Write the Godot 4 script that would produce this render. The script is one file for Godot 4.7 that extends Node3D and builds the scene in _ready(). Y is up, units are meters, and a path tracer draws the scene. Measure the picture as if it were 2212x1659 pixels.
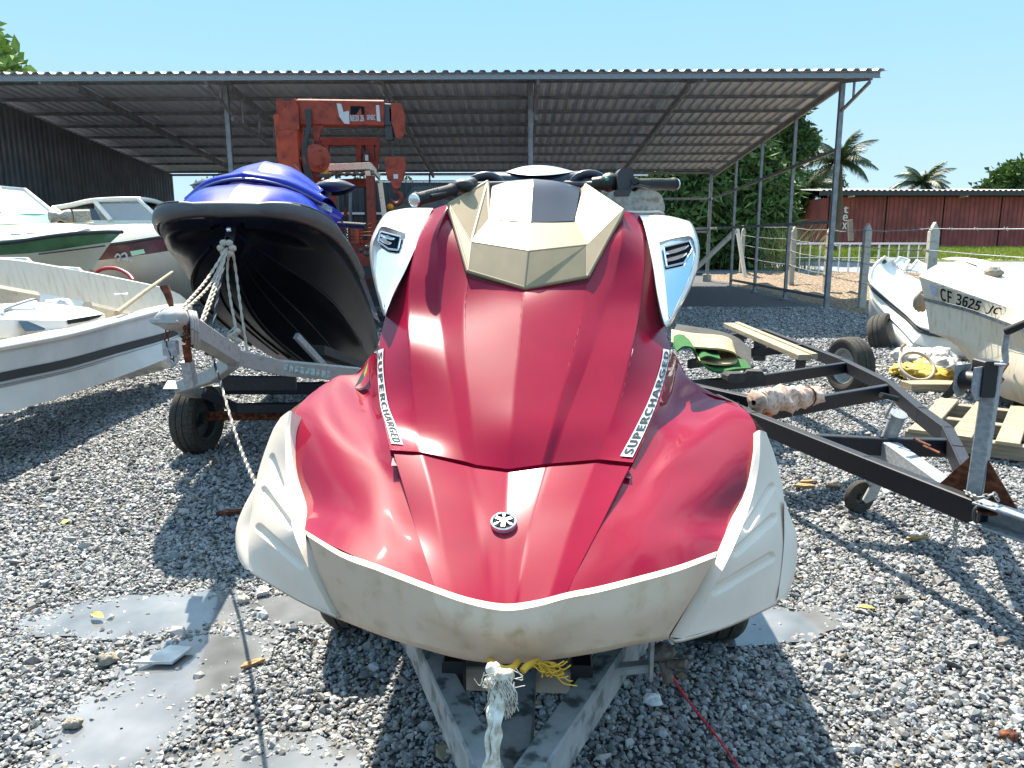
extends Node3D
# A boat yard: a red jet ski on its trailer, a blue one, old boats, trailers, a crane under an open shed.
# y is up, metres; the camera stands at the origin, 1.4 m above the gravel, and looks along -z.

const EYE := Vector3(0, 1.4, 0)
const PITCH := 11.0
const FOC := 1664.0          # focal length in the units of a 2212 x 1659 picture
var used := {}
var rng := RandomNumberGenerator.new()
var M := {}

# ---------------------------------------------------------------- survey: sight lines to points
func sight(px: float, py: float) -> Vector3:
	var u := (px - 1106.0) / FOC
	var v := (829.5 - py) / FOC
	var t := deg_to_rad(PITCH)
	return Vector3(u, -sin(t) + v * cos(t), -(cos(t) + v * sin(t)))

func at_depth(px: float, py: float, d: float) -> Vector3:
	var r := sight(px, py)
	return EYE + r * (d / -r.z)

func at_height(px: float, py: float, h := 0.0) -> Vector3:
	var r := sight(px, py)
	return EYE + r * ((h - EYE.y) / r.y)

# ---------------------------------------------------------------- geometry collector
class G:
	var v := PackedVector3Array()
	var n := PackedVector3Array()
	var uv := PackedVector2Array()
	var idx := PackedInt32Array()
	func vert(p: Vector3, nn: Vector3, t := Vector2.ZERO) -> int:
		v.append(p); n.append(nn); uv.append(t)
		return v.size() - 1
	func tri(a: int, b: int, c: int) -> void:
		var f := (v[b] - v[a]).cross(v[c] - v[a])
		if f.dot(n[a] + n[b] + n[c]) > 0.0:
			idx.append(a); idx.append(c); idx.append(b)
		else:
			idx.append(a); idx.append(b); idx.append(c)
	func poly(p: Array, away: Vector3, uvs := []) -> void:      # flat convex polygon facing away from a point inside
		var nn := Vector3.ZERO
		for i in p.size():
			nn += (p[i] - p[0]).cross(p[(i + 1) % p.size()] - p[0])
		nn = nn.normalized()
		var mid := Vector3.ZERO
		for q in p: mid += q
		mid /= p.size()
		if nn.dot(mid - away) < 0.0: nn = -nn
		var k := []
		for i in p.size(): k.append(vert(p[i], nn, uvs[i] if uvs.size() else Vector2.ZERO))
		for i in range(1, p.size() - 1): tri(k[0], k[i], k[i + 1])
	func prism(prof: PackedVector2Array, a: Vector3, b: Vector3, up := Vector3.UP, capped := true) -> void:
		var f := (b - a).normalized()
		if absf(f.dot(up)) > 0.98: up = Vector3.RIGHT if absf(f.x) < 0.9 else Vector3.UP
		var r := f.cross(up).normalized()
		var w := r.cross(f)
		var mid := (a + b) / 2
		var c0 := []; var c1 := []
		for q in prof:
			c0.append(a + r * q.x + w * q.y); c1.append(b + r * q.x + w * q.y)
		var cen := Vector2.ZERO
		for q in prof: cen += q
		cen /= prof.size()
		var inside := mid + r * cen.x + w * cen.y
		for i in prof.size():
			var j := (i + 1) % prof.size()
			var l := (b - a).length()
			poly([c0[i], c0[j], c1[j], c1[i]], inside, [Vector2(0, i), Vector2(0, i + 1), Vector2(l, i + 1), Vector2(l, i)])
		if capped:
			poly(c0, inside); poly(c1, inside)
	func bar(a: Vector3, b: Vector3, w: float, h: float, up := Vector3.UP, ch := 0.004) -> void:
		ch = minf(ch, minf(w, h) * 0.3)
		var x := w / 2; var y := h / 2
		prism(PackedVector2Array([Vector2(-x + ch, -y), Vector2(x - ch, -y), Vector2(x, -y + ch), Vector2(x, y - ch), Vector2(x - ch, y), Vector2(-x + ch, y), Vector2(-x, y - ch), Vector2(-x, -y + ch)]), a, b, up)
	func channel(a: Vector3, b: Vector3, w: float, h: float, t: float, open_side: float, up := Vector3.UP) -> void:   # a C section: web and two flanges
		var f := (b - a).normalized()
		var r := f.cross(up).normalized()
		var o := r * (open_side * -(w - t) / 2)
		bar(a + o, b + o, t, h, up, 0.002)
		for s in [-1, 1]:
			var k: Vector3 = r.cross(f) * (s * (h - t) / 2) + r * (open_side * t / 2)
			bar(a + k, b + k, w - t, t, up, 0.001)
	func box(c: Vector3, size: Vector3, bs := Basis.IDENTITY, ch := 0.004) -> void:
		bar(c - bs.z * size.z / 2, c + bs.z * size.z / 2, size.x, size.y, bs.y, ch)
	func tube(p: Array, rad, sides := 8, caps := true, squash := 1.0) -> void:
		var m := p.size()
		if m < 2: return
		var up := Vector3.UP
		var f0: Vector3 = (p[1] - p[0]).normalized()
		if absf(f0.dot(up)) > 0.95: up = Vector3.RIGHT
		var base := v.size()
		var l := 0.0
		for i in m:
			var f: Vector3 = (p[mini(i + 1, m - 1)] - p[maxi(i - 1, 0)]).normalized()
			var r := f.cross(up)
			if r.length() < 0.01: r = f.cross(Vector3(0.3, 0.5, 0.8))
			r = r.normalized()
			var w := r.cross(f).normalized()
			up = w
			if i > 0: l += (p[i] - p[i - 1]).length()
			var ra: float = rad[i] if rad is Array else rad
			for k in sides + 1:
				var a := TAU * k / sides
				var d := r * cos(a) + w * (sin(a) * squash)
				vert(p[i] + d * ra, (r * cos(a) * squash + w * sin(a)).normalized(), Vector2(l, float(k) / sides))
		for i in m - 1:
			for k in sides:
				var a := base + i * (sides + 1) + k
				tri(a, a + 1, a + sides + 2); tri(a, a + sides + 2, a + sides + 1)
		if caps:
			for e in [0, m - 1]:
				var ring := []
				for k in sides: ring.append(v[base + e * (sides + 1) + k])
				var inner: Vector3 = p[1] if e == 0 else p[m - 2]
				poly(ring, inner)
	func lathe(prof: Array, xf: Transform3D, sides := 24) -> void:   # profile of (radius, height) round the y axis
		for s in prof.size() - 1:
			var a: Vector2 = prof[s]; var b: Vector2 = prof[s + 1]
			var d := b - a
			if d.length() < 1e-6: continue
			var nn := Vector2(d.y, -d.x).normalized()
			var k0 := nn; var k1 := nn
			if s > 0:
				var e: Vector2 = prof[s] - prof[s - 1]
				var ne := Vector2(e.y, -e.x).normalized()
				if ne.dot(nn) > 0.75: k0 = (ne + nn).normalized()
			if s < prof.size() - 2:
				var e: Vector2 = prof[s + 2] - prof[s + 1]
				var ne := Vector2(e.y, -e.x).normalized()
				if ne.dot(nn) > 0.75: k1 = (ne + nn).normalized()
			var base := v.size()
			for k in sides + 1:
				var t := TAU * k / sides
				var o := Vector3(cos(t), 0, sin(t))
				vert(xf * (o * a.x + Vector3.UP * a.y), (xf.basis * (o * k0.x + Vector3.UP * k0.y)).normalized(), Vector2(float(k) / sides * 4, a.y))
				vert(xf * (o * b.x + Vector3.UP * b.y), (xf.basis * (o * k1.x + Vector3.UP * k1.y)).normalized(), Vector2(float(k) / sides * 4, b.y))
			for k in sides:
				var q := base + k * 2
				tri(q, q + 1, q + 3); tri(q, q + 3, q + 2)
	func grid(rows: Array, inside: Vector3) -> void:   # smooth sheet through rows of points, facing away from a point inside
		var nr := rows.size(); var nc: int = rows[0].size()
		var base := v.size()
		var flip := 1.0
		var ri := nr / 2; var ci := nc / 2
		var nm: Vector3 = (rows[ri][mini(ci + 1, nc - 1)] - rows[ri][maxi(ci - 1, 0)]).cross(rows[mini(ri + 1, nr - 1)][ci] - rows[maxi(ri - 1, 0)][ci])
		if nm.dot(rows[ri][ci] - inside) < 0.0: flip = -1.0
		for i in nr:
			for j in nc:
				var du: Vector3 = rows[i][mini(j + 1, nc - 1)] - rows[i][maxi(j - 1, 0)]
				var dv: Vector3 = rows[mini(i + 1, nr - 1)][j] - rows[maxi(i - 1, 0)][j]
				var nn := du.cross(dv) * flip
				if nn.length() < 1e-10:
					var i2 := clampi(i, 1, nr - 2); var j2 := clampi(j, 1, nc - 2)
					if nr > 2 and nc > 2: nn = (rows[i2][j2 + 1] - rows[i2][j2 - 1]).cross(rows[i2 + 1][j2] - rows[i2 - 1][j2]) * flip
				vert(rows[i][j], nn.normalized() if nn.length() > 1e-12 else Vector3.UP, Vector2(float(j) / (nc - 1), float(i) / (nr - 1)))
		for i in nr - 1:
			for j in nc - 1:
				var a := base + i * nc + j
				tri(a, a + 1, a + nc + 1); tri(a, a + nc + 1, a + nc)
	static func cr(a: Vector3, b: Vector3, c: Vector3, d: Vector3, t: float) -> Vector3:
		return 0.5 * ((2.0 * b) + (c - a) * t + (2.0 * a - 5.0 * b + 4.0 * c - d) * t * t + (3.0 * b - a - 3.0 * c + d) * t * t * t)
	static func spline(p: Array, sub: int) -> Array:
		var o := []
		var m := p.size()
		if m == 2 and sub <= 1: return [p[0], p[1]]
		for i in m - 1:
			var a: Vector3 = p[i - 1] if i > 0 else p[0] * 2.0 - p[1]
			var d: Vector3 = p[i + 2] if i < m - 2 else p[m - 1] * 2.0 - p[m - 2]
			for k in sub:
				o.append(cr(a, p[i], p[i + 1], d, float(k) / sub))
		o.append(p[m - 1])
		return o
	func loft(rows: Array, sub_r: int, sub_c: int, creases: Array, inside: Vector3) -> void:   # splined sheet, with sharp columns at the creases
		var nc: int = rows[0].size()
		var cuts := [0]
		for c in creases: cuts.append(c)
		cuts.append(nc - 1)
		for s in cuts.size() - 1:
			var fine := []
			for r in rows:
				fine.append(spline(r.slice(cuts[s], cuts[s + 1] + 1), sub_c))
			var cols := []
			for j in fine[0].size():
				var col := []
				for i in fine.size(): col.append(fine[i][j])
				cols.append(spline(col, sub_r))
			var out := []
			for i in cols[0].size():
				var r := []
				for j in cols.size(): r.append(cols[j][i])
				out.append(r)
			grid(out, inside)
	func facets(rows: Array, inside: Vector3) -> void:      # the same as flat quads
		for i in rows.size() - 1:
			for j in rows[0].size() - 1:
				poly([rows[i][j], rows[i][j + 1], rows[i + 1][j + 1]], inside); poly([rows[i][j], rows[i + 1][j + 1], rows[i + 1][j]], inside)
	func plate(p: PackedVector2Array, xf: Transform3D, thick: float) -> void:   # extruded outline in the xy plane of xf, centred on its z
		var ids := Geometry2D.triangulate_polygon(p)
		for s in [-1, 1]:
			var k := []
			for q in p: k.append(vert(xf * Vector3(q.x, q.y, s * thick / 2), (xf.basis.z * s).normalized(), q))
			for t in range(0, ids.size(), 3): tri(k[ids[t]], k[ids[t + 1]], k[ids[t + 2]])
		var ccw := not Geometry2D.is_polygon_clockwise(p)
		for i in p.size():
			var a := p[i]; var b := p[(i + 1) % p.size()]
			var d := b - a
			var nn := xf.basis * (Vector3(d.y, -d.x, 0) * (1.0 if ccw else -1.0))
			if nn.length() < 1e-9: continue
			nn = nn.normalized()
			var e := [vert(xf * Vector3(a.x, a.y, thick / 2), nn), vert(xf * Vector3(b.x, b.y, thick / 2), nn), vert(xf * Vector3(b.x, b.y, -thick / 2), nn), vert(xf * Vector3(a.x, a.y, -thick / 2), nn)]
			tri(e[0], e[1], e[2]); tri(e[0], e[2], e[3])
	func blob(c: Vector3, rad: Vector3, seed_: int, rough := 0.2, freq := 1.0, nu := 14, nv := 9, bs := Basis.IDENTITY) -> void:
		var nz := FastNoiseLite.new(); nz.seed = seed_; nz.frequency = freq
		var rows := []
		for i in nv + 1:
			var r := []
			var th := PI * i / nv
			for j in nu + 1:
				var ph := TAU * (j % nu) / nu
				var d := Vector3(sin(th) * cos(ph), cos(th), sin(th) * sin(ph))
				r.append(c + bs * (d * rad * (1.0 + rough * nz.get_noise_3dv(d))))
			rows.append(r)
		grid(rows, c)
	func mapped(mesh: Mesh, f: Callable) -> void:      # a mesh with every vertex moved by f, flat normals
		var fc := mesh.get_faces()
		for t in range(0, fc.size(), 3):
			var a: Vector3 = f.call(fc[t]); var b: Vector3 = f.call(fc[t + 1]); var c: Vector3 = f.call(fc[t + 2])
			var nn := (c - a).cross(b - a)
			if nn.length() < 1e-12: continue
			nn = nn.normalized()
			var k := [vert(a, nn), vert(b, nn), vert(c, nn)]
			idx.append(k[0]); idx.append(k[1]); idx.append(k[2])
	func mesh() -> ArrayMesh:
		var a := []
		a.resize(Mesh.ARRAY_MAX)
		a[Mesh.ARRAY_VERTEX] = v; a[Mesh.ARRAY_NORMAL] = n; a[Mesh.ARRAY_TEX_UV] = uv; a[Mesh.ARRAY_INDEX] = idx
		var am := ArrayMesh.new()
		am.add_surface_from_arrays(Mesh.PRIMITIVE_TRIANGLES, a)
		return am

# ---------------------------------------------------------------- things and parts
func numbered(called: String) -> String:
	if not used.has(called):
		used[called] = 0
		return called
	used[called] += 1
	return "%s_%03d" % [called, used[called]]

func thing(called: String, label: String, category: String, pos := Vector3.ZERO, turn := 0.0, group := "") -> Node3D:
	var o := Node3D.new()
	o.name = numbered(called)
	add_child(o)
	o.position = pos; o.rotation.y = turn
	tag(o, label, category, group)
	return o

func tag(o: Node, label: String, category: String, group := "") -> void:
	o.set_meta("label", label); o.set_meta("category", category)
	if group != "": o.set_meta("group", group)

func part(called: String, g, m: Material, parent: Node, label := "") -> MeshInstance3D:
	var o := MeshInstance3D.new()
	o.mesh = g.mesh() if g is G else g
	o.material_override = m
	var nm := called
	if parent == self:
		nm = numbered(called)
	else:
		var k := 0
		while parent.has_node(nm):
			k += 1
			nm = "%s_%03d" % [called, k]
	o.name = nm
	parent.add_child(o)
	if label != "": o.set_meta("label", label)
	return o

func single(called: String, g, m: Material, label: String, category: String, group := "") -> MeshInstance3D:
	var o := part(called, g, m, self)
	tag(o, label, category, group)
	return o

func copy(o: Node3D, label := "") -> Node3D:
	var c: Node3D = o.duplicate()
	c.name = numbered(String(o.name).rstrip("0123456789").rstrip("_"))
	add_child(c)
	if label != "": c.set_meta("label", label)
	return c

func structure(called: String, g, m: Material) -> MeshInstance3D:
	var o := part(called, g, m, self)
	o.set_meta("kind", "structure")
	return o

# ---------------------------------------------------------------- materials
func noise(s: int, freq: float, oct := 4, kind := FastNoiseLite.TYPE_SIMPLEX_SMOOTH) -> FastNoiseLite:
	var z := FastNoiseLite.new()
	z.seed = s; z.frequency = freq; z.fractal_octaves = oct; z.noise_type = kind
	return z

func ramp_tex(z: FastNoiseLite, size: int, stops: Array, stretch := Vector2i(1, 1)) -> ImageTexture:   # stops: [offset, Color] pairs
	var im := z.get_seamless_image(size, size)
	im.convert(Image.FORMAT_L8)
	var g := Gradient.new()
	var of := PackedFloat32Array(); var co := PackedColorArray()
	for s in stops:
		of.append(s[0]); co.append(s[1])
	g.offsets = of; g.colors = co
	var lut := PackedByteArray()
	for i in 256:
		var c := g.sample(i / 255.0)
		lut.append(int(c.r * 255)); lut.append(int(c.g * 255)); lut.append(int(c.b * 255))
	var src := im.get_data()
	var out := PackedByteArray()
	out.resize(size * size * 3)
	for i in size * size:
		var k := src[i] * 3
		out[i * 3] = lut[k]; out[i * 3 + 1] = lut[k + 1]; out[i * 3 + 2] = lut[k + 2]
	return ImageTexture.create_from_image(Image.create_from_data(size, size, false, Image.FORMAT_RGB8, out))

func grey_tex(z: FastNoiseLite, size: int, lo: float, hi: float) -> ImageTexture:
	return ramp_tex(z, size, [[0.0, Color(lo, lo, lo)], [1.0, Color(hi, hi, hi)]])

func mat(c: Color, rough := 0.6, metal := 0.0, tex: Texture2D = null, scale := 1.0, bump: Texture2D = null, bump_cm := 0.1) -> StandardMaterial3D:   # c is linear
	var m := StandardMaterial3D.new()
	m.albedo_color = c.linear_to_srgb()
	m.roughness = rough; m.metallic = metal
	m.cull_mode = BaseMaterial3D.CULL_DISABLED
	if tex or bump:
		m.uv1_triplanar = true
		m.uv1_scale = Vector3.ONE * scale
	if tex: m.albedo_texture = tex
	if bump:
		m.heightmap_enabled = true; m.heightmap_texture = bump; m.heightmap_scale = bump_cm
	return m

func rough_map(m: StandardMaterial3D, t: Texture2D) -> StandardMaterial3D:
	m.roughness_texture = t
	m.roughness_texture_channel = BaseMaterial3D.TEXTURE_CHANNEL_GREEN
	return m

func coat(m: StandardMaterial3D, amount := 1.0, rough := 0.03) -> StandardMaterial3D:
	m.clearcoat_enabled = true; m.clearcoat = amount; m.clearcoat_roughness = rough
	return m

func lettering(text: String, bold := true, serif := false) -> TextMesh:
	var t := TextMesh.new()
	var f := SystemFont.new()
	f.font_names = PackedStringArray(["Droid Serif" if serif else "Droid Sans"])
	f.font_weight = 700 if bold else 400
	t.font = f; t.text = text; t.font_size = 64; t.pixel_size = 0.01; t.depth = 0.001; t.curve_step = 4
	return t

func text_on(g: G, text: String, o: Vector3, along: Vector3, up: Vector3, skew := 0.0, bold := true, fill := 1.0) -> void:   # lettering stretched over the parallelogram o, o+along, o+up
	var t := lettering(text, bold)
	var b := t.get_aabb()
	var nn := along.cross(up).normalized()
	g.mapped(t, func(p: Vector3) -> Vector3:
		var s := (p.x - b.position.x) / b.size.x
		var q := (p.y - b.position.y) / b.size.y
		return o + along * (s + skew * q) + up * (q * fill) + nn * (0.002 + p.z))

# ================================================================ the scene
func _ready() -> void:
	rng.seed = 7
	var cam := Camera3D.new()
	cam.name = "camera"
	cam.position = EYE
	cam.rotation_degrees = Vector3(-PITCH, 0, 0)
	cam.fov = rad_to_deg(2.0 * atan(829.5 / FOC))
	cam.near = 0.05; cam.far = 600.0
	add_child(cam)
	var env := Environment.new()
	env.background_mode = Environment.BG_SKY
	var sky_m := ProceduralSkyMaterial.new()
	sky_m.sky_top_color = Color(0.345, 0.535, 0.67)
	sky_m.sky_horizon_color = Color(0.545, 0.62, 0.66)
	sky_m.sky_curve = 0.15
	sky_m.sky_energy_multiplier = 1.0
	sky_m.ground_bottom_color = Color(0.35, 0.35, 0.36)
	sky_m.ground_horizon_color = Color(0.6, 0.64, 0.68)
	sky_m.sun_angle_max = 28.0
	sky_m.sun_curve = 0.4
	sky_m.sky_cover = cloud_cover()
	sky_m.sky_cover_modulate = Color(1, 1, 1, 1)
	env.sky = Sky.new()
	env.sky.sky_material = sky_m
	env.ambient_light_source = Environment.AMBIENT_SOURCE_SKY
	env.tonemap_mode = Environment.TONE_MAPPER_LINEAR
	env.tonemap_exposure = 2.9
	env.sdfgi_enabled = true; env.ssao_enabled = true; env.ssil_enabled = true
	var we := WorldEnvironment.new()
	we.name = "world"
	we.environment = env
	add_child(we)
	var sun := DirectionalLight3D.new()
	sun.name = "sun"
	sun.light_energy = 1.6
	sun.light_color = Color(1.0, 0.965, 0.90)
	sun.light_angular_distance = 0.5
	sun.shadow_enabled = true
	add_child(sun)
	sun.look_at_from_position(Vector3.ZERO, Vector3(0.24, -1.0, 0.72), Vector3.UP)

	make_materials()
	setting()
	shed()
	fence()
	far_things()
	red_ski()
	red_trailer()
	blue_ski()
	left_boats()
	right_boats()
	right_trailer()
	crane()
	small_things()

func cloud_cover() -> ImageTexture:      # thin broken cloud high up, the air clear towards the horizon
	var w := 512; var h := 256
	var im := Image.create(w, h, false, Image.FORMAT_RGBA8)
	var z := noise(41, 1.0, 5)
	for j in h:
		var el := PI / 2 - PI * (j + 0.5) / h
		for i in w:
			var az := TAU * (i + 0.5) / w
			var d := Vector3(cos(el) * cos(az), sin(el), cos(el) * sin(az))
			var a := 0.0
			if el > 0.0:
				var q := d / (0.25 + d.y)
				a = smoothstep(-0.2, 0.42, z.get_noise_3d(q.x * 1.6, 3.0, q.z * 1.6)) * smoothstep(0.32, 0.65, d.y) * 0.5
			im.set_pixel(i, j, Color(0.97, 0.95, 0.93, a))
	return ImageTexture.create_from_image(im)

func make_materials() -> void:
	var fine := noise(3, 0.03, 5)
	var soft := noise(5, 0.008, 4)
	var T_mottle := grey_tex(soft, 256, 0.72, 1.0)
	var T_fine := grey_tex(fine, 256, 0.7, 1.0)
	var T_bump := grey_tex(noise(9, 0.06, 3), 256, 0.0, 1.0)
	var T_rough := grey_tex(noise(12, 0.012, 5), 256, 0.35, 1.0)
	var T_dirt := ramp_tex(noise(21, 0.012, 6), 512, [[0.0, Color(0.55, 0.49, 0.40)], [0.34, Color(0.80, 0.77, 0.70)], [0.52, Color(0.95, 0.94, 0.91)], [1.0, Color(1, 1, 0.99)]])
	var T_rust := ramp_tex(noise(23, 0.015, 6), 256, [[0.0, Color(0.30, 0.17, 0.10)], [0.35, Color(0.45, 0.22, 0.12)], [0.6, Color(0.62, 0.36, 0.20)], [1.0, Color(0.75, 0.55, 0.38)]])
	var T_galv := ramp_tex(noise(27, 0.03, 4, FastNoiseLite.TYPE_CELLULAR), 256, [[0.0, Color(0.62, 0.64, 0.66)], [0.5, Color(0.8, 0.81, 0.82)], [1.0, Color(0.95, 0.96, 0.96)]])
	var T_wood := wood_tex()
	var T_orange := ramp_tex(noise(29, 0.014, 6), 256, [[0.0, Color(0.36, 0.16, 0.11)], [0.25, Color(0.56, 0.22, 0.14)], [0.45, Color(0.66, 0.27, 0.16)], [1.0, Color(0.72, 0.33, 0.20)]])
	var T_black := ramp_tex(noise(31, 0.02, 6), 256, [[0.0, Color(0.42, 0.28, 0.20)], [0.17, Color(0.24, 0.20, 0.18)], [0.26, Color(0.09, 0.12, 0.19)], [0.72, Color(0.12, 0.15, 0.22)], [1.0, Color(0.42, 0.43, 0.46)]])
	M.T_mottle = T_mottle; M.T_fine = T_fine; M.T_bump = T_bump; M.T_dirt = T_dirt
	var w1 := Color(1, 1, 1)
	# the red machine
	var T_faint := grey_tex(noise(14, 0.01, 5), 256, 0.91, 1.0)
	var T_worn := ramp_tex(noise(21, 0.014, 6), 512, [[0.0, Color(0.80, 0.75, 0.67)], [0.22, Color(0.92, 0.90, 0.86)], [0.40, Color(0.98, 0.97, 0.96)], [1.0, Color(1, 1, 0.99)]])
	M.red = coat(mat(Color(0.25, 0.0028, 0.026), 0.25, 0.0, T_faint, 3.0), 0.12, 0.05)
	M.red.metallic_specular = 0.26
	M.red_gloss = coat(mat(Color(0.235, 0.0026, 0.022), 0.45, 0.0, T_faint, 2.0), 0.6, 0.02)
	M.red_gloss.metallic_specular = 0.12
	M.red_dark = mat(Color(0.07, 0.003, 0.010), 0.45)
	M.guard = mat(Color(0.80, 0.67, 0.55), 0.55, 0.0, T_faint, 1.8, T_bump, 0.02)
	M.bumper = mat(Color(0.64, 0.475, 0.345), 0.6, 0.0, T_worn, 2.2, T_bump, 0.02)
	M.beige = mat(Color(0.295, 0.218, 0.115), 0.5, 0.0, T_faint, 6.0)
	M.cowl = coat(mat(Color(0.82, 0.81, 0.76), 0.35), 0.8, 0.05)
	M.chrome = mat(Color(0.85, 0.87, 0.9), 0.06, 1.0)
	M.slate = mat(Color(0.030, 0.036, 0.055), 0.33, 0.0, T_faint, 4.0)
	M.slate_light = mat(Color(0.30, 0.32, 0.35), 0.3, 0.2)
	M.black_plastic = mat(Color(0.012, 0.012, 0.013), 0.5, 0.0, null, 8.0, T_bump, 0.03)
	M.rubber = mat(Color(0.016, 0.016, 0.017), 0.75, 0.0, T_mottle, 6.0, T_bump, 0.05)
	M.tyre = mat(Color(0.05, 0.046, 0.042), 0.9, 0.0, T_dirt, 7.0, T_bump, 0.05)
	M.hull = coat(mat(Color(0.003, 0.004, 0.007), 0.28), 0.05, 0.08)
	M.hull.metallic_specular = 0.10
	M.seat = mat(Color(0.03, 0.03, 0.035), 0.6)
	M.emblem_dark = mat(Color(0.010, 0.011, 0.014), 0.65)
	M.emblem_dark.metallic_specular = 0.2
	M.silver = mat(Color(0.75, 0.76, 0.78), 0.22, 0.9)
	M.decal_white = mat(Color(0.52, 0.52, 0.51), 0.75)
	M.decal_grey = mat(Color(0.05, 0.062, 0.062), 0.75)
	M.decal_grey.metallic_specular = 0.2
	M.decal_yellow = mat(Color(0.75, 0.6, 0.03), 0.4)
	# metals
	M.galv = rough_map(mat(Color(0.50, 0.52, 0.53), 0.75, 0.35, T_galv, 6.0), T_rough)
	M.galv_old = mat(Color(0.36, 0.37, 0.36), 0.75, 0.15, T_worn, 3.0, T_bump, 0.03)
	M.galv_muddy = mat(Color(0.40, 0.41, 0.41), 0.8, 0.1, ramp_tex(noise(33, 0.02, 6), 256, [[0.0, Color(0.36, 0.37, 0.38)], [0.22, Color(0.55, 0.56, 0.56)], [0.36, Color(0.86, 0.87, 0.86)], [1.0, Color(1, 1, 1)]]), 2.6, T_bump, 0.05)
	M.sheet = mat(Color(0.82, 0.86, 0.90), 0.4, 0.15, T_faint, 0.8)
	M.steel_post = mat(Color(0.36, 0.37, 0.38), 0.5, 0.5, T_mottle, 2.0)
	M.steel_beam = mat(Color(0.42, 0.43, 0.44), 0.5, 0.2, T_mottle, 2.0)
	M.dark_wall = mat(Color(0.22, 0.225, 0.23), 0.5, 0.1, T_mottle, 0.7)
	M.black_steel = mat(Color(0.22, 0.24, 0.28), 0.5, 0.0, T_black, 3.5)
	M.rust = mat(Color(0.42, 0.38, 0.36), 0.9, 0.0, T_rust, 7.0, T_bump, 0.06)
	M.rust_dark = mat(Color(0.16, 0.13, 0.12), 0.8, 0.0, T_dirt, 9.0, T_bump, 0.06)
	M.orange = mat(Color(0.72, 0.55, 0.45), 0.55, 0.0, T_orange, 1.6)
	M.orange_bright = mat(Color(0.95, 0.70, 0.50), 0.55, 0.0, T_orange, 1.0)
	M.timber_white = mat(Color(0.80, 0.74, 0.62), 0.8, 0.0, T_worn, 3.0)
	M.dark_fence = mat(Color(0.075, 0.08, 0.086), 0.5, 0.1, T_mottle, 0.7)
	M.orange_dull = mat(Color(0.42, 0.30, 0.27), 0.6, 0.0, T_orange, 2.5)
	M.dark_steel = mat(Color(0.05, 0.052, 0.056), 0.5, 0.3)
	M.cable = mat(Color(0.03, 0.03, 0.03), 0.6)
	# boats
	M.gel = coat(mat(Color(0.78, 0.75, 0.68), 0.4, 0.0, T_faint, 1.1), 0.5, 0.08)
	M.gel_cream = coat(mat(Color(0.74, 0.70, 0.54), 0.4, 0.0, T_faint, 1.1), 0.5, 0.08)
	M.gel_dirty = mat(Color(0.66, 0.60, 0.48), 0.6, 0.0, T_worn, 1.0)
	M.gel_dirty.uv1_scale = Vector3(3.2, 0.45, 3.2)
	M.gel_inside = mat(Color(0.64, 0.60, 0.51), 0.6, 0.0, T_worn, 1.0)
	M.gel_inside.uv1_scale = Vector3(2.2, 0.4, 2.2)
	M.vinyl = mat(Color(0.47, 0.42, 0.33), 0.6, 0.0, T_worn, 3.0)
	M.green_stripe = coat(mat(Color(0.045, 0.17, 0.06), 0.35, 0.0, T_mottle, 2.0), 0.5, 0.1)
	M.green_pale = mat(Color(0.42, 0.66, 0.47), 0.4)
	M.maroon = coat(mat(Color(0.13, 0.018, 0.03), 0.35, 0.0, T_mottle, 2.0), 0.5, 0.1)
	M.stripe_grey = mat(Color(0.035, 0.04, 0.045), 0.5)
	M.stripe_mid = mat(Color(0.30, 0.29, 0.27), 0.5)
	M.stripe_blue = mat(Color(0.22, 0.26, 0.31), 0.5, 0.0, T_dirt, 3.0)
	var glass := mat(Color(0.55, 0.62, 0.66), 0.04)
	glass.transparency = BaseMaterial3D.TRANSPARENCY_ALPHA
	glass.albedo_color.a = 0.35
	M.glass = glass
	M.smoked = coat(mat(Color(0.015, 0.017, 0.02), 0.1), 1.0, 0.02)
	M.blue = coat(mat(Color(0.006, 0.017, 0.33), 0.4, 0.0), 0.5, 0.03)
	M.blue.metallic_specular = 0.2
	M.blue_dark = coat(mat(Color(0.006, 0.009, 0.12), 0.35, 0.2), 1.0, 0.04)
	M.grey_rubber = mat(Color(0.085, 0.086, 0.088), 0.55, 0.0, T_mottle, 3.0, T_bump, 0.02)
	# odds and ends
	M.wood = mat(w1 * 0.75, 0.85, 0.0, T_wood, 1.3, T_bump, 0.05)
	M.wood_pale = mat(Color(0.95, 0.93, 0.88), 0.85, 0.0, T_wood, 1.6, T_bump, 0.05)
	M.rope = mat(Color(0.60, 0.55, 0.45), 0.9, 0.0, T_fine, 30.0, T_bump, 0.1)
	M.rope_white = mat(Color(0.74, 0.71, 0.66), 0.9, 0.0, T_dirt, 8.0, T_bump, 0.1)
	M.rope_yellow = mat(Color(0.62, 0.36, 0.03), 0.85)
	M.red_cord = mat(Color(0.48, 0.02, 0.03), 0.6)
	M.red_hose = mat(Color(0.45, 0.03, 0.04), 0.5)
	M.pink_tarp = mat(Color(0.72, 0.50, 0.42), 0.75, 0.0, T_dirt, 4.0)
	M.carpet_green = mat(Color(0.03, 0.17, 0.035), 0.95, 0.0, T_fine, 40.0, T_bump, 0.2)
	M.carpet_back = mat(Color(0.62, 0.44, 0.22), 0.85, 0.0, T_mottle, 6.0)
	M.mat_dark = mat(Color(0.05, 0.048, 0.045), 0.9, 0.0, T_mottle, 8.0, T_bump, 0.1)
	M.bag_white = mat(Color(0.78, 0.77, 0.74), 0.7, 0.0, T_mottle, 5.0)
	M.bag_yellow = mat(Color(0.80, 0.52, 0.08), 0.7, 0.0, T_mottle, 5.0)
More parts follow.
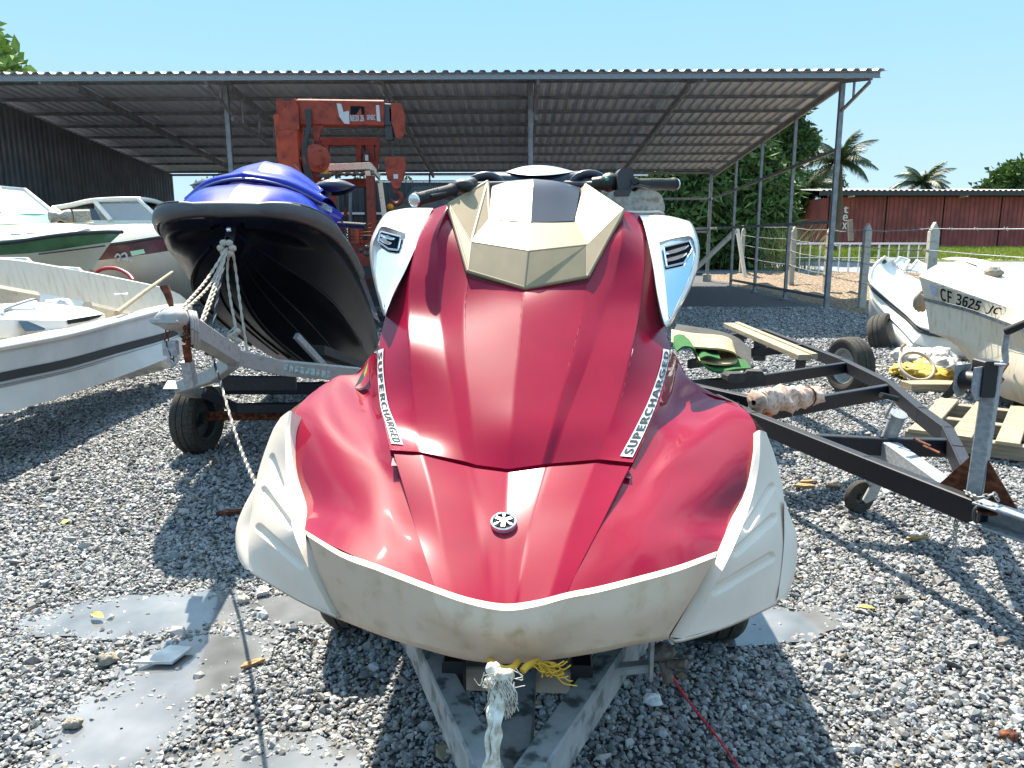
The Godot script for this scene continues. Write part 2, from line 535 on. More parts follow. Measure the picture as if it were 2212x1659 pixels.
	M.stone = mat(Color(0.34, 0.30, 0.24), 0.9, 0.0, T_fine, 8.0, T_bump, 0.3)
	M.concrete = mat(Color(0.44, 0.42, 0.37), 0.9, 0.0, T_worn, 1.6, T_bump, 0.05)
	M.white_paint = mat(Color(0.74, 0.75, 0.76), 0.5)
	M.brass_amber = mat(Color(0.75, 0.28, 0.01), 0.3)
	M.tin = mat(Color(0.45, 0.42, 0.36), 0.55, 0.1, T_dirt, 6.0)
	M.bark = mat(Color(0.16, 0.12, 0.085), 0.95, 0.0, T_fine, 2.0, T_bump, 0.5)
	M.red_wall = mat(Color(0.42, 0.095, 0.08), 0.6, 0.0, T_mottle, 0.35)
	M.red_patch = mat(Color(0.42, 0.05, 0.045), 0.6)
	M.roof_dark = mat(Color(0.10, 0.105, 0.11), 0.5, 0.3)

func wood_tex() -> ImageTexture:
	var s := 256
	var im := Image.create(s, s, false, Image.FORMAT_RGB8)
	var z := noise(61, 1.0, 4)
	for j in s:
		for i in s:
			var a := TAU * i / s; var b := TAU * j / s
			var g := z.get_noise_3d(cos(a) * 0.5, sin(a) * 0.5 + cos(b) * 6.0, sin(b) * 6.0)
			var k := 0.55 + 0.45 * g
			im.set_pixel(i, j, Color(0.42, 0.36, 0.29).lerp(Color(0.74, 0.69, 0.60), clampf(k, 0, 1)))
	return ImageTexture.create_from_image(im)

# ---------------------------------------------------------------- ground, gravel, water
func rise(x: float, d: float) -> float:      # height of the land at depth d
	return 0.5 * smoothstep(22.0, 44.0, d)

const PUDDLES := [[-1.36, 2.66, 0.42, 0.17, 0.1], [-1.02, 2.32, 0.19, 0.24, -0.5], [-1.12, 1.98, 0.17, 0.2, 0.2], [0.88, 2.58, 0.33, 0.13, 0.15], [-0.62, 1.66, 0.30, 0.22, 0.0], [-0.72, 2.72, 0.24, 0.13, 0.1]]

func wet(x: float, d: float) -> float:       # above 1 inside a puddle
	var best := 0.0
	for p in PUDDLES:
		var dx: float = x - p[0]; var dd: float = d - p[1]
		var c := cos(p[4]); var s := sin(p[4])
		var q := Vector2((dx * c + dd * s) / p[2], (-dx * s + dd * c) / p[3])
		best = maxf(best, 1.0 / maxf(q.length(), 0.05))
	return best

func setting() -> void:
	var z := noise(71, 0.35, 4)
	# the ground, one sheet out to the horizon
	var g := G.new()
	var rows := []
	var depths := [-40.0, -8.0, -2.0, 0.0, 1.0, 2.0, 3.0, 4.0, 5.0, 6.0, 8.0, 10.0, 12.0, 14.0, 17.0, 20.0, 23.0, 26.0, 29.0, 32.0, 36.0, 40.0, 44.0, 60.0, 120.0, 400.0]
	for d in depths:
		var r := []
		for i in 41:
			var t := (i - 20) / 20.0
			var x := signf(t) * pow(absf(t), 2.2) * 400.0
			r.append(Vector3(x, rise(x, d), -d))
		rows.append(r)
	g.grid(rows, Vector3(0, -50, -20))
	var T_grit := ramp_tex(noise(73, 0.055, 2, FastNoiseLite.TYPE_CELLULAR), 512, [[0.0, Color(0.30, 0.31, 0.33)], [0.45, Color(0.46, 0.47, 0.49)], [0.75, Color(0.62, 0.63, 0.64)], [1.0, Color(0.80, 0.80, 0.79)]])
	var T_grit_h := grey_tex(noise(73, 0.055, 2, FastNoiseLite.TYPE_CELLULAR), 512, 0.0, 1.0)
	var gm := mat(Color(0.30, 0.30, 0.30), 0.85, 0.0, T_grit, 1.4, T_grit_h, 1.2)
	gm.uv1_world_triplanar = true
	structure("ground", g, gm)
	# bare earth beside the shed, with low spoil heaps
	g = G.new()
	rows = []
	var hump := noise(77, 0.5, 4)
	for i in 46:
		var r := []
		var d := 11.5 + i * 0.34
		for j in 44:
			var x := 6.15 + 0.35 * z.get_noise_2d(d * 2.0, 5.0) + j * 0.33
			var e := minf(minf(j / 5.0, (43 - j) / 6.0), minf(i / 5.0, (45 - i) / 6.0))
			var hh := 0.02 + clampf(e, 0, 1) * (0.05 + 0.16 * clampf(0.4 + hump.get_noise_2d(x * 1.3, d * 1.3) * 1.6, 0, 2) + 0.05 * hump.get_noise_2d(x * 6.0, d * 6.0))
			if e <= 0.0: hh = -0.03
			r.append(Vector3(x, rise(x, d) + hh, -d))
		rows.append(r)
	g.grid(rows, Vector3(12, -50, -20))
	var T_earth := ramp_tex(noise(79, 0.03, 6), 512, [[0.0, Color(0.28, 0.20, 0.14)], [0.35, Color(0.50, 0.40, 0.30)], [0.55, Color(0.64, 0.55, 0.44)], [1.0, Color(0.84, 0.80, 0.72)]])
	var em := mat(Color(0.56, 0.555, 0.56), 0.95, 0.0, T_earth, 0.8, M.T_bump, 2.0)
	em.uv1_world_triplanar = true
	structure("dirt_ground", g, em)
	# the road across the back, a verge beyond it
	g = G.new()
	rows = []
	for d in [26.6, 27.5, 29.5, 31.5, 33.0]:
		var r := []
		for i in 30: r.append(Vector3(-10.0 + i * 3.0, rise(0, d) + 0.03, -d))
		rows.append(r)
	g.grid(rows, Vector3(20, -50, -30))
	structure("road", g, mat(Color(0.26, 0.27, 0.28), 0.9, 0.0, M.T_fine, 0.7))
	g = G.new()
	rows = []
	for d in [32.9, 34.0, 36.0, 39.0, 42.0, 45.0]:
		var r := []
		for i in 30: r.append(Vector3(-10.0 + i * 3.0, rise(0, d) + 0.06 + 0.05 * z.get_noise_2d(i * 3.0, d), -d))
		rows.append(r)
	g.grid(rows, Vector3(20, -50, -30))
	structure("verge", g, mat(Color(0.22, 0.26, 0.06), 0.95, 0.0, M.T_fine, 0.9))
	# grass on the verge
	var tuft := G.new()
	for k in 9:
		var a := rng.randf() * TAU
		var o := Vector3(cos(a), 0, sin(a)) * rng.randf() * 0.12
		var lean := Vector3(cos(a * 3.1), 0, sin(a * 3.1)) * 0.10
		var h := rng.randf_range(0.14, 0.3)
		var s := Vector3(-sin(a), 0, cos(a)) * 0.012
		tuft.poly([o - s, o + s, o + lean * 0.4 + Vector3.UP * h * 0.7, o + lean + Vector3.UP * h], o - Vector3(0, 0, 1))
	var mm := MultiMesh.new()
	mm.transform_format = MultiMesh.TRANSFORM_3D; mm.use_colors = true
	mm.mesh = tuft.mesh()
	mm.instance_count = 9000
	for i in mm.instance_count:
		var p := Vector3(rng.randf_range(6, 34), 0, -rng.randf_range(33.2, 43.5))
		p.y = rise(p.x, -p.z) + 0.05
		mm.set_instance_transform(i, Transform3D(Basis(Vector3.UP, rng.randf() * TAU).scaled(Vector3.ONE * rng.randf_range(0.5, 1.0)), p))
		var c := rng.randf()
		mm.set_instance_color(i, Color(0.20 + c * 0.16, 0.26 + c * 0.10, 0.04 + c * 0.03))
	var gr := MultiMeshInstance3D.new()
	gr.multimesh = mm
	var grm := mat(Color(1, 1, 1), 0.9)
	grm.vertex_color_use_as_albedo = true
	grm.backlight_enabled = true; grm.backlight = Color(0.4, 0.45, 0.1)
	gr.material_override = grm
	gr.name = "grass"
	add_child(gr)
	tag(gr, "bright green grass along the far side of the road", "grass")
	gr.set_meta("kind", "stuff")
	puddles(z)
	gravel(z)

func puddles(z: FastNoiseLite) -> void:
	var wm := mat(Color(0.20, 0.205, 0.21), 0.06, 0.0, M.T_mottle, 1.5)
	wm.metallic_specular = 0.8
	for p in PUDDLES:
		var g := G.new()
		var rows := []
		var h: float = 0.0075 + 0.0004 * PUDDLES.find(p)
		for k in [0.02, 0.35, 0.7, 1.0]:
			var r := []
			for i in 49:
				var a := TAU * (i % 48) / 48.0
				var w: float = k * (1.12 + 0.5 * z.get_noise_3d(cos(a) * 3.0, sin(a) * 3.0, p[0] * 9.0))
				var q := Vector2(cos(a) * p[2] * w, sin(a) * p[3] * w).rotated(p[4])
				r.append(Vector3(p[0] + q.x, h, -(p[1] + q.y)))
			rows.append(r)
		g.grid(rows, Vector3(p[0], -9, -p[1]))
		structure("water", g, wm)

func stone_mesh(s: int) -> ArrayMesh:
	var r := RandomNumberGenerator.new()
	r.seed = s
	var ph := (1.0 + sqrt(5.0)) / 2.0
	var vs := [Vector3(-1, ph, 0), Vector3(1, ph, 0), Vector3(-1, -ph, 0), Vector3(1, -ph, 0), Vector3(0, -1, ph), Vector3(0, 1, ph), Vector3(0, -1, -ph), Vector3(0, 1, -ph), Vector3(ph, 0, -1), Vector3(ph, 0, 1), Vector3(-ph, 0, -1), Vector3(-ph, 0, 1)]
	var fs := [[0, 11, 5], [0, 5, 1], [0, 1, 7], [0, 7, 10], [0, 10, 11], [1, 5, 9], [5, 11, 4], [11, 10, 2], [10, 7, 6], [7, 1, 8], [3, 9, 4], [3, 4, 2], [3, 2, 6], [3, 6, 8], [3, 8, 9], [4, 9, 5], [2, 4, 11], [6, 2, 10], [8, 6, 7], [9, 8, 1]]
	for i in 12: vs[i] = vs[i].normalized() * r.randf_range(0.72, 1.15)
	# a few flat breaks
	for k in 4:
		var d := Vector3(r.randfn(), r.randfn(), r.randfn()).normalized()
		var m := r.randf_range(0.35, 0.65)
		for i in 12:
			var e: float = vs[i].dot(d) - m
			if e > 0: vs[i] -= d * e
	var g := G.new()
	for f in fs: g.poly([vs[f[0]], vs[f[1]], vs[f[2]]], Vector3.ZERO)
	return g.mesh()

func gravel(z: FastNoiseLite) -> void:
	var root := thing("gravel", "loose grey crushed stone covering the yard", "gravel")
	root.set_meta("kind", "stuff")
	var sm := mat(Color(1, 1, 1), 0.62, 0.0, M.T_fine, 12.0)
	sm.vertex_color_use_as_albedo = true
	var kinds := 6
	var shore := noise(91, 4.0, 4)
	var where := []
	var tint := []
	for k in kinds:
		where.append([]); tint.append([])
	var bands := [[1.55, 3.4, 9000.0, 0.0055, 0.0165], [3.4, 7.0, 4200.0, 0.0075, 0.019], [7.0, 15.0, 950.0, 0.013, 0.028]]
	for b in bands:
		var area: float = 0.72 * (b[1] * b[1] - b[0] * b[0]) + 2.0 * (b[1] - b[0])
		var count := int(area * b[2])
		for i in count:
			var d: float = sqrt(lerpf(b[0] * b[0], b[1] * b[1], rng.randf()))
			var x := rng.randf_range(-1, 1) * (0.72 * d + 1.0)
			var w := wet(x, d)
			if w > 0.6: w += 0.35 * shore.get_noise_2d(x, d) + 0.12 * shore.get_noise_2d(x * 5.0, d * 5.0)
			if w > 1.5 and rng.randf() > 0.35: continue
			var sink := 0.019 * smoothstep(0.85, 1.6, w) * (rng.randf_range(0.5, 1.1) if rng.randf() > 0.10 else 0.15)
			if x > 6.2 and d > 11.5: continue
			var s: float = lerpf(b[3], b[4], pow(rng.randf(), 2.2))
			if rng.randf() < 0.025: s *= rng.randf_range(1.4, 2.2)
			var flat := rng.randf_range(0.3, 0.62)
			var bs := Basis(Vector3.UP, rng.randf() * TAU) * Basis(Vector3(rng.randfn(), 0.01, rng.randfn()).normalized(), rng.randf_range(0, 1.05))
			bs = bs.scaled_local(Vector3(s * rng.randf_range(0.8, 1.45), s * flat * 1.35, s))
			var k := i % kinds
			where[k].append(Transform3D(bs, Vector3(x, rise(x, d) + s * flat * 0.35 + rng.randf() * 0.007 - sink, -d)))
			var c := clampf(rng.randfn(0.29, 0.10), 0.06, 0.60)
			var warm := rng.randfn(0.0, 0.012)
			if rng.randf() < 0.02: warm += 0.06
			tint[k].append(Color(c * 1.0 + warm, c, c * 0.99 - warm))
	for k in kinds:
		var mm := MultiMesh.new()
		mm.transform_format = MultiMesh.TRANSFORM_3D; mm.use_colors = true
		mm.mesh = stone_mesh(100 + k)
		mm.instance_count = where[k].size()
		for i in where[k].size():
			mm.set_instance_transform(i, where[k][i])
			mm.set_instance_color(i, tint[k][i])
		var o := MultiMeshInstance3D.new()
		o.multimesh = mm
		o.material_override = sm
		o.name = "stones" if k == 0 else "stones_%03d" % k
		root.add_child(o)
		o.set_meta("kind", "stuff")

# ---------------------------------------------------------------- the open shed
func roof_y(d: float) -> float:
	return 4.02 + (d - 13.4) * 0.14 if d < 14.6 else 4.188 - (d - 14.6) * 0.105

func corrugated(g: G, o: Vector3, along: Vector3, across: Vector3, out: Vector3, pitch: float, depth: float, steps: Array, thick := 0.0) -> void:   # trapezoid ribs that run along `across`
	var l := along.length()
	var u := along / l
	var prof := []
	var n := int(l / pitch)
	for i in n + 1:
		for q in [[0.0, 0.0], [0.34, 0.0], [0.5, 1.0], [0.84, 1.0]]:
			var x: float = (i + q[0]) * pitch
			if x <= l: prof.append([x, q[1] * depth])
	for i in prof.size() - 1:
		var a: Array = prof[i]; var b: Array = prof[i + 1]
		for s in steps.size() - 1:
			var p0: Vector3 = o + across * steps[s]; var p1: Vector3 = o + across * steps[s + 1]
			var q := [p0 + u * a[0] + out * a[1], p0 + u * b[0] + out * b[1], p1 + u * b[0] + out * b[1], p1 + u * a[0] + out * a[1]]
			g.poly(q, p0 - out * 10.0)

func shed() -> void:
	var t := thing("open_shed", "long open shed of bare steel posts under a corrugated metal roof", "shed", Vector3(0, 0, -14.6))
	var off := Vector3(0, 0, 14.6)
	var g: G
	# roof sheets, one every 2.75 m
	var xs := [-13.4, -10.65, -7.9, -5.15, -2.4, 0.35, 3.1, 6.12]
	for i in xs.size() - 1:
		g = G.new()
		var x0: float = xs[i]; var w: float = xs[i + 1] - xs[i] + 0.06
		var lift := 0.004 * (i % 2)
		corrugated(g, Vector3(x0, roof_y(13.3) + lift + 0.01, -13.3) + off, Vector3(w, 0, 0), Vector3(0, roof_y(14.6) - roof_y(13.3), -1.3), Vector3.UP, 0.2, 0.035, [0.0, 1.0])
		corrugated(g, Vector3(x0, roof_y(14.6) + lift + 0.01, -14.6) + off, Vector3(w, 0, 0), Vector3(0, roof_y(23.6) - roof_y(14.6), -9.0), Vector3.UP, 0.2, 0.035, [0.0, 0.34, 0.67, 1.0])
		part("roof_sheet", g, M.sheet, t)
	# purlins across
	for d in [13.36, 14.05, 14.75, 15.8, 16.85, 17.9, 18.95, 20.0, 21.05, 22.1, 23.3]:
		g = G.new()
		var hh := 0.10 if d < 13.5 else 0.06
		g.channel(Vector3(-13.4, roof_y(d) - hh / 2, -d) + off, Vector3(6.06, roof_y(d) - hh / 2, -d) + off, 0.055, hh, 0.006, 1.0)
		part("purlin", g, M.galv if d < 13.5 else M.steel_beam, t)
	# trusses and plain rafters
	for k in 7:
		var x: float = 5.95 - 2.75 * k
		g = G.new()
		var y0 := roof_y(14.6) - 0.15; var y1 := roof_y(23.4) - 0.15
		g.bar(Vector3(x, y0, -14.6) + off, Vector3(x, y1, -23.4) + off, 0.06, 0.12)
		if k == 2 or k == 4:
			g.bar(Vector3(x, y0 - 0.55, -14.6) + off, Vector3(x, y1 - 0.12, -21.0) + off, 0.05, 0.08)
			for j in 6:
				var d := 15.2 + j * 0.95
				g.bar(Vector3(x, roof_y(d) - 0.2, -d) + off, Vector3(x, lerpf(y0 - 0.55, y1 - 0.12, (d - 14.6) / 6.4), -d) + off, 0.035, 0.035)
		part("rafter", g, M.steel_beam, t)
		# the bracket that carries the eave
		g = G.new()
		g.bar(Vector3(x, roof_y(14.6) - 0.10, -14.6) + off, Vector3(x, roof_y(13.45) - 0.10, -13.45) + off, 0.05, 0.07)
		if k % 2 == 0:
			g.bar(Vector3(x, roof_y(14.6) - 0.62, -14.6) + off, Vector3(x, roof_y(13.5) - 0.16, -13.5) + off, 0.045, 0.05)
			g.bar(Vector3(x, roof_y(14.1) - 0.1, -14.1) + off, Vector3(x, roof_y(14.1) - 0.42, -14.1) + off, 0.035, 0.035)
		part("eave_bracket", g, M.steel_beam, t)
	# posts
	for q in [[5.95, 14.6, 0.085], [0.35, 14.6, 0.085], [-5.13, 14.6, 0.085], [-10.6, 14.6, 0.085], [5.95, 16.85, 0.065], [5.95, 19.0, 0.065], [5.95, 21.1, 0.065], [5.85, 23.3, 0.085], [0.35, 23.3, 0.07], [-5.13, 23.3, 0.07], [-10.0, 23.3, 0.07], [3.1, 23.3, 0.05], [-2.4, 23.3, 0.05]]:
		g = G.new()
		g.bar(Vector3(q[0], -0.02, -q[1]) + off, Vector3(q[0], roof_y(q[1]) - 0.12, -q[1]) + off, q[2], q[2], Vector3.FORWARD)
		g.box(Vector3(q[0], 0.01, -q[1]) + off, Vector3(q[2] * 2.2, 0.02, q[2] * 2.2))
		part("post", g, M.steel_post, t)
	g = G.new()
	g.lathe([Vector2(0, 0.22), Vector2(0.13, 0.22), Vector2(0.14, 0.0)], Transform3D(Basis.IDENTITY, Vector3(5.85, 0, -23.3) + off), 14)
	part("footing", g, M.concrete, t)
	# rails along the side and the back
	for q in [[5.95, 2.92, 14.6, 5.86, 2.40, 23.3], [5.95, 1.62, 14.6, 5.86, 1.56, 23.3], [5.95, 0.22, 14.6, 5.95, 0.18, 21.1], [5.85, 2.42, 23.3, 2.0, 2.42, 23.3], [5.85, 1.56, 23.3, 3.0, 1.56, 23.3], [5.85, 1.47, 23.3, 4.9, 1.47, 23.3], [5.85, 3.16, 23.3, -13.0, 3.16, 23.3]]:
		g = G.new()
		g.bar(Vector3(q[0], q[1], -q[2]) + off, Vector3(q[3], q[4], -q[5]) + off, 0.05, 0.06)
		part("rail", g, M.steel_post, t)
	t.rotation.z = 0.004
	t.position.y = -0.02
	# corrugated side wall, left of the boats
	var wl := thing("corrugated_wall", "dark grey corrugated metal wall closing the left side of the shed", "wall", Vector3(-9.98, 0, -23.4))
	var hi := [[0.0, 2.6], [2.6, 5.2], [5.2, 7.9], [7.9, 13.0]]
	for q in hi:
		g = G.new()
		var n := int((q[1] - q[0]) / 0.18) + 1
		for i in n:
			var a: float = q[0] + i * 0.18
			for s in [[0.0, 0.0, 0.06, 0.0], [0.06, 0.0, 0.085, 0.03], [0.085, 0.03, 0.155, 0.03], [0.155, 0.03, 0.18, 0.0]]:
				var z0: float = a + s[0]; var z1: float = a + s[2]
				var top0 := roof_y(23.4 - z0) - 0.14; var top1 := roof_y(23.4 - z1) - 0.14
				g.poly([Vector3(s[1], 0, z0), Vector3(s[3], 0, z1), Vector3(s[3], top1, z1), Vector3(s[1], top0, z0)], Vector3(-5, 1, z0))
		part("wall_panel", g, M.dark_wall, wl)
	g = G.new()
	for y in [0.9, 1.9, 2.9]: g.bar(Vector3(-0.05, y, 0), Vector3(-0.05, y, 12.9), 0.05, 0.08)
	part("wall_rail", g, M.steel_beam, wl)
	# low dark wall behind, with a pale capping
	var wb := thing("back_fence", "low dark corrugated sheet wall behind the shed with pale top rail", "fence", Vector3(-7.3, 0, -25.2))
	for k in 4:
		g = G.new()
		corrugated(g, Vector3(k * 2.75, 0, 0), Vector3(2.75, 0, 0), Vector3(0, 3.02, 0), Vector3(0, 0, 1), 0.18, 0.03, [0.0, 1.0])
		part("wall_panel", g, M.dark_fence, wb)
	g = G.new()
	g.bar(Vector3(-0.1, 3.26, 0.02), Vector3(11.6, 3.26, 0.02), 0.05, 0.10)
	part("top_rail", g, M.white_paint, wb)
	g = G.new()
	g.bar(Vector3(-0.1, 3.06, 0.05), Vector3(11.6, 3.06, 0.05), 0.03, 0.05)
	part("lower_rail", g, M.steel_post, wb)
	g = G.new()
	g.bar(Vector3(-0.1, 2.05, 0.05), Vector3(11.0, 2.05, 0.05), 0.03, 0.07)
	part("middle_rail", g, M.white_paint, wb)

# ---------------------------------------------------------------- fence at the right
func concrete_post(x: float, d: float, y0: float, h: float, w: float, label: String) -> void:
	var g := G.new()
	var prof := PackedVector2Array([Vector2(-w / 2, 0), Vector2(w / 2, 0), Vector2(w / 2, h - w * 1.1), Vector2(0, h), Vector2(-w / 2, h - w * 1.1)])
	g.plate(prof, Transform3D(Basis.IDENTITY, Vector3.ZERO), w * 0.85)
	var o := single("fence_post", g, M.concrete, label, "fence post", "concrete fence posts beside the road")
	o.position = Vector3(x, y0, -d)
	o.rotation = Vector3(rng.randf_range(-0.02, 0.02), rng.randf_range(-0.2, 0.2), rng.randf_range(-0.02, 0.02))

func fence() -> void:
	var ps := [[5.95, 11.05, 0.0, 1.57, 0.125, "concrete fence post standing behind the two white boats on the right"], [6.57, 14.5, 0.0, 1.60, 0.12, "concrete fence post just right of the shed's front corner post"], [7.12, 17.6, 0.02, 1.56, 0.115, "concrete fence post between the shed's corner post and the second steel post"], [7.34, 20.4, 0.1, 1.5, 0.115, "concrete fence post with a red twig at its top"], [7.36, 25.0, 0.2, 1.42, 0.11, "farthest pointed concrete fence post, beside a leaning white brace"], [5.6, 7.8, 0.0, 1.58, 0.125, ""]]
	for i in 5:
		var p: Array = ps[i]
		concrete_post(p[0], p[1], p[2], p[3], p[4], p[5])
	# braces
	var g := G.new()
	g.bar(at_depth(1611, 609, 23.6), at_depth(1593, 496, 24.9), 0.1, 0.1)
	single("fence_brace", g, M.concrete, "white concrete brace leaning on the farthest fence post", "brace")
	g = G.new()
	g.bar(at_depth(1500, 583, 20.5), at_depth(1589, 499, 21.5), 0.1, 0.1)
	single("leaning_post", g, M.concrete, "pale post leaning diagonally against the shed's side rails", "post")
	g = G.new()
	g.bar(at_depth(1838, 520, 30), at_depth(1836, 475, 30), 0.16, 0.16, Vector3.FORWARD)
	single("wooden_stake", g, M.wood, "weathered stake standing in front of the red building", "stake")
	# barbed wire: five strands over the whole run
	var heights := [[1.48, "topmost"], [1.18, "second"], [0.88, "third"], [0.52, "lowest"]]
	for hh in heights:
		g = G.new()
		var run := [Vector3(4.5, 1.4, 2.0), Vector3(5.6, 0, -7.8)]
		run = []
		var pts := [[5.95, 11.05, 0.0], [6.57, 14.5, 0.0], [7.12, 17.6, 0.02], [7.34, 20.4, 0.1], [7.36, 25.0, 0.2]]
		var ext := [[4.6, 3.2, 0.0]]
		ext.append_array(pts)
		for i in ext.size() - 1:
			var a := Vector3(ext[i][0] - 0.07, ext[i][2] + hh[0], -ext[i][1]); var b := Vector3(ext[i + 1][0] - 0.07, ext[i + 1][2] + hh[0], -ext[i + 1][1])
			for k in 10:
				var t := k / 10.0
				var p := a.lerp(b, t) - Vector3.UP * (0.12 * t * (1 - t) * rng.randf_range(0.7, 1.3))
				run.append(p)
				if i < 3:
					g.tube([p + Vector3(0, 0.022, 0.012), p, p + Vector3(0, -0.022, 0.02)], 0.004, 4)
					g.tube([p + Vector3(0.02, 0.012, -0.03), p + Vector3(0, 0.0, -0.02), p + Vector3(-0.02, 0.02, -0.02)], 0.004, 4)
		run.append(Vector3(7.29, 0.2 + hh[0], -25.0))
		g.tube(run, 0.0055, 5)
		single("barbed_wire", g, M.galv, "%s strand of barbed wire along the concrete posts" % hh[1], "wire", "strands of barbed wire")
	# pale metal railing beyond
	var t := thing("metal_railing", "pale metal railing of thin uprights across the road edge", "railing", Vector3(9.0, rise(0, 25.4), -25.4))
	g = G.new()
	g.bar(Vector3(0, 1.07, 0), Vector3(4.6, 1.07, 0), 0.05, 0.06)
	part("top_rail", g, M.white_paint, t)
	g = G.new()
	g.bar(Vector3(0, 0.62, 0), Vector3(4.6, 0.62, 0), 0.02, 0.025)
	part("middle_rail", g, M.white_paint, t)
	for i in 15:
		g = G.new()
		g.bar(Vector3(0.05 + i * 0.32, 0, 0), Vector3(0.05 + i * 0.32, 1.04, 0), 0.03 if i % 3 else 0.05, 0.03, Vector3.FORWARD)
		part("upright", g, M.white_paint, t)

# ---------------------------------------------------------------- beyond the road
func leaf_cluster(s: int, n: int, l: float, w: float, droop := 0.3) -> ArrayMesh:
	var r := RandomNumberGenerator.new()
	r.seed = s
	var g := G.new()
	for i in n:
		var d := Vector3(r.randfn(), r.randfn() * 0.7, r.randfn()).normalized()
		var side := d.cross(Vector3(r.randfn(), r.randfn(), r.randfn())).normalized() * w
		var o := d * l * 0.25 + Vector3(r.randfn(), r.randfn(), r.randfn()) * l * 0.45
		var m := o + d * l * 0.5
		var e := o + d * l - Vector3.UP * l * droop
		g.poly([o, m + side, e], o - d.cross(side)); g.poly([o, e, m - side], o - d.cross(side))
	return g.mesh()

func tree(called: String, label: String, cat: String, base: Vector3, trunk_h: float, lumps: Array, n: int, leaf: Vector2, lo: Color, hi: Color, s: int, trunk_r := 0.14, droop := 0.3) -> Node3D:
	var t := thing(called, label, cat, base)
	var g := G.new()
	var r := RandomNumberGenerator.new()
	r.seed = s
	var top := Vector3(r.randfn() * 0.15, trunk_h, r.randfn() * 0.15)
	g.tube(G.spline([Vector3(0, -0.1, 0), Vector3(r.randfn() * 0.1, trunk_h * 0.5, r.randfn() * 0.1), top], 5), [trunk_r * 1.3, trunk_r * 1.1, trunk_r, trunk_r, trunk_r * 0.95, trunk_r * 0.9, trunk_r * 0.85, trunk_r * 0.8, trunk_r * 0.75, trunk_r * 0.7, trunk_r * 0.6], 8)
	for q in lumps:
		var c: Vector3 = q[0]
		g.tube(G.spline([top - Vector3.UP * 0.3, (top + c) / 2 + Vector3(r.randfn(), r.randfn(), r.randfn()) * 0.15, c], 3), [trunk_r * 0.5, trunk_r * 0.45, trunk_r * 0.4, trunk_r * 0.32, trunk_r * 0.25, trunk_r * 0.2, trunk_r * 0.1], 6)
	part("trunk", g, M.bark, t)
	var m := mat(Color(1, 1, 1), 0.75)
	m.vertex_color_use_as_albedo = true
	m.backlight_enabled = true; m.backlight = Color(0.30, 0.34, 0.10)
	var mm := MultiMesh.new()
	mm.transform_format = MultiMesh.TRANSFORM_3D; mm.use_colors = true
	mm.mesh = leaf_cluster(s, 9, leaf.x, leaf.y, droop)
	mm.instance_count = n
	var total := 0.0
	for q in lumps: total += q[1].x * q[1].y * q[1].z
	for i in n:
		var pick := r.randf() * total
		var q: Array = lumps[0]
		for k in lumps:
			pick -= k[1].x * k[1].y * k[1].z
			q = k
			if pick <= 0: break
		var d := Vector3(r.randfn(), r.randfn(), r.randfn()).normalized()
		var p: Vector3 = q[0] + d * q[1] * pow(r.randf(), 0.4) * r.randf_range(0.75, 1.08)
		mm.set_instance_transform(i, Transform3D(Basis(Vector3(r.randfn(), r.randfn(), r.randfn()).normalized(), r.randf() * TAU).scaled(Vector3.ONE * r.randf_range(0.7, 1.3)), p))
		mm.set_instance_color(i, lo.lerp(hi, r.randf()))
	var o := MultiMeshInstance3D.new()
	o.multimesh = mm; o.material_override = m
	o.name = "crown"
	t.add_child(o)
	o.set_meta("kind", "stuff")
	return t

func frond_mesh(s: int, l: float) -> ArrayMesh:
	var r := RandomNumberGenerator.new()
	r.seed = s
	var g := G.new()
	var p := []
	for i in 9:
		var t := i / 8.0
		p.append(Vector3(l * (t - 0.12 * t * t), l * (0.42 * t - 0.62 * t * t), 0))
	g.tube(p, [0.045, 0.04, 0.035, 0.03, 0.026, 0.022, 0.018, 0.012, 0.006], 5)
	var fine := G.spline(p, 5)
	for i in range(4, fine.size() - 1):
		var t := float(i) / fine.size()
		var f: Vector3 = (fine[i + 1] - fine[i]).normalized()
		for sd in [-1, 1]:
			var d := (f * 0.75 + Vector3(0, -0.38 - r.randf() * 0.5, sd * (1.0 - 0.3 * t))).normalized()
			var ll := l * 0.26 * sin(PI * clampf(t * 0.85 + 0.12, 0, 1)) * r.randf_range(0.8, 1.1)
			var w := f * 0.035
			var o: Vector3 = fine[i]
			g.poly([o - w, o + w, o + d * ll - Vector3.UP * ll * 0.25], o + Vector3(0, -3, 0))
	return g.mesh()

func palm(label: String, base: Vector3, h: float, l: float, n: int, s: int, wind := 0.0) -> void:
	var t := thing("coconut_palm", label, "palm tree", base, 0.0, "coconut palms behind the red building")
	var r := RandomNumberGenerator.new()
	r.seed = s
	var g := G.new()
	var pts := G.spline([Vector3(0, -0.1, 0), Vector3(0.1, h * 0.5, 0.1), Vector3(0, h, 0)], 8)
	var rad := []
	for i in pts.size(): rad.append(0.17 - 0.06 * i / pts.size() + 0.008 * (i % 2))
	g.tube(pts, rad, 9)
	part("trunk", g, M.bark, t)
	var ms := [frond_mesh(s, l), frond_mesh(s + 1, l * 0.9), frond_mesh(s + 2, l * 1.1)]
	var fm := mat(Color(0.085, 0.12, 0.045), 0.55, 0.0, M.T_mottle, 1.0)
	fm.backlight_enabled = true; fm.backlight = Color(0.35, 0.38, 0.15)
	for i in n:
		var o := part("frond", ms[i % 3], fm, t)
		var a := TAU * i * 0.382 + r.randf() * 0.4
		var up := lerpf(1.05, -0.45, float(i) / n) + r.randf_range(-0.1, 0.1)
		o.position = Vector3(0, h, 0)
		o.basis = Basis(Vector3(0, 0, 1), wind) * Basis(Vector3.UP, a) * Basis(Vector3(0, 0, 1), up)

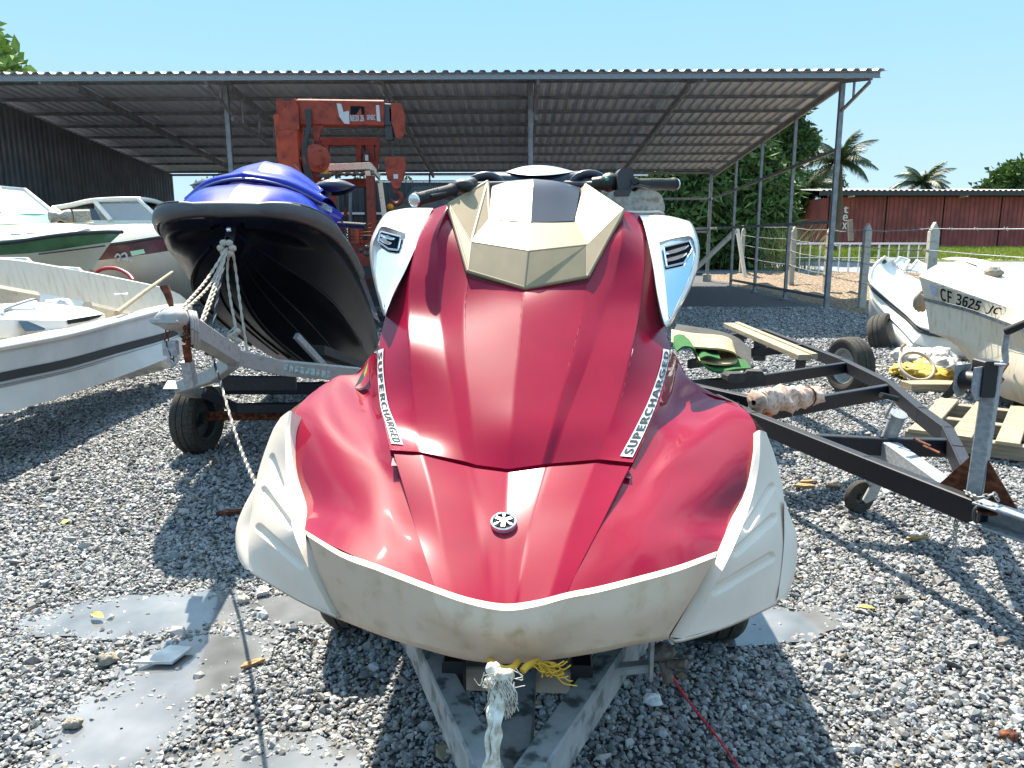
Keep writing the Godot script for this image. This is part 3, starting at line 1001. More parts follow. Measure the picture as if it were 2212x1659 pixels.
func far_things() -> void:
	# the red metal building
	var bx := 17.7; var bd := 44.0; var by := rise(0, 44.0)
	var t := thing("red_building", "long low red corrugated metal building with a dark roof across the road", "building", Vector3(bx, by, -bd))
	var g: G
	for k in 9:
		g = G.new()
		corrugated(g, Vector3(k * 3.2, 0, 0.002 * (k % 2)), Vector3(3.2, 0, 0), Vector3(0, 2.95, 0), Vector3(0, 0, 1), 0.26, 0.045, [0.0, 1.0])
		part("wall_panel", g, M.red_wall, t)
	g = G.new()
	corrugated(g, Vector3(0, 0, -8), Vector3(0, 0, 8), Vector3(0, 2.9, 0), Vector3(-1, 0, 0), 0.26, 0.045, [0.0, 1.0])
	part("side_wall", g, M.red_wall, t)
	g = G.new()
	g.poly([Vector3(-0.9, 3.2, 0.7), Vector3(29, 3.2, 0.7), Vector3(29, 3.75, -8.5), Vector3(-0.9, 3.75, -8.5)], Vector3(10, 0, -4))
	corrugated(g, Vector3(-0.9, 3.23, 0.8), Vector3(30, 0, 0), Vector3(0, 0.6, -9.2), Vector3.UP, 0.3, 0.05, [0.0, 1.0])
	part("roof", g, M.roof_dark, t)
	g = G.new()
	g.bar(Vector3(-0.9, 3.1, 0.72), Vector3(29, 3.1, 0.72), 0.05, 0.24)
	part("fascia", g, M.dark_steel, t)
	for k in 5:
		g = G.new()
		g.bar(Vector3(1.0 + k * 6.2, 2.95, 0.0), Vector3(1.0 + k * 6.2, 2.98, 0.7), 0.08, 0.12)
		part("rafter_end", g, M.white_paint, t)
	g = G.new()
	g.poly([Vector3(0, 0, -0.3), Vector3(29, 0, -0.3), Vector3(29, 3.1, -0.3), Vector3(0, 3.1, -0.3)], Vector3(0, 0, -5))
	part("inner_wall", g, M.dark_wall, t)
	var yy := 2.42
	for c in ["t", "e", "x"]:
		g = G.new()
		text_on(g, c, Vector3(0.75, yy - 0.36, 0.06), Vector3(0.27, 0, 0), Vector3(0, 0.36, 0))
		part("letter", g, M.white_paint, t)
		yy -= 0.44
	for q in [[16.0, 0.35, 1.9], [19.8, 0.45, 1.8]]:
		g = G.new()
		g.box(Vector3(q[0], q[1] + 0.35, 0.05), Vector3(q[2], 0.85, 0.01))
		part("repair_patch", g, M.red_patch, t)
	# trees
	var dk := Color(0.035, 0.075, 0.02); var md := Color(0.10, 0.18, 0.045)
	tree("bamboo_thicket", "dense dark green bamboo thicket behind the shed's back corner", "bamboo", Vector3(7.6, 0.1, -29.5), 3.0, [[Vector3(-3.4, 2.2, 0), Vector3(1.6, 1.9, 1.5)], [Vector3(-2.2, 1.2, 0.8), Vector3(1.8, 1.5, 1.2)], [Vector3(-0.7, 3.0, 0), Vector3(1.6, 2.1, 1.6)], [Vector3(0.5, 4.2, -0.3), Vector3(1.4, 1.3, 1.4)], [Vector3(1.4, 2.6, 0), Vector3(1.5, 1.8, 1.4)], [Vector3(0.6, 1.2, 0.5), Vector3(1.8, 1.3, 1.2)]], 5600, Vector2(0.36, 0.05), dk, Color(0.15, 0.25, 0.06), 11, 0.12, 0.55)
	tree("broad_tree", "tall rounded dark tree rising behind the bamboo thicket", "tree", Vector3(11.4, 0.4, -36.0), 4.4, [[Vector3(0, 6.0, 0), Vector3(1.5, 1.1, 1.4)], [Vector3(-1.2, 5.3, 0), Vector3(1.2, 0.9, 1.2)], [Vector3(1.0, 5.0, 0.3), Vector3(1.1, 0.9, 1.1)], [Vector3(0.3, 4.1, 0), Vector3(1.2, 0.8, 1.2)]], 2600, Vector2(0.26, 0.07), dk, md * 0.9, 13, 0.2)
	tree("mango_tree", "leafy green tree at the far right above the red building", "tree", Vector3(30.6, 0.4, -48.0), 2.6, [[Vector3(0, 4.1, 0), Vector3(1.5, 1.0, 1.4)], [Vector3(-1.4, 3.3, 0), Vector3(1.0, 0.6, 1.0)], [Vector3(1.5, 4.5, 0), Vector3(1.4, 1.2, 1.2)]], 2000, Vector2(0.36, 0.1), Color(0.05, 0.09, 0.02), Color(0.12, 0.19, 0.035), 17)
	tree("roadside_bush", "low green bush between the palms and the thicket", "bush", Vector3(13.0, 0.4, -40.0), 1.0, [[Vector3(0, 2.0, 0), Vector3(1.5, 1.4, 1.2)], [Vector3(6.2, 4.3, -14), Vector3(3.6, 0.9, 1.2)], [Vector3(3.4, 3.0, -8), Vector3(1.6, 1.5, 1.2)]], 1800, Vector2(0.36, 0.07), Color(0.03, 0.06, 0.015), md, 19)
	tree("corner_tree", "pale green leafy branches showing above the roof at the top left corner", "tree", Vector3(-16.6, 0.2, -26.0), 4.6, [[Vector3(-0.75, 6.9, 0), Vector3(0.7, 0.75, 0.8)], [Vector3(-0.1, 6.3, 0), Vector3(0.7, 0.35, 0.8)]], 500, Vector2(0.42, 0.12), Color(0.10, 0.17, 0.03), Color(0.22, 0.33, 0.06), 23)
	tree("back_bush", "sunlit green bush seen under the roof past the corrugated wall", "bush", Vector3(-9.6, 0.1, -27.5), 1.4, [[Vector3(0.2, 2.2, 0), Vector3(1.5, 1.2, 1.0)], [Vector3(1.6, 1.8, 0), Vector3(1.5, 1.5, 1.0)], [Vector3(-0.8, 1.0, 0), Vector3(1.5, 1.1, 1.0)]], 2600, Vector2(0.26, 0.09), Color(0.05, 0.10, 0.015), Color(0.20, 0.30, 0.03), 29)
	tree("back_hedge", "dark hedge behind the low back wall", "hedge", Vector3(-2.0, 0.1, -28.0), 1.2, [[Vector3(-2.4, 1.6, 0), Vector3(2.4, 1.4, 0.9)], [Vector3(1.6, 1.6, 0), Vector3(2.6, 1.3, 0.9)], [Vector3(5.0, 1.5, 0), Vector3(2.4, 1.2, 0.9)]], 2600, Vector2(0.3, 0.08), dk, md, 31)
	palm("tallest coconut palm, its fronds beside the shed's corner post", Vector3(15.6, 0.4, -38.0), 4.3, 1.95, 26, 201, 0.05)
	palm("coconut palm standing alone above the red building's roof", Vector3(24.3, 0.4, -47.0), 3.9, 1.9, 22, 211, -0.1)
	palm("short coconut palm low against the red building's end", Vector3(18.6, 0.4, -43.5 - 6.0), 3.6, 2.3, 24, 221, 0.0)
	# rank grass by the fence
	for q in [["clump of tall pale grass behind the fence posts", Vector3(9.2, 0.2, -26.0), 300, 1.3], ["small dark weed clump at the road edge before the red building", Vector3(15.4, 0.3, -30.0), 90, 0.8]]:
		var gg := G.new()
		for i in q[2]:
			var a := rng.randf() * TAU
			var o: Vector3 = Vector3(cos(a), 0, sin(a)) * rng.randf() * 0.8 * q[3]
			var h: float = rng.randf_range(0.6, 1.3) * q[3]
			var lean := Vector3(rng.randfn(), 0, rng.randfn()) * 0.28 * h
			var s := Vector3(-sin(a), 0, cos(a)) * 0.014
			gg.poly([o - s, o + s, o + lean * 0.35 + Vector3.UP * h * 0.6 + s], o + Vector3(0, 0, -9))
			gg.poly([o + lean * 0.35 + Vector3.UP * h * 0.6 - s, o + lean * 0.35 + Vector3.UP * h * 0.6 + s, o + lean + Vector3.UP * h], o + Vector3(0, 0, -9))
		var gmat := mat(Color(0.28, 0.31, 0.12), 0.9, 0.0, M.T_fine, 1.0)
		gmat.backlight_enabled = true; gmat.backlight = Color(0.4, 0.4, 0.2)
		var o := single("grass_clump", gg, gmat, q[0], "grass")
		o.position = q[1]

# ---------------------------------------------------------------- the red machine
const SKI_AT := Vector3(-0.007, 0, -1.15)
const SKI_YAW := 3.2

func S(px: float, py: float, aft: float) -> Vector3:      # a sighted point, at a distance aft of the bow, in the machine's own axes
	var r := sight(px, py)
	var b := Basis(Vector3.UP, deg_to_rad(-SKI_YAW))
	var o := b.inverse() * (EYE - SKI_AT)
	var d := b.inverse() * r
	return o + d * ((-aft - o.z) / d.z)

func SR(a: Array) -> Array:
	var o := []
	for i in range(0, a.size(), 3): o.append(S(a[i], a[i + 1], a[i + 2]))
	return o

func red_ski() -> void:
	var t := thing("jet_ski", "red and cream jet ski facing the camera on its trailer", "jet ski", SKI_AT, deg_to_rad(-SKI_YAW))
	var g: G
	var deep := Vector3(0, 0.3, -1.2)
	# ------ upper hood
	var zr := [0.39, 0.468, 0.573, 0.70, 0.845, 0.95, 1.06, 1.20]
	var px := [
		[843, 972, 905, 976, 1003, 996, 1029, 1004, 1098, 1013, 1171, 1003, 1190, 1001, 1295, 992, 1367, 999],
		[832, 924, 901, 930, 990, 930, 1020, 930, 1105, 928, 1193, 925, 1215, 925, 1316, 923, 1400, 927],
		[819, 869, 892, 851, 977, 848, 1012, 845, 1111, 845, 1215, 845, 1245, 849, 1343, 845, 1429, 849],
		[816, 770, 883, 745, 960, 758, 1004, 755, 1121, 755, 1242, 757, 1280, 760, 1365, 752, 1447, 766],
		[834, 680, 881, 669, 951, 675, 1002, 662, 1129, 665, 1263, 665, 1308, 668, 1382, 667, 1436, 705],
		[868, 600, 887, 585, 947, 592, 1009, 587, 1132, 615, 1270, 594, 1329, 590, 1391, 590, 1416, 598],
		[899, 530, 903, 516, 947, 505, 985, 512, 1140, 556, 1300, 518, 1346, 505, 1392, 523, 1406, 538],
		[931, 460, 935, 452, 967, 441, 982, 445, 1150, 486, 1330, 456, 1347, 455, 1376, 461, 1385, 468]]
	var off := [0.15, 0.05, 0.025, 0.011, 0.0, 0.011, 0.025, 0.05, 0.15]
	var soft := [0.25, 0.5, 0.75, 1.0, 1.0, 0.8, 0.6, 0.3]
	var hood := []
	for i in 8:
		var r := []
		for k in 9:
			var o: float = off[k]
			if k == 0 or k == 8: o *= soft[i]
			r.append(S(px[i][k * 2], px[i][k * 2 + 1], zr[i] + o))
		hood.append(r)
	g = G.new()
	g.loft(soften(hood, [1, 2, 3, 4, 5, 6, 7], 0.0048), 4, 3, [], deep)
	var front := []
	var lip := []
	for q in hood[0]:
		front.append(q); lip.append(q + Vector3(0, -0.016, -0.004))
	g.loft([front, lip], 1, 4, [4], deep)
	part("hood", g, M.red, t)
	# ------ nose panel
	g = G.new()
	var nose := [
		SR([851, 981, 0.405, 912, 983, 0.395, 1004, 1006, 0.385, 1030, 1012, 0.382, 1098, 1021, 0.38, 1170, 1011, 0.382, 1190, 1008, 0.385, 1288, 1000, 0.395, 1360, 1008, 0.405]),
		SR([873, 1055, 0.31, 930, 1052, 0.305, 1018, 1068, 0.298, 1043, 1072, 0.296, 1095, 1078, 0.294, 1155, 1072, 0.296, 1170, 1070, 0.298, 1262, 1065, 0.305, 1330, 1068, 0.31]),
		SR([894, 1128, 0.225, 945, 1126, 0.22, 1030, 1138, 0.216, 1055, 1140, 0.214, 1092, 1143, 0.212, 1138, 1140, 0.214, 1150, 1138, 0.216, 1237, 1132, 0.22, 1298, 1133, 0.225]),
		SR([918, 1202, 0.14, 963, 1208, 0.135, 1040, 1218, 0.13, 1061, 1221, 0.129, 1091, 1223, 0.128, 1124, 1222, 0.129, 1133, 1220, 0.13, 1212, 1212, 0.135, 1258, 1210, 0.14]),
		SR([939, 1270, 0.07, 980, 1284, 0.06, 1048, 1300, 0.052, 1066, 1304, 0.05, 1090, 1308, 0.048, 1112, 1306, 0.05, 1120, 1305, 0.052, 1188, 1292, 0.06, 1222, 1285, 0.07])]
	g.loft(soften(nose, [1, 2, 4, 6, 7], 0.0045), 3, 3, [], deep)
	for k in [0, 8]:
		var a := []; var b := []
		for r in nose:
			a.append(r[k]); b.append(r[k] + Vector3(0, -0.02, -0.004))
		g.loft([a, b], 1, 3, [], (nose[2][4] as Vector3) + Vector3(0, -0.1, 0))
	var a2 := []; var b2 := []
	for q in nose[0]:
		a2.append(q); b2.append(q + Vector3(0, -0.02, 0.0))
	g.loft([a2, b2], 1, 3, [4], (nose[2][4] as Vector3))
	part("nose_panel", g, M.red, t)
	# dark seams below the panels
	g = G.new()
	var s0 := []; var s1 := []
	for q in hood[0]: s0.append(q + Vector3(0, -0.012, -0.03))
	for q in nose[0]: s1.append(q + Vector3(0, -0.016, 0.03))
	g.loft([s0, s1], 1, 3, [4], deep)
	part("seam", g, M.red_dark, t)
	# ------ shoulders: inner edge, valley, crest, flank, outer edge
	var sh := [[
		SR([1446, 766, 0.86, 1452, 762, 0.95, 1458, 765, 1.02, 1463, 773, 1.02, 1470, 790, 0.98]),
		SR([1438, 815, 0.77, 1458, 820, 0.86, 1480, 812, 0.93, 1491, 822, 0.92, 1506, 840, 0.88]),
		SR([1427, 862, 0.69, 1458, 868, 0.775, 1525, 855, 0.84, 1552, 856, 0.84, 1582, 868, 0.78]),
		SR([1400, 928, 0.56, 1445, 930, 0.590, 1512, 913, 0.640, 1575, 888, 0.695, 1622, 900, 0.67]),
		SR([1369, 999, 0.44, 1412, 1000, 0.455, 1470, 980, 0.483, 1565, 955, 0.560, 1635, 948, 0.59]),
		SR([1334, 1064, 0.335, 1378, 1060, 0.350, 1440, 1043, 0.383, 1545, 1030, 0.436, 1618, 1030, 0.49]),
		SR([1297, 1136, 0.225, 1345, 1130, 0.236, 1412, 1120, 0.262, 1500, 1112, 0.318, 1587, 1115, 0.39]),
		SR([1257, 1212, 0.14, 1312, 1203, 0.149, 1387, 1187, 0.172, 1482, 1170, 0.226, 1568, 1160, 0.30]),
		SR([1222, 1288, 0.065, 1290, 1276, 0.080, 1370, 1256, 0.106, 1465, 1230, 0.156, 1549, 1200, 0.235])], [
		SR([816, 770, 0.86, 812, 762, 0.95, 806, 764, 1.02, 800, 770, 1.02, 790, 785, 0.98]),
		SR([816, 818, 0.77, 800, 822, 0.86, 778, 806, 0.93, 765, 812, 0.92, 750, 825, 0.88]),
		SR([819, 868, 0.69, 793, 866, 0.775, 731, 820, 0.88, 712, 822, 0.88, 690, 838, 0.82]),
		SR([832, 924, 0.56, 803, 925, 0.590, 742, 905, 0.640, 690, 862, 0.735, 643, 881, 0.70]),
		SR([843, 972, 0.45, 813, 980, 0.464, 765, 965, 0.495, 690, 920, 0.590, 627, 928, 0.62]),
		SR([870, 1045, 0.345, 838, 1042, 0.357, 790, 1024, 0.392, 705, 1000, 0.458, 633, 1005, 0.52]),
		SR([896, 1130, 0.225, 856, 1125, 0.238, 798, 1103, 0.272, 722, 1087, 0.336, 647, 1085, 0.42]),
		SR([918, 1202, 0.14, 870, 1188, 0.152, 806, 1164, 0.182, 728, 1137, 0.238, 656, 1120, 0.325]),
		SR([939, 1272, 0.065, 880, 1250, 0.082, 810, 1222, 0.107, 735, 1187, 0.155, 660, 1155, 0.235])]]
	for k in 2:
		g = G.new()
		g.loft(sh[k], 4, 4, [], deep)
		var e := []; var f := []
		for r in sh[k]:
			e.append(r[4]); f.append(r[4] + Vector3(0, -0.12, -0.03))
		g.loft([e, f], 1, 4, [], deep)
		part("shoulder", g, M.red_gloss, t)
	# ------ front bumper
	g = G.new()
	var top := SR([660, 1146, 0.225, 735, 1190, 0.155, 810, 1217, 0.105, 880, 1244, 0.075, 930, 1263, 0.055, 1010, 1290, 0.045, 1090, 1304, 0.04, 1160, 1296, 0.045, 1228, 1279, 0.055, 1290, 1267, 0.075, 1370, 1247, 0.105, 1465, 1221, 0.155, 1548, 1191, 0.225])
	var rim := SR([664, 1158, 0.195, 737, 1203, 0.125, 811, 1231, 0.075, 881, 1258, 0.045, 931, 1277, 0.022, 1010, 1304, 0.012, 1090, 1319, 0.006, 1160, 1310, 0.012, 1227, 1292, 0.022, 1290, 1280, 0.045, 1369, 1260, 0.075, 1463, 1234, 0.125, 1546, 1203, 0.195])
	var mid := SR([690, 1236, 0.185, 760, 1278, 0.115, 830, 1307, 0.068, 892, 1328, 0.04, 952, 1337, 0.010, 1015, 1360, 0.0, 1090, 1374, -0.004, 1172, 1367, 0.0, 1205, 1347, 0.010, 1310, 1341, 0.04, 1385, 1324, 0.068, 1460, 1303, 0.115, 1500, 1285, 0.17])
	var low := SR([727, 1325, 0.175, 795, 1352, 0.105, 855, 1374, 0.065, 905, 1389, 0.042, 960, 1405, 0.032, 1020, 1417, 0.026, 1090, 1423, 0.022, 1165, 1418, 0.026, 1225, 1410, 0.032, 1300, 1398, 0.046, 1360, 1385, 0.068, 1410, 1377, 0.10, 1446, 1370, 0.14])
	var und := SR([733, 1335, 0.20, 800, 1361, 0.13, 860, 1382, 0.09, 910, 1397, 0.066, 965, 1412, 0.056, 1022, 1424, 0.05, 1090, 1430, 0.046, 1165, 1425, 0.05, 1225, 1417, 0.056, 1300, 1405, 0.07, 1360, 1392, 0.092, 1408, 1384, 0.125, 1443, 1378, 0.165])
	var back := []
	for q in und: back.append(q + Vector3(0, 0.02, -0.12))
	g.loft([top, rim], 2, 4, [], deep)
	g.loft([rim, mid, low], 4, 4, [4, 8], deep)
	g.loft([low, und, back], 2, 4, [], deep + Vector3(0, 0.6, 0))
	for k in [0, 12]: g.poly([top[k], rim[k], mid[k], low[k], und[k], back[k]], Vector3(0, 0.7, -0.3))
	part("front_bumper", g, M.bumper, t)
	# ------ side bumpers with three recessed grooves and an outer pad
	var gd := [[
		SR([1637, 930, 0.585, 1642, 929, 0.585, 1648, 931, 0.60, 1655, 934, 0.64]),
		SR([1630, 990, 0.52, 1640, 1000, 0.515, 1657, 1000, 0.565, 1676, 992, 0.635]),
		SR([1605, 1075, 0.435, 1622, 1085, 0.425, 1658, 1082, 0.49, 1693, 1072, 0.60]),
		SR([1552, 1190, 0.245, 1582, 1188, 0.24, 1640, 1180, 0.35, 1698, 1170, 0.52]),
		SR([1506, 1275, 0.20, 1533, 1283, 0.185, 1610, 1266, 0.28, 1690, 1242, 0.46]),
		SR([1447, 1376, 0.16, 1474, 1380, 0.15, 1580, 1346, 0.24, 1678, 1301, 0.42])], [
		SR([630, 888, 0.605, 626, 887, 0.605, 618, 892, 0.62, 606, 902, 0.66]),
		SR([627, 940, 0.56, 616, 945, 0.555, 604, 942, 0.60, 586, 937, 0.67]),
		SR([637, 1030, 0.465, 620, 1035, 0.455, 593, 1030, 0.53, 557, 1023, 0.64]),
		SR([658, 1143, 0.265, 632, 1140, 0.26, 585, 1128, 0.38, 542, 1112, 0.57]),
		SR([690, 1230, 0.21, 665, 1225, 0.20, 600, 1200, 0.30, 536, 1175, 0.50]),
		SR([731, 1331, 0.17, 716, 1325, 0.16, 640, 1290, 0.25, 540, 1232, 0.45])]]
	for k in 2:
		g = G.new()
		var sgn := 1.0 if k == 0 else -1.0
		var ins := Vector3(0, 0.8, -0.7)
		var gv: Array = [[[1612, 1143, 1671, 1046, 17], [1586, 1196, 1676, 1114, 19], [1540, 1279, 1673, 1199, 21]], [[586, 985, 609, 1052, 14], [566, 1055, 630, 1140, 16], [554, 1136, 655, 1224, 19]]][k]
		var strip := []
		for r in gd[k]: strip.append([r[0], r[1]])
		g.loft(strip, 4, 3, [], ins)
		grooved(g, gd[k], gv, ins)
		var e := []; var f := []
		for r in gd[k]:
			e.append(r[3]); f.append(r[3] + Vector3(sgn * 0.012, 0.0, -0.35))
		g.loft([e, f], 1, 4, [], ins)
		var e2 := []; var f2 := []; var h2 := []
		for q in gd[k][5]:
			e2.append(q); f2.append(q + Vector3(-sgn * 0.004, -0.008, -0.02)); h2.append(q + Vector3(-sgn * 0.03, 0.0, -0.25))
		g.loft([e2, f2, h2], 2, 3, [], ins)
		var e3 := []; var f3 := []
		for r in gd[k]:
			e3.append(r[0]); f3.append(r[0] + Vector3(-sgn * 0.01, -0.03, -0.05))
		g.loft([e3, f3], 1, 4, [], Vector3(sgn * 0.8, 0.8, -0.3))
		var gp := part("side_bumper", g, M.guard, t)
		# the round outer pad
		g = G.new()
		var pad: Array
		if k == 0:
			pad = [SR([1694, 1082, 0.56, 1697, 1085, 0.58, 1698, 1090, 0.63]), SR([1694, 1120, 0.53, 1709, 1124, 0.58, 1708, 1120, 0.68]), SR([1694, 1165, 0.50, 1719, 1160, 0.56, 1720, 1150, 0.70]), SR([1690, 1215, 0.465, 1719, 1210, 0.53, 1721, 1200, 0.68]), SR([1684, 1262, 0.435, 1710, 1258, 0.49, 1714, 1250, 0.62]), SR([1680, 1296, 0.41, 1696, 1292, 0.45, 1700, 1290, 0.52])]
		else:
			pad = [SR([552, 1050, 0.62, 549, 1052, 0.64, 550, 1056, 0.70]), SR([544, 1095, 0.59, 526, 1098, 0.64, 528, 1095, 0.74]), SR([539, 1140, 0.56, 512, 1142, 0.62, 512, 1135, 0.76]), SR([536, 1180, 0.51, 511, 1185, 0.57, 512, 1178, 0.72]), SR([538, 1212, 0.47, 520, 1214, 0.52, 519, 1210, 0.64]), SR([540, 1232, 0.45, 532, 1230, 0.48, 532, 1228, 0.56])]
		g.loft(pad, 4, 5, [], Vector3(0, 0.8, -0.8))
		part("bumper_pad", g, M.guard, gp)
	# ------ emblem on the nose: ring, dark disc, three crossed forks
	var nf := []
	for r in nose: nf.append(G.spline(r, 3))
	var ec := surf(nf, Vector2(1088, 1133))
	var en := (surf(nf, Vector2(1088, 1153)) - surf(nf, Vector2(1088, 1113))).cross(surf(nf, Vector2(1108, 1133)) - surf(nf, Vector2(1068, 1133))).normalized()
	if en.y < 0: en = -en
	var ex := Vector3.RIGHT
	var ey := en.cross(ex).normalized()
	if ey.y < 0: ey = -ey
	var exf := Transform3D(Basis(ex, en, ex.cross(en)), ec + en * 0.001)
	var em := part("emblem", ring_disc(0.0225, 0.0055, exf), M.emblem_dark, t)
	g = G.new()
	g.lathe([Vector2(0.0205, 0.001), Vector2(0.0205, 0.008), Vector2(0.0225, 0.009), Vector2(0.0245, 0.008), Vector2(0.0255, 0.0)], exf, 40)
	part("emblem_ring", g, M.silver, em)
	for k in 3:
		var a := PI / 2 + TAU * k / 3.0
		var d := ex * cos(a) + ey * sin(a)
		var sd := ex * -sin(a) + ey * cos(a)
		g = G.new()
		var o := ec + en * 0.0105
		var kite := [o + d * 0.0215, o + d * 0.0165 + sd * 0.0026, o + d * 0.0105 + sd * 0.0014, o + d * 0.0105 - sd * 0.0014, o + d * 0.0165 - sd * 0.0026]
		g.poly(kite, ec - en)
		g.bar(o + d * 0.013, o + d * 0.001, 0.0016, 0.0012, en)
		for s in [-1, 0, 1]:
			g.bar(o - d * 0.001 + sd * (0.0032 * s), o - d * 0.0175 + sd * (0.0032 * s), 0.0013, 0.0012, en, 0.0002)
		g.tube([o - d * 0.001 + sd * 0.0038, o + d * 0.003 + sd * 0.003, o + d * 0.0048, o + d * 0.003 - sd * 0.003, o - d * 0.001 - sd * 0.0038], 0.0007, 6)
		part("tuning_fork", g, M.silver, em)
	# ------ the two stickers along the hood edge
	var dl := [[Vector2(858, 957), Vector2(822, 790), -0.022, Vector2(843, 960), Vector2(815, 797)], [Vector2(1357, 962), Vector2(1436, 784), 0.03, Vector2(1379, 984), Vector2(1448, 776)]]
	decal(t, hood, 0, deep)
	decal(t, hood, 8, deep)
	cowls(t)
	crown_of_hood(t)
	handlebars(t)
	red_hull(t)

func soften(rows: Array, cols: Array, d: float) -> Array:      # rounds the sharp columns of a coarse patch over a short width
	var out := []
	for r in rows:
		var o := []
		for j in r.size():
			if j in cols:
				var p: Vector3 = r[j]
				var a: Vector3 = p.move_toward(r[j - 1], minf(d, p.distance_to(r[j - 1]) * 0.3))
				var b: Vector3 = p.move_toward(r[j + 1], minf(d, p.distance_to(r[j + 1]) * 0.3))
				o.append(p.move_toward(r[j - 1], minf(d * 3.0, p.distance_to(r[j - 1]) * 0.45)))
				o.append(a); o.append((a + b) / 4 + p / 2); o.append(b)
				o.append(p.move_toward(r[j + 1], minf(d * 3.0, p.distance_to(r[j + 1]) * 0.45)))
			else: o.append(r[j])
		out.append(o)
	return out

func ring_disc(r: float, h: float, xf: Transform3D) -> G:
	var g := G.new()
	g.lathe([Vector2(0, h), Vector2(r, h), Vector2(r, -0.004)], xf, 40)
	return g

func surf(rows: Array, p: Vector2) -> Vector3:      # where the sight line of a pixel meets a coarse patch (nearest by seen position)
	var best := 1e9
	var out := Vector3.ZERO
	var b := Basis(Vector3.UP, deg_to_rad(-SKI_YAW))
	for i in rows.size() - 1:
		for j in rows[0].size() - 1:
			for tri in [[rows[i][j], rows[i][j + 1], rows[i + 1][j]], [rows[i + 1][j + 1], rows[i][j + 1], rows[i + 1][j]]]:
				var hit = Geometry3D.ray_intersects_triangle(b.inverse() * (EYE - SKI_AT), b.inverse() * sight(p.x, p.y), tri[0], tri[1], tri[2])
				if hit != null:
					var d: float = (hit as Vector3).distance_to(b.inverse() * (EYE - SKI_AT))
					if d < best:
						best = d; out = hit
	return out

func seen_at(p: Vector3) -> Vector2:      # where a point of the machine is seen
	var q := SKI_AT + Basis(Vector3.UP, deg_to_rad(-SKI_YAW)) * p - EYE
	var t := deg_to_rad(PITCH)
	var f := -q.y * sin(t) - q.z * cos(t)
	return Vector2(1106.0 + FOC * q.x / f, 829.5 - FOC * (q.y * cos(t) - q.z * sin(t)) / f)

func grooved(g: G, rows: Array, grooves: Array, inside: Vector3) -> void:      # the face of a side bumper, with rounded slots pressed 6 mm into it
	var across := []
	for r in rows: across.append(G.spline(r.slice(1, 4), 26))
	var out := []
	for i in (rows.size() - 1) * 24 + 1: out.append([])
	for j in across[0].size():
		var col := []
		for r in across: col.append(r[j])
		var fine := G.spline(col, 24)
		for i in fine.size(): out[i].append(fine[i])
	var nr := out.size(); var nc: int = out[0].size()
	var res := []
	for i in nr:
		var r := []
		for j in nc:
			var p: Vector3 = out[i][j]
			var s := seen_at(p)
			var deep := 0.0
			for q in grooves:
				var a := Vector2(q[0], q[1]); var b := Vector2(q[2], q[3])
				var ab := b - a
				var h: float = q[4] / 2.0
				var d := s.distance_to(a + ab * clampf((s - a).dot(ab) / ab.length_squared(), 0.06, 0.94))
				deep = maxf(deep, 1.0 - smoothstep(h - 4.5, h + 0.5, d))
			if deep > 0.0:
				var nn: Vector3 = ((out[i][mini(j + 1, nc - 1)] as Vector3) - out[i][maxi(j - 1, 0)]).cross((out[mini(i + 1, nr - 1)][j] as Vector3) - out[maxi(i - 1, 0)][j]).normalized()
				if nn.dot(p - inside) < 0: nn = -nn
				p -= nn * (0.0065 * deep)
			r.append(p)
		res.append(r)
	g.grid(res, inside)

func decal(t: Node3D, hood: Array, side: int, deep: Vector3) -> void:
	var inner := 1 if side == 0 else 7
	var e := []; var f := []
	for r in hood:
		e.append(r[side]); f.append(r[inner])
	var ed := G.spline(e, 8); var fd := G.spline(f, 8)
	var k0 := 2 if side == 0 else 1      # along the seam edge, from just above the seam
	var k1 := 25
	var at := func(s: float, q: float) -> Vector3:
		var x := k0 + s * (k1 - k0)
		var i := clampi(int(x), 0, ed.size() - 2)
		var fr := x - i
		var a: Vector3 = (ed[i] as Vector3).lerp(ed[i + 1], fr)
		var b: Vector3 = (fd[i] as Vector3).lerp(fd[i + 1], fr)
		return a + (b - a).normalized() * (0.005 + q * 0.026)
	var nrm := func(s: float, q: float) -> Vector3:
		var du: Vector3 = at.call(minf(s + 0.02, 1.0), q) - at.call(maxf(s - 0.02, 0.0), q)
		var dv: Vector3 = at.call(s, 1.0) - at.call(s, 0.0)
		var nn := du.cross(dv).normalized()
		return nn if nn.y > 0 else -nn
	var g := G.new()
	var rows := []
	for i in 31:
		var s := i / 30.0
		var r := []
		for j in 3: r.append((at.call(s, j / 2.0) as Vector3) + (nrm.call(s, 0.5) as Vector3) * 0.0025)
		rows.append(r)
	g.grid(rows, deep)
	var dn := part("decal", g, M.decal_white, t)
	g = G.new()
	var word := "SUPERCHARGED"
	for layer in 1:
		var tm := lettering(word, true)
		var b := tm.get_aabb()
		g.mapped(tm, func(p: Vector3) -> Vector3:
			var s := (p.x - b.position.x) / b.size.x
			var q := (p.y - b.position.y) / b.size.y
			if side == 0:
				s = 1.0 - s
				q = 1.0 - q if false else q
			var ss := 0.025 + 0.95 * s
			var qq := 0.13 + 0.74 * q
			if side == 8: qq = 1.0 - qq if false else qq
			return (at.call(ss, qq) as Vector3) + (nrm.call(ss, 0.5) as Vector3) * (0.0035 + p.z))
	part("lettering", g, M.decal_grey, dn)

func ring_of(a: Array, sc: float, c: Vector2, aft: float) -> Array:
	var o := []
	for q in a: o.append(S(c.x + (q[0] - c.x) * sc, c.y + (q[1] - c.y) * sc, q[2] + aft))
	return o

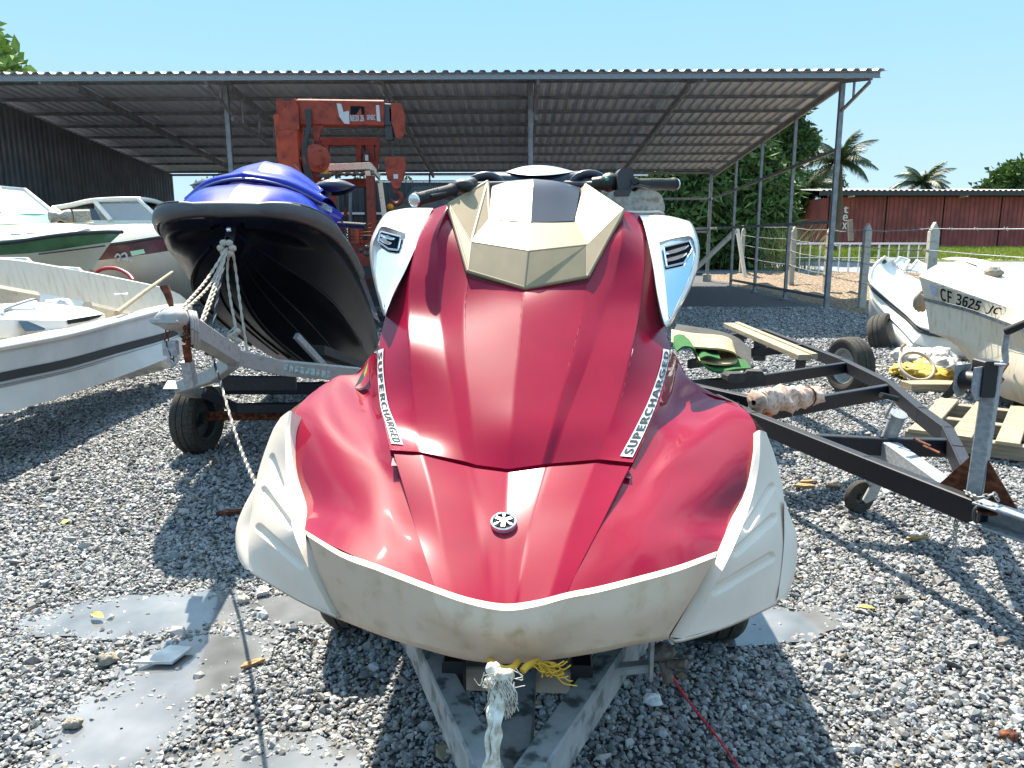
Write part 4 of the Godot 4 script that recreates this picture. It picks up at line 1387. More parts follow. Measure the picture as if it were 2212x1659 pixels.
func cowls(t: Node3D) -> void:
	# outline, then the window of the chrome insert, point for point; third number: aft
	var sides := [[
		[[1381, 465, 1.22], [1434, 466, 1.22], [1474, 475, 1.21], [1492, 484, 1.17], [1506, 519, 1.12], [1508, 556, 1.07], [1494, 612, 1.0], [1464, 669, 0.91], [1441, 706, 0.86], [1431, 690, 0.87], [1418, 630, 0.93], [1410, 575, 1.0], [1398, 517, 1.10], [1390, 485, 1.18]],
		[[1424, 523, 1.08], [1445, 517, 1.10], [1475, 511, 1.11], [1493, 511, 1.11], [1501, 530, 1.09], [1502, 553, 1.06], [1487, 604, 0.99], [1462, 660, 0.91], [1447, 690, 0.87], [1443, 680, 0.88], [1440, 645, 0.92], [1436, 605, 0.97], [1431, 570, 1.02], [1427, 540, 1.06]],
		[[1432, 538], [1488, 524], [1495, 541], [1477, 571], [1439, 580]]], [
		[[936, 450, 1.24], [887, 450, 1.24], [855, 455, 1.23], [836, 462, 1.20], [818, 487, 1.16], [802, 527, 1.12], [804, 578, 1.05], [817, 636, 0.96], [831, 681, 0.89], [836, 672, 0.89], [853, 630, 0.94], [872, 594, 0.99], [892, 550, 1.05], [905, 519, 1.12]],
		[[878, 505, 1.13], [858, 498, 1.13], [838, 491, 1.13], [824, 489, 1.13], [813, 508, 1.11], [805, 532, 1.09], [807, 578, 1.04], [817, 626, 0.97], [828, 666, 0.90], [833, 655, 0.91], [843, 620, 0.95], [856, 580, 1.00], [866, 545, 1.05], [873, 522, 1.09]],
		[[822, 503], [866, 515], [862, 544], [840, 541], [817, 524]]]]
	for k in 2:
		var g := G.new()
		var sgn := 1.0 if k == 0 else -1.0
		var o: Array = sides[k][0]; var w: Array = sides[k][1]
		var c := Vector2(1465, 565) if k == 0 else Vector2(842, 545)
		var back := []; var side_ := []; var rim := []; var fr := []; var win := []; var dip := []
		for q in ring_of(o, 0.93, c, 0.34): back.append(q + Vector3(-sgn * 0.05, -0.01, 0))
		side_ = ring_of(o, 0.995, c, 0.10)
		rim = ring_of(o, 1.0, c, 0.02)
		fr = ring_of(o, 0.975, c, 0.0)
		win = ring_of(w, 1.0, c, -0.004)
		dip = ring_of(w, 0.985, c, 0.010)
		var cen := Vector3.ZERO
		for q in back: cen += q
		cen /= back.size()
		for r in [back, side_, rim, fr, win, dip]: r.append(r[0])
		g.loft([back, side_, rim, fr], 3, 3, [], cen)
		g.loft([fr, win], 1, 3, [], cen)
		g.loft([win, dip], 1, 3, [], S(c.x, c.y, 0.5))
		part("intake_cowl", g, M.cowl, t)
		# chrome insert
		g = G.new()
		g.poly(dip.slice(0, dip.size() - 1), cen)
		var ch := part("chrome_insert", g, M.chrome, t)
		# the slotted vent with its blades
		var v: Array = sides[k][2]
		var hole := []
		var deepr := []
		var bb := Basis(Vector3.UP, deg_to_rad(-SKI_YAW)).inverse()
		var eye := bb * (EYE - SKI_AT)
		for q in v:
			var ray := bb * sight(q[0], q[1])
			for i in range(1, dip.size() - 2):
				var hit = Geometry3D.ray_intersects_triangle(eye, ray, dip[0], dip[i], dip[i + 1])
				if hit != null:
					var fn: Vector3 = ((dip[i] as Vector3) - dip[0]).cross((dip[i + 1] as Vector3) - dip[0]).normalized()
					if fn.dot(ray) > 0: fn = -fn
					hole.append((hit as Vector3) + fn * 0.007); deepr.append((hit as Vector3) + fn * 0.004)
					break
		if hole.size() < 5: print("vent missed ", hole.size())
		g = G.new()
		g.poly(deepr, cen)
		part("vent_opening", g, M.emblem_dark, ch)
		g = G.new()
		for i in 5:
			g.bar(hole[i], hole[(i + 1) % 5], 0.005, 0.005, Vector3.UP, 0.001)
		part("vent_frame", g, M.chrome, ch)
		for i in 2:
			g = G.new()
			var f0 := 0.36 + 0.36 * i; var f1 := 0.30 + 0.36 * i
			var a0: Vector3 = (hole[0] as Vector3).lerp(hole[4], f0); var b0: Vector3 = (hole[1] as Vector3).lerp(hole[3], f1)
			var nn: Vector3 = ((hole[1] as Vector3) - hole[0]).cross((hole[4] as Vector3) - hole[0]).normalized()
			if nn.z < 0: nn = -nn
			var row := []
			for s in 7:
				var p := a0.lerp(b0, s / 6.0)
				var wd := 0.0075 * (0.25 + 0.75 * sin(PI * clampf(s / 6.0 * 0.9 + 0.08, 0, 1)))
				var up: Vector3 = ((hole[0] as Vector3) - hole[4]).normalized()
				row.append([p + up * wd + nn * 0.001, p + nn * 0.009, p - up * wd + nn * 0.001])
			var rows := []
			for r in row: rows.append(r)
			g.loft(rows, 2, 3, [1], cen)
			part("blade", g, M.chrome, ch)

func crown_of_hood(t: Node3D) -> void:
	var g := G.new()
	var tip := S(1133, 620, 0.925); var bl := S(1009, 583, 0.945); var br := S(1270, 594, 0.94)
	var cr_ := S(1142, 541, 0.985); var rl := S(1016, 521, 1.04); var rr := S(1270, 527, 1.035)
	var ol := S(967, 438, 1.17); var or_ := S(1348, 451, 1.165)
	var pl := S(1052, 389, 1.37); var pr := S(1266, 396, 1.365)
	var kl := S(1056, 473, 1.175); var kc := S(1147, 479, 1.125); var kr := S(1243, 478, 1.175)
	var il := S(1061, 402, 1.385); var ir := S(1254, 407, 1.375)
	var dp := Vector3(0.05, 0.9, -1.3)
	g.poly([tip, bl, rl, cr_], dp); g.poly([tip, br, rr, cr_], dp)
	g.poly([bl, ol, rl], dp); g.poly([br, or_, rr], dp)
	var ml := S(1050, 525, 1.02); var mr := S(1236, 520, 1.02)
	g.poly([rl, ol, pl], dp); g.poly([rl, pl, kl], dp); g.poly([rl, kl, kc, cr_], dp)
	g.poly([rr, or_, pr], dp); g.poly([rr, pr, kr], dp); g.poly([rr, kr, kc, cr_], dp)
	# inner cheeks beside the black panel, and the sides running back
	g.poly([pl, il, kl], dp + Vector3(-1, 0, 0)); g.poly([pr, ir, kr], dp + Vector3(1, 0, 0))
	var back := Vector3(0, -0.10, -0.30)
	g.poly([ol, pl, pl + back * 0.8, ol + back * 0.8], dp); g.poly([or_, pr, pr + back * 0.8, or_ + back * 0.8], dp)
	g.poly([pl, il, il + back * 0.6, pl + back * 0.8], dp + Vector3(-1, 0, 0)); g.poly([pr, ir, ir + back * 0.6, pr + back * 0.8], dp + Vector3(1, 0, 0))
	for e in [[tip, bl], [bl, ol], [tip, br], [br, or_]]:
		var d := Vector3(0, -0.022, -0.012)
		g.poly([e[0], e[1], e[1] + d, e[0] + d], dp)
	# rounded edges
	for e in [[tip, cr_], [cr_, kc], [bl, rl], [rl, cr_], [rl, kl], [rl, ol], [rl, pl], [ol, pl], [pl, kl], [br, rr], [rr, cr_], [rr, kr], [rr, or_], [rr, pr], [or_, pr], [pr, kr], [tip, bl], [tip, br], [bl, ol], [br, or_]]:
		var inw: Vector3 = (dp - ((e[0] as Vector3) + e[1]) / 2).normalized() * 0.0060
		g.tube([(e[0] as Vector3) + inw, (e[1] as Vector3) + inw], 0.0060, 10)
	part("hood_crown", g, M.beige, t)
	g = G.new()
	for e in [[tip, bl], [bl, ol], [tip, br], [br, or_]]:
		var d := Vector3(0, -0.017, 0.0)
		g.bar(e[0] + d, e[1] + d, 0.004, 0.008)
	part("crown_gasket", g, M.red_dark, t)
	# dark centre panel
	g = G.new()
	var rows := [
		SR([1059, 473, 1.17, 1100, 476, 1.143, 1147, 480, 1.12, 1195, 479, 1.143, 1240, 477, 1.17]),
		SR([1060, 440, 1.25, 1101, 440, 1.22, 1149, 440, 1.195, 1200, 441, 1.22, 1247, 443, 1.25]),
		SR([1062, 410, 1.33, 1103, 402, 1.30, 1151, 400, 1.275, 1204, 403, 1.30, 1252, 412, 1.33]),
		SR([1064, 401, 1.38, 1104, 391, 1.355, 1152, 387, 1.335, 1205, 392, 1.355, 1253, 405, 1.38]),
		SR([1066, 404, 1.42, 1105, 393, 1.41, 1152, 389, 1.405, 1206, 394, 1.41, 1252, 408, 1.42])]
	g.loft(rows, 4, 4, [2], dp)
	part("centre_panel", g, M.slate, t)
	# instrument pod behind, with its pale lens
	g = G.new()
	rows = [
		SR([1017, 420, 1.43, 1040, 412, 1.43, 1080, 405, 1.43, 1160, 400, 1.42, 1235, 405, 1.43, 1278, 412, 1.43, 1300, 420, 1.43]),
		SR([1019, 402, 1.45, 1034, 384, 1.45, 1072, 376, 1.45, 1160, 380, 1.44, 1238, 374, 1.45, 1288, 376, 1.45, 1297, 402, 1.45]),
		SR([1022, 398, 1.53, 1040, 379, 1.53, 1078, 372, 1.53, 1160, 374, 1.53, 1236, 370, 1.53, 1284, 373, 1.53, 1295, 398, 1.53]),
		SR([1026, 405, 1.66, 1042, 386, 1.66, 1080, 374, 1.66, 1160, 366, 1.66, 1236, 374, 1.66, 1282, 382, 1.66, 1292, 405, 1.66])]
	g.loft(rows, 4, 4, [3], dp)
	part("instrument_pod", g, M.slate, t)
	for q in [[1050, 396, 1], [1272, 392, -1]]:
		g = G.new()
		var c := S(q[0], q[1], 1.42)
		var r := []
		for i in 9:
			var a := PI * (0.05 + 0.9 * i / 8.0)
			r.append(c + Vector3(cos(a) * 0.055, sin(a) * 0.038 - 0.012, 0.0))
		g.tube(r, 0.012, 8)
		g.blob(c + Vector3(0, -0.006, -0.03), Vector3(0.05, 0.03, 0.04), 5, 0.02)
		part("pod_shoulder", g, M.slate, t)
	g = G.new()
	rows = [
		SR([1094, 372, 1.46, 1125, 377, 1.42, 1160, 379, 1.40, 1198, 377, 1.42, 1240, 371, 1.46]),
		SR([1094, 371, 1.48, 1127, 368, 1.46, 1162, 367, 1.45, 1200, 368, 1.46, 1240, 370, 1.48]),
		SR([1095, 370, 1.52, 1128, 360, 1.54, 1166, 357, 1.54, 1204, 361, 1.54, 1239, 370, 1.52]),
		SR([1098, 371, 1.60, 1130, 362, 1.64, 1166, 359, 1.65, 1204, 363, 1.64, 1237, 371, 1.60])]
	g.loft(rows, 4, 4, [], dp)
	part("display_lens", g, M.slate_light, t)

func handlebars(t: Node3D) -> void:
	var g := G.new()
	var l0 := S(897, 432, 1.10); var l1 := S(978, 411, 1.24)
	var r0 := S(1370, 399, 1.34); var r1 := S(1457, 398, 1.46)
	# bar hidden under the pod
	g.tube([l1, S(1030, 402, 1.36), S(1160, 398, 1.46), S(1290, 400, 1.38), r0], 0.013, 8)
	part("handlebar", g, M.dark_steel, t)
	for q in [[l1, l0], [r0, r1]]:
		g = G.new()
		var a: Vector3 = q[0]; var b: Vector3 = q[1]
		var pts := []; var rad := []
		for i in 33:
			pts.append(a.lerp(b, i / 32.0))
			rad.append(0.0178 + (0.0012 if i % 2 else 0.0) + (0.003 if i < 2 or i > 30 else 0.0))
		g.tube(pts, rad, 16)
		var gp := part("grip", g, M.rubber, t)
		g = G.new()
		var d := (b - a).normalized()
		var up := Vector3.UP
		var r := d.cross(up).normalized()
		g.lathe([Vector2(0, 0.012), Vector2(0.012, 0.012), Vector2(0.0185, 0.008), Vector2(0.0195, 0.0), Vector2(0.0185, -0.004)], Transform3D(Basis(r, d, r.cross(d)), b), 20)
		part("end_cap", g, M.silver, gp)
		g = G.new()
		var m := a.lerp(b, 0.55)
		var al := (b - a) * 0.34
		if al.x < 0: al = -al
		text_on(g, "YAMAHA", m - al / 2 + Vector3(0, 0.004, 0.0185), al, Vector3(0, 0.011, -0.003))
		part("lettering", g, M.dark_steel, gp)
	# switch housings
	g = G.new()
	var sc := S(1316, 394, 1.36)
	g.blob(sc, Vector3(0.032, 0.030, 0.034), 3, 0.06)
	g.tube([sc, sc + Vector3(-0.05, -0.006, -0.01)], 0.022, 12)
	var hs := part("switch_housing", g, M.black_plastic, t)
	g = G.new()
	g.blob(S(1311, 387, 1.325), Vector3(0.007, 0.006, 0.004), 3, 0.0)
	part("button", g, mat(Color(0.03, 0.30, 0.16), 0.3), hs)
	g = G.new()
	var tc := S(1347, 393, 1.345)
	g.plate(PackedVector2Array([Vector2(-0.021, -0.036), Vector2(0.017, -0.036), Vector2(0.024, -0.020), Vector2(0.026, 0.026), Vector2(0.019, 0.038), Vector2(-0.014, 0.038), Vector2(-0.024, 0.026)]), Transform3D(Basis(Vector3.UP, 0.1), tc), 0.055)
	g.box(S(1343, 418, 1.335), Vector3(0.046, 0.020, 0.05))
	var th := part("throttle_housing", g, M.dark_steel, t)
	g = G.new()
	g.box(S(1371, 391, 1.31), Vector3(0.018, 0.016, 0.02))
	g.tube([S(1362, 402, 1.30), S(1385, 401, 1.31), S(1402, 406, 1.33)], 0.004, 6)
	part("throttle_lever", g, M.black_plastic, th)
	g = G.new()
	var lc := S(1000, 402, 1.27)
	g.blob(lc, Vector3(0.034, 0.022, 0.03), 8, 0.1)
	g.tube([lc, S(1022, 395, 1.34)], 0.017, 10)
	g.tube([lc + Vector3(-0.02, 0, 0.01), S(960, 418, 1.185), S(930, 424, 1.13)], 0.006, 6)
	part("switch_housing", g, M.black_plastic, t)

func red_hull(t: Node3D) -> void:
	# hull below the rub rail: keel, chine, gunwale at stations aft
	var st := [[0.10, 0.03, 0.67, 0.10, 0.70, 0.20, 0.76], [0.22, 0.02, 0.60, 0.20, 0.655, 0.33, 0.78], [0.45, 0.0, 0.54, 0.34, 0.62, 0.46, 0.79], [0.85, 0.0, 0.50, 0.44, 0.59, 0.555, 0.79], [1.5, 0.0, 0.485, 0.47, 0.58, 0.60, 0.78], [2.4, 0.0, 0.48, 0.47, 0.58, 0.60, 0.76], [3.25, 0.0, 0.49, 0.45, 0.59, 0.56, 0.74]]
	var g := G.new()
	var cx := func(a: float) -> float: return 0.0
	var rows := []
	for s in st:
		var z: float = -s[0]
		rows.append([Vector3(-s[5], s[6], z), Vector3(-s[3], s[4], z), Vector3(-s[3] * 0.5, lerpf(s[2], s[4], 0.45), z), Vector3(-s[1], s[2], z), Vector3(s[1], s[2], z), Vector3(s[3] * 0.5, lerpf(s[2], s[4], 0.45), z), Vector3(s[3], s[4], z), Vector3(s[5], s[6], z)])
	g.loft(rows, 3, 2, [1, 3, 4, 6], Vector3(0, 0.9, -1.5))
	var tr := []
	for q in rows[6]: tr.append(q)
	g.poly(tr, Vector3(0, 0.7, -1))
	part("hull", g, M.hull, t)
	# rub rail
	g = G.new()
	for s in [-1, 1]:
		var p := []
		for q in st.slice(2): p.append(Vector3(s * (q[5] + 0.01), q[6] + 0.01, -q[0]))
		g.tube(G.spline(p, 4), 0.028, 8)
	part("rub_rail", g, M.guard, t)
	# deck sides, footwells and the body behind the hood
	g = G.new()
	rows = []
	for q in [[0.75, 0.52, 0.20, 1.0], [1.0, 0.57, 0.27, 1.20], [1.3, 0.59, 0.27, 1.30], [1.7, 0.60, 0.20, 1.22], [2.2, 0.60, 0.19, 1.15], [2.9, 0.585, 0.18, 1.05], [3.2, 0.55, 0.17, 0.95]]:
		var z: float = -q[0]
		rows.append([Vector3(-q[1], 0.79, z), Vector3(-q[1] + 0.06, 0.86, z), Vector3(-q[2] - 0.10, 0.85, z), Vector3(-q[2], q[3], z), Vector3(0, q[3] + 0.02, z), Vector3(q[2], q[3], z), Vector3(q[2] + 0.10, 0.85, z), Vector3(q[1] - 0.06, 0.86, z), Vector3(q[1], 0.79, z)])
	g.loft(rows, 3, 3, [2, 6], Vector3(0, 0.6, -1.8))
	part("deck", g, M.red_gloss, t)
	g = G.new()
	rows = []
	for q in [[1.55, 0.16, 1.26], [1.8, 0.19, 1.33], [2.2, 0.20, 1.27], [2.5, 0.21, 1.30], [2.9, 0.20, 1.24], [3.1, 0.14, 1.08]]:
		var z: float = -q[0]
		rows.append([Vector3(-q[1], q[2] - 0.16, z), Vector3(-q[1] * 0.95, q[2] - 0.03, z), Vector3(-q[1] * 0.5, q[2], z), Vector3(q[1] * 0.5, q[2], z), Vector3(q[1] * 0.95, q[2] - 0.03, z), Vector3(q[1], q[2] - 0.16, z)])
	g.loft(rows, 4, 3, [], Vector3(0, 0.8, -2.2))
	part("seat", g, M.seat, t)
	# the yellow and black sticker on the left flank
	g = G.new()
	g.poly([S(765, 838, 0.845), S(778, 816, 0.86), S(797, 778, 0.90), S(794, 800, 0.855), S(781, 826, 0.83)], Vector3(0, 0, -1.2))
	var dn := part("warning_sticker", g, M.decal_grey, t)
	g = G.new()
	g.poly([S(786, 806, 0.835), S(795, 783, 0.875), S(792, 803, 0.845), S(787, 814, 0.83)], Vector3(0, 0, -1.2))
	part("yellow_band", g, M.decal_yellow, dn)

# ---------------------------------------------------------------- small makers
func rope(called: String, pts: Array, r: float, m: Material, parent: Node, strands := 2, sub := 6, m2: Material = null) -> Node3D:
	var fine := G.spline(pts, sub)
	var first: Node3D = null
	var gs := [G.new(), G.new()]
	var l := 0.0
	for s in strands:
		var p := []
		l = 0.0
		for i in fine.size():
			if i > 0: l += (fine[i] as Vector3).distance_to(fine[i - 1])
		var n := int(l / (r * 1.5)) + 2
		var at := 0
		var acc := 0.0
		for k in n:
			var want := l * k / (n - 1.0)
			while at < fine.size() - 2 and acc + (fine[at] as Vector3).distance_to(fine[at + 1]) < want:
				acc += (fine[at] as Vector3).distance_to(fine[at + 1]); at += 1
			var seg: float = (fine[at] as Vector3).distance_to(fine[at + 1])
			var c: Vector3 = (fine[at] as Vector3).lerp(fine[at + 1], clampf((want - acc) / maxf(seg, 1e-6), 0, 1))
			var f: Vector3 = ((fine[at + 1] as Vector3) - (fine[at] as Vector3)).normalized()
			var a := f.cross(Vector3(0.31, 0.2, 0.93)).normalized(); var b := f.cross(a)
			var ph := TAU * s / strands + want / (r * 2.6)
			p.append(c + (a * cos(ph) + b * sin(ph)) * r * 0.42)
		gs[1 if m2 and s == 1 else 0].tube(p, r * 0.62, 6)
	var o := part(called, gs[0], m, parent)
	if m2: part("light_strand", gs[1], m2, o)
	return o

func chain_links(g: G, pts: Array, size: float) -> void:
	var fine := G.spline(pts, 8)
	var l := 0.0
	var last: Vector3 = fine[0]
	var k := 0
	for i in fine.size():
		if (fine[i] as Vector3).distance_to(last) < size * 1.35 and i > 0: continue
		var f: Vector3 = ((fine[mini(i + 1, fine.size() - 1)] as Vector3) - (fine[maxi(i - 1, 0)] as Vector3)).normalized()
		var a := f.cross(Vector3(0.2, 0.35, 0.9)).normalized()
		if k % 2: a = a.cross(f)
		var ring := []
		for j in 11:
			var t := TAU * j / 10.0
			ring.append((fine[i] as Vector3) + f * cos(t) * size + a * sin(t) * size * 0.62)
		g.tube(ring, size * 0.24, 5, false)
		last = fine[i]; k += 1

func wheel_parts(parent: Node3D, c: Vector3, axis: Vector3, r: float, w: float, rim_m: Material, rim_r := 0.6) -> void:
	axis = axis.normalized()
	var u := axis.cross(Vector3.UP).normalized()
	var xf := Transform3D(Basis(u, axis, u.cross(axis)), c)
	var g := G.new()
	var h := w / 2
	g.lathe([Vector2(r * rim_r, -h * 0.75), Vector2(r * 0.80, -h), Vector2(r * 0.93, -h * 0.92), Vector2(r * 0.985, -h * 0.70), Vector2(r, -h * 0.62), Vector2(r, -h * 0.30), Vector2(r * 0.975, -h * 0.28), Vector2(r * 0.975, -h * 0.22), Vector2(r, -h * 0.2), Vector2(r, h * 0.2), Vector2(r * 0.975, h * 0.22), Vector2(r * 0.975, h * 0.28), Vector2(r, h * 0.30), Vector2(r, h * 0.62), Vector2(r * 0.985, h * 0.70), Vector2(r * 0.93, h * 0.92), Vector2(r * 0.80, h), Vector2(r * rim_r, h * 0.75)], xf, 36)
	var o := part("tyre", g, M.tyre, parent)
	if rim_m:
		g = G.new()
		g.lathe([Vector2(r * rim_r, h * 0.78), Vector2(r * rim_r * 0.93, h * 0.72), Vector2(r * rim_r * 0.88, h * 0.2), Vector2(r * rim_r * 0.45, h * 0.05), Vector2(r * 0.16, h * 0.25), Vector2(r * 0.15, h * 0.7), Vector2(0, h * 0.72)], xf, 28)
		g.lathe([Vector2(r * rim_r, -h * 0.78), Vector2(r * rim_r * 0.93, -h * 0.72), Vector2(r * rim_r * 0.9, h * 0.1), Vector2(r * 0.3, h * 0.0), Vector2(0, 0)], xf, 28)
		part("rim", g, rim_m, parent)

# ---------------------------------------------------------------- the trailer below the red machine
func red_trailer() -> void:
	var t := thing("jet_ski_trailer", "muddy grey V-shaped steel trailer under the red jet ski", "trailer", SKI_AT, deg_to_rad(-SKI_YAW))
	var g: G
	for s in [-1, 1]:
		g = G.new()
		g.bar(Vector3(s * 0.012, 0.455, 0.02), Vector3(s * 0.235, 0.455, -0.50), 0.052, 0.085)
		g.bar(Vector3(s * 0.235, 0.455, -0.50), Vector3(s * 0.46, 0.455, -0.95), 0.052, 0.085)
		g.bar(Vector3(s * 0.46, 0.455, -0.95), Vector3(s * 0.46, 0.455, -3.0), 0.055, 0.085)
		part("side_beam", g, M.galv_muddy, t)
		g = G.new()
		g.box(Vector3(s * 0.135, 0.475, -0.335), Vector3(0.045, 0.10, 0.05))
		part("roller_bracket", g, M.black_plastic, t)
		g = G.new()
		g.bar(Vector3(s * 0.28, 0.53, -0.9), Vector3(s * 0.28, 0.50, -3.0), 0.09, 0.05)
		part("bunk", g, M.rubber, t)
		g = G.new()
		g.tube([Vector3(s * 0.46, 0.40, -1.45), Vector3(s * 0.56, 0.27, -1.45)], 0.03, 8)
		part("stub_axle", g, M.dark_steel, t)
	g = G.new()
	g.bar(Vector3(0, 0.43, 0.06), Vector3(0, 0.43, -3.0), 0.075, 0.07)
	part("centre_beam", g, M.galv_muddy, t)
	g = G.new()
	g.bar(Vector3(-0.22, 0.40, -0.47), Vector3(0.22, 0.40, -0.47), 0.05, 0.06)
	part("cross_member", g, M.concrete, t)
	g = G.new()
	for z in [-1.4, -2.4]: g.bar(Vector3(-0.46, 0.42, z), Vector3(0.46, 0.42, z), 0.05, 0.06)
	part("cross_member", g, M.galv_muddy, t)
	g = G.new()
	g.box(Vector3(0, 0.478, 0.03), Vector3(0.15, 0.03, 0.12))
	g.bar(Vector3(0, 0.44, 0.05), Vector3(0, 0.44, 0.34), 0.08, 0.07)
	g.blob(Vector3(0, 0.45, 0.38), Vector3(0.05, 0.045, 0.07), 4, 0.05)
	part("coupling", g, M.galv_old, t)
	for s in [-1, 1]:
		var w := Node3D.new()
		w.name = "wheel" if s < 0 else "wheel_001"
		t.add_child(w)
		wheel_parts(w, Vector3(s * 0.645, 0.262, -1.45), Vector3(s, 0, 0), 0.262, 0.16, M.galv_old)
	# rusty clamp on the right beam
	g = G.new()
	var c := Vector3(0.300, 0.505, -0.40)
	g.box(c + Vector3(-0.014, 0.0, 0.012), Vector3(0.008, 0.10, 0.035))
	g.bar(Vector3(0.19, 0.46, -0.40), c + Vector3(-0.012, -0.03, 0.0), 0.03, 0.02)
	part("clamp_plate", g, M.galv_old, t)
	g = G.new()
	g.tube([c + Vector3(-0.012, 0.008, 0.012), c + Vector3(0.032, 0.010, 0.02)], 0.016, 12)
	g.tube([c + Vector3(0.022, -0.006, 0.03), c + Vector3(0.056, 0.006, 0.05)], 0.011, 10)
	g.tube([c + Vector3(0.012, -0.008, 0.02), c + Vector3(0.022, -0.045, 0.04)], 0.011, 10)
	g.blob(c + Vector3(0.012, 0.014, 0.014), Vector3(0.026, 0.017, 0.022), 9, 0.35, 2.0)
	part("clamp", g, M.rust_dark, t)
	# ropes at the bow
	var st := thing("webbing_strap", "frayed white webbing strap knotted below the red jet ski's bow", "strap", at_depth(1075, 1445, 1.13))
	g = G.new()
	var kn := [at_depth(1068, 1440, 1.14), at_depth(1078, 1470, 1.10), at_depth(1073, 1510, 1.08), at_depth(1068, 1560, 1.06), at_depth(1066, 1610, 1.05), at_depth(1060, 1665, 1.04)]
	for k in 2:
		var rows := []
		var fine := G.spline(kn, 6)
		for i in fine.size():
			var tw := 0.5 * sin(i * 0.42 + k * 1.3)
			var wd := 0.0085 + 0.002 * sin(i * 0.9 + k)
			var d := Vector3(cos(tw), 0.15 * sin(i * 1.1), sin(tw)) * wd
			var o := (fine[i] as Vector3) - st.position + Vector3(-0.004 + 0.008 * k, 0, 0.004 * k + 0.003 * sin(i * 0.8))
			rows.append([o - d, o - d * 0.3 + Vector3(0, 0, 0.004), o + d * 0.4 + Vector3(0, 0, -0.002), o + d])
		g.loft(rows, 1, 2, [], Vector3(0, 0, -0.3))
	part("strap", g, M.rope_white, st)
	g = G.new()
	var r := RandomNumberGenerator.new()
	r.seed = 55
	var tc := at_depth(1078, 1463, 1.10) - st.position
	for i in 5:
		var a := TAU * i / 5.0
		g.blob(tc + Vector3(cos(a) * 0.012, 0.008 * sin(a * 2.0) + 0.004, sin(a) * 0.009), Vector3(0.013, 0.010, 0.011), 60 + i, 0.35, 2.0, 10, 7)
	part("knot", g, M.rope_white, st)
	g = G.new()
	for i in 70:
		var o := tc + Vector3(r.randfn() * 0.011, r.randf_range(-0.008, 0.010), 0.008 + r.randf() * 0.008)
		var e := tc + Vector3(0.006 + r.randfn() * 0.010, r.randf_range(-0.062, -0.035), 0.012 + r.randf() * 0.008)
		var m := (o + e) / 2 + Vector3(r.randfn() * 0.006, 0.006, 0.006)
		g.tube(G.spline([o, m, e], 3), 0.0011, 4, false)
	for i in 14:
		var o := tc + Vector3(r.randfn() * 0.018, 0.004, 0.01)
		var a := r.randf() * TAU
		g.tube(G.spline([o, o + Vector3(cos(a), sin(a), 0.4) * 0.013, o + Vector3(cos(a + 1.4), sin(a + 1.4), 0.2) * 0.021], 4), 0.0007, 4, false)
	part("frayed_end", g, M.rope_white, st).set_meta("kind", "stuff")
	var yr := thing("yellow_rope", "yellow rope end frayed into strands under the red jet ski's bow", "rope", at_depth(1150, 1445, 1.15))
	g = G.new()
	for i in 26:
		var o := at_depth(r.randf_range(1140, 1195), r.randf_range(1428, 1440), 1.16) - yr.position
		var e := at_depth(r.randf_range(1165, 1225), r.randf_range(1440, 1462), 1.13) - yr.position
		if i < 5: e = at_depth(1246 - i * 9, 1478 - i * 9 + r.randf() * 6, 1.12) - yr.position
		if i > 21: e = at_depth(1205 + (i - 21) * 7, 1428 + r.randf() * 9, 1.12) - yr.position
		g.tube(G.spline([o, o.lerp(e, 0.35) + Vector3(r.randfn() * 0.004, 0.004, 0.006), o.lerp(e, 0.7) + Vector3(r.randfn() * 0.004, -0.003, 0.008), e], 3), 0.0013, 4, false)
	part("frayed_end", g, M.rope_yellow, yr).set_meta("kind", "stuff")
	g = G.new()
	g.tube(G.spline([at_depth(1058, 1428, 1.17) - yr.position, at_depth(1072, 1438, 1.13) - yr.position, at_depth(1090, 1446, 1.12) - yr.position, at_depth(1108, 1442, 1.13) - yr.position, at_depth(1118, 1430, 1.16) - yr.position], 5), 0.006, 8)
	g.tube(G.spline([at_depth(1128, 1450, 1.13) - yr.position, at_depth(1140, 1438, 1.14) - yr.position, at_depth(1160, 1428, 1.17) - yr.position], 5), 0.006, 8)
	part("loop", g, M.rope_yellow, yr)
	# the red cord that runs out over the stones
	var cp := [SKI_AT + Vector3(0.326, 0.465, -0.365), at_depth(1450, 1462, 1.51), at_height(1468, 1488, 0.34), at_height(1506, 1540, 0.17), at_height(1540, 1581, 0.07), at_height(1572, 1624, 0.02), at_height(1600, 1668, 0.016), at_height(1632, 1740, 0.014)]
	var cd := thing("cord", "red twisted cord running from the rusty clamp down across the stones", "cord", cp[6])
	var lp := []
	for q in cp: lp.append(q - cd.position)
	rope("strand", lp, 0.0038, M.red_cord, cd, 2, 8)

# ---------------------------------------------------------------- the blue machine, bow high on its trailer
const BLUE_AT := Vector3(-1.525, 1.365, -4.7)

func blue_basis() -> Basis:
	var aft := Vector3(-0.083, -0.265, -1.0).normalized()
	var right := aft.cross(Vector3.UP).normalized()
	return Basis(right, right.cross(aft), -aft)

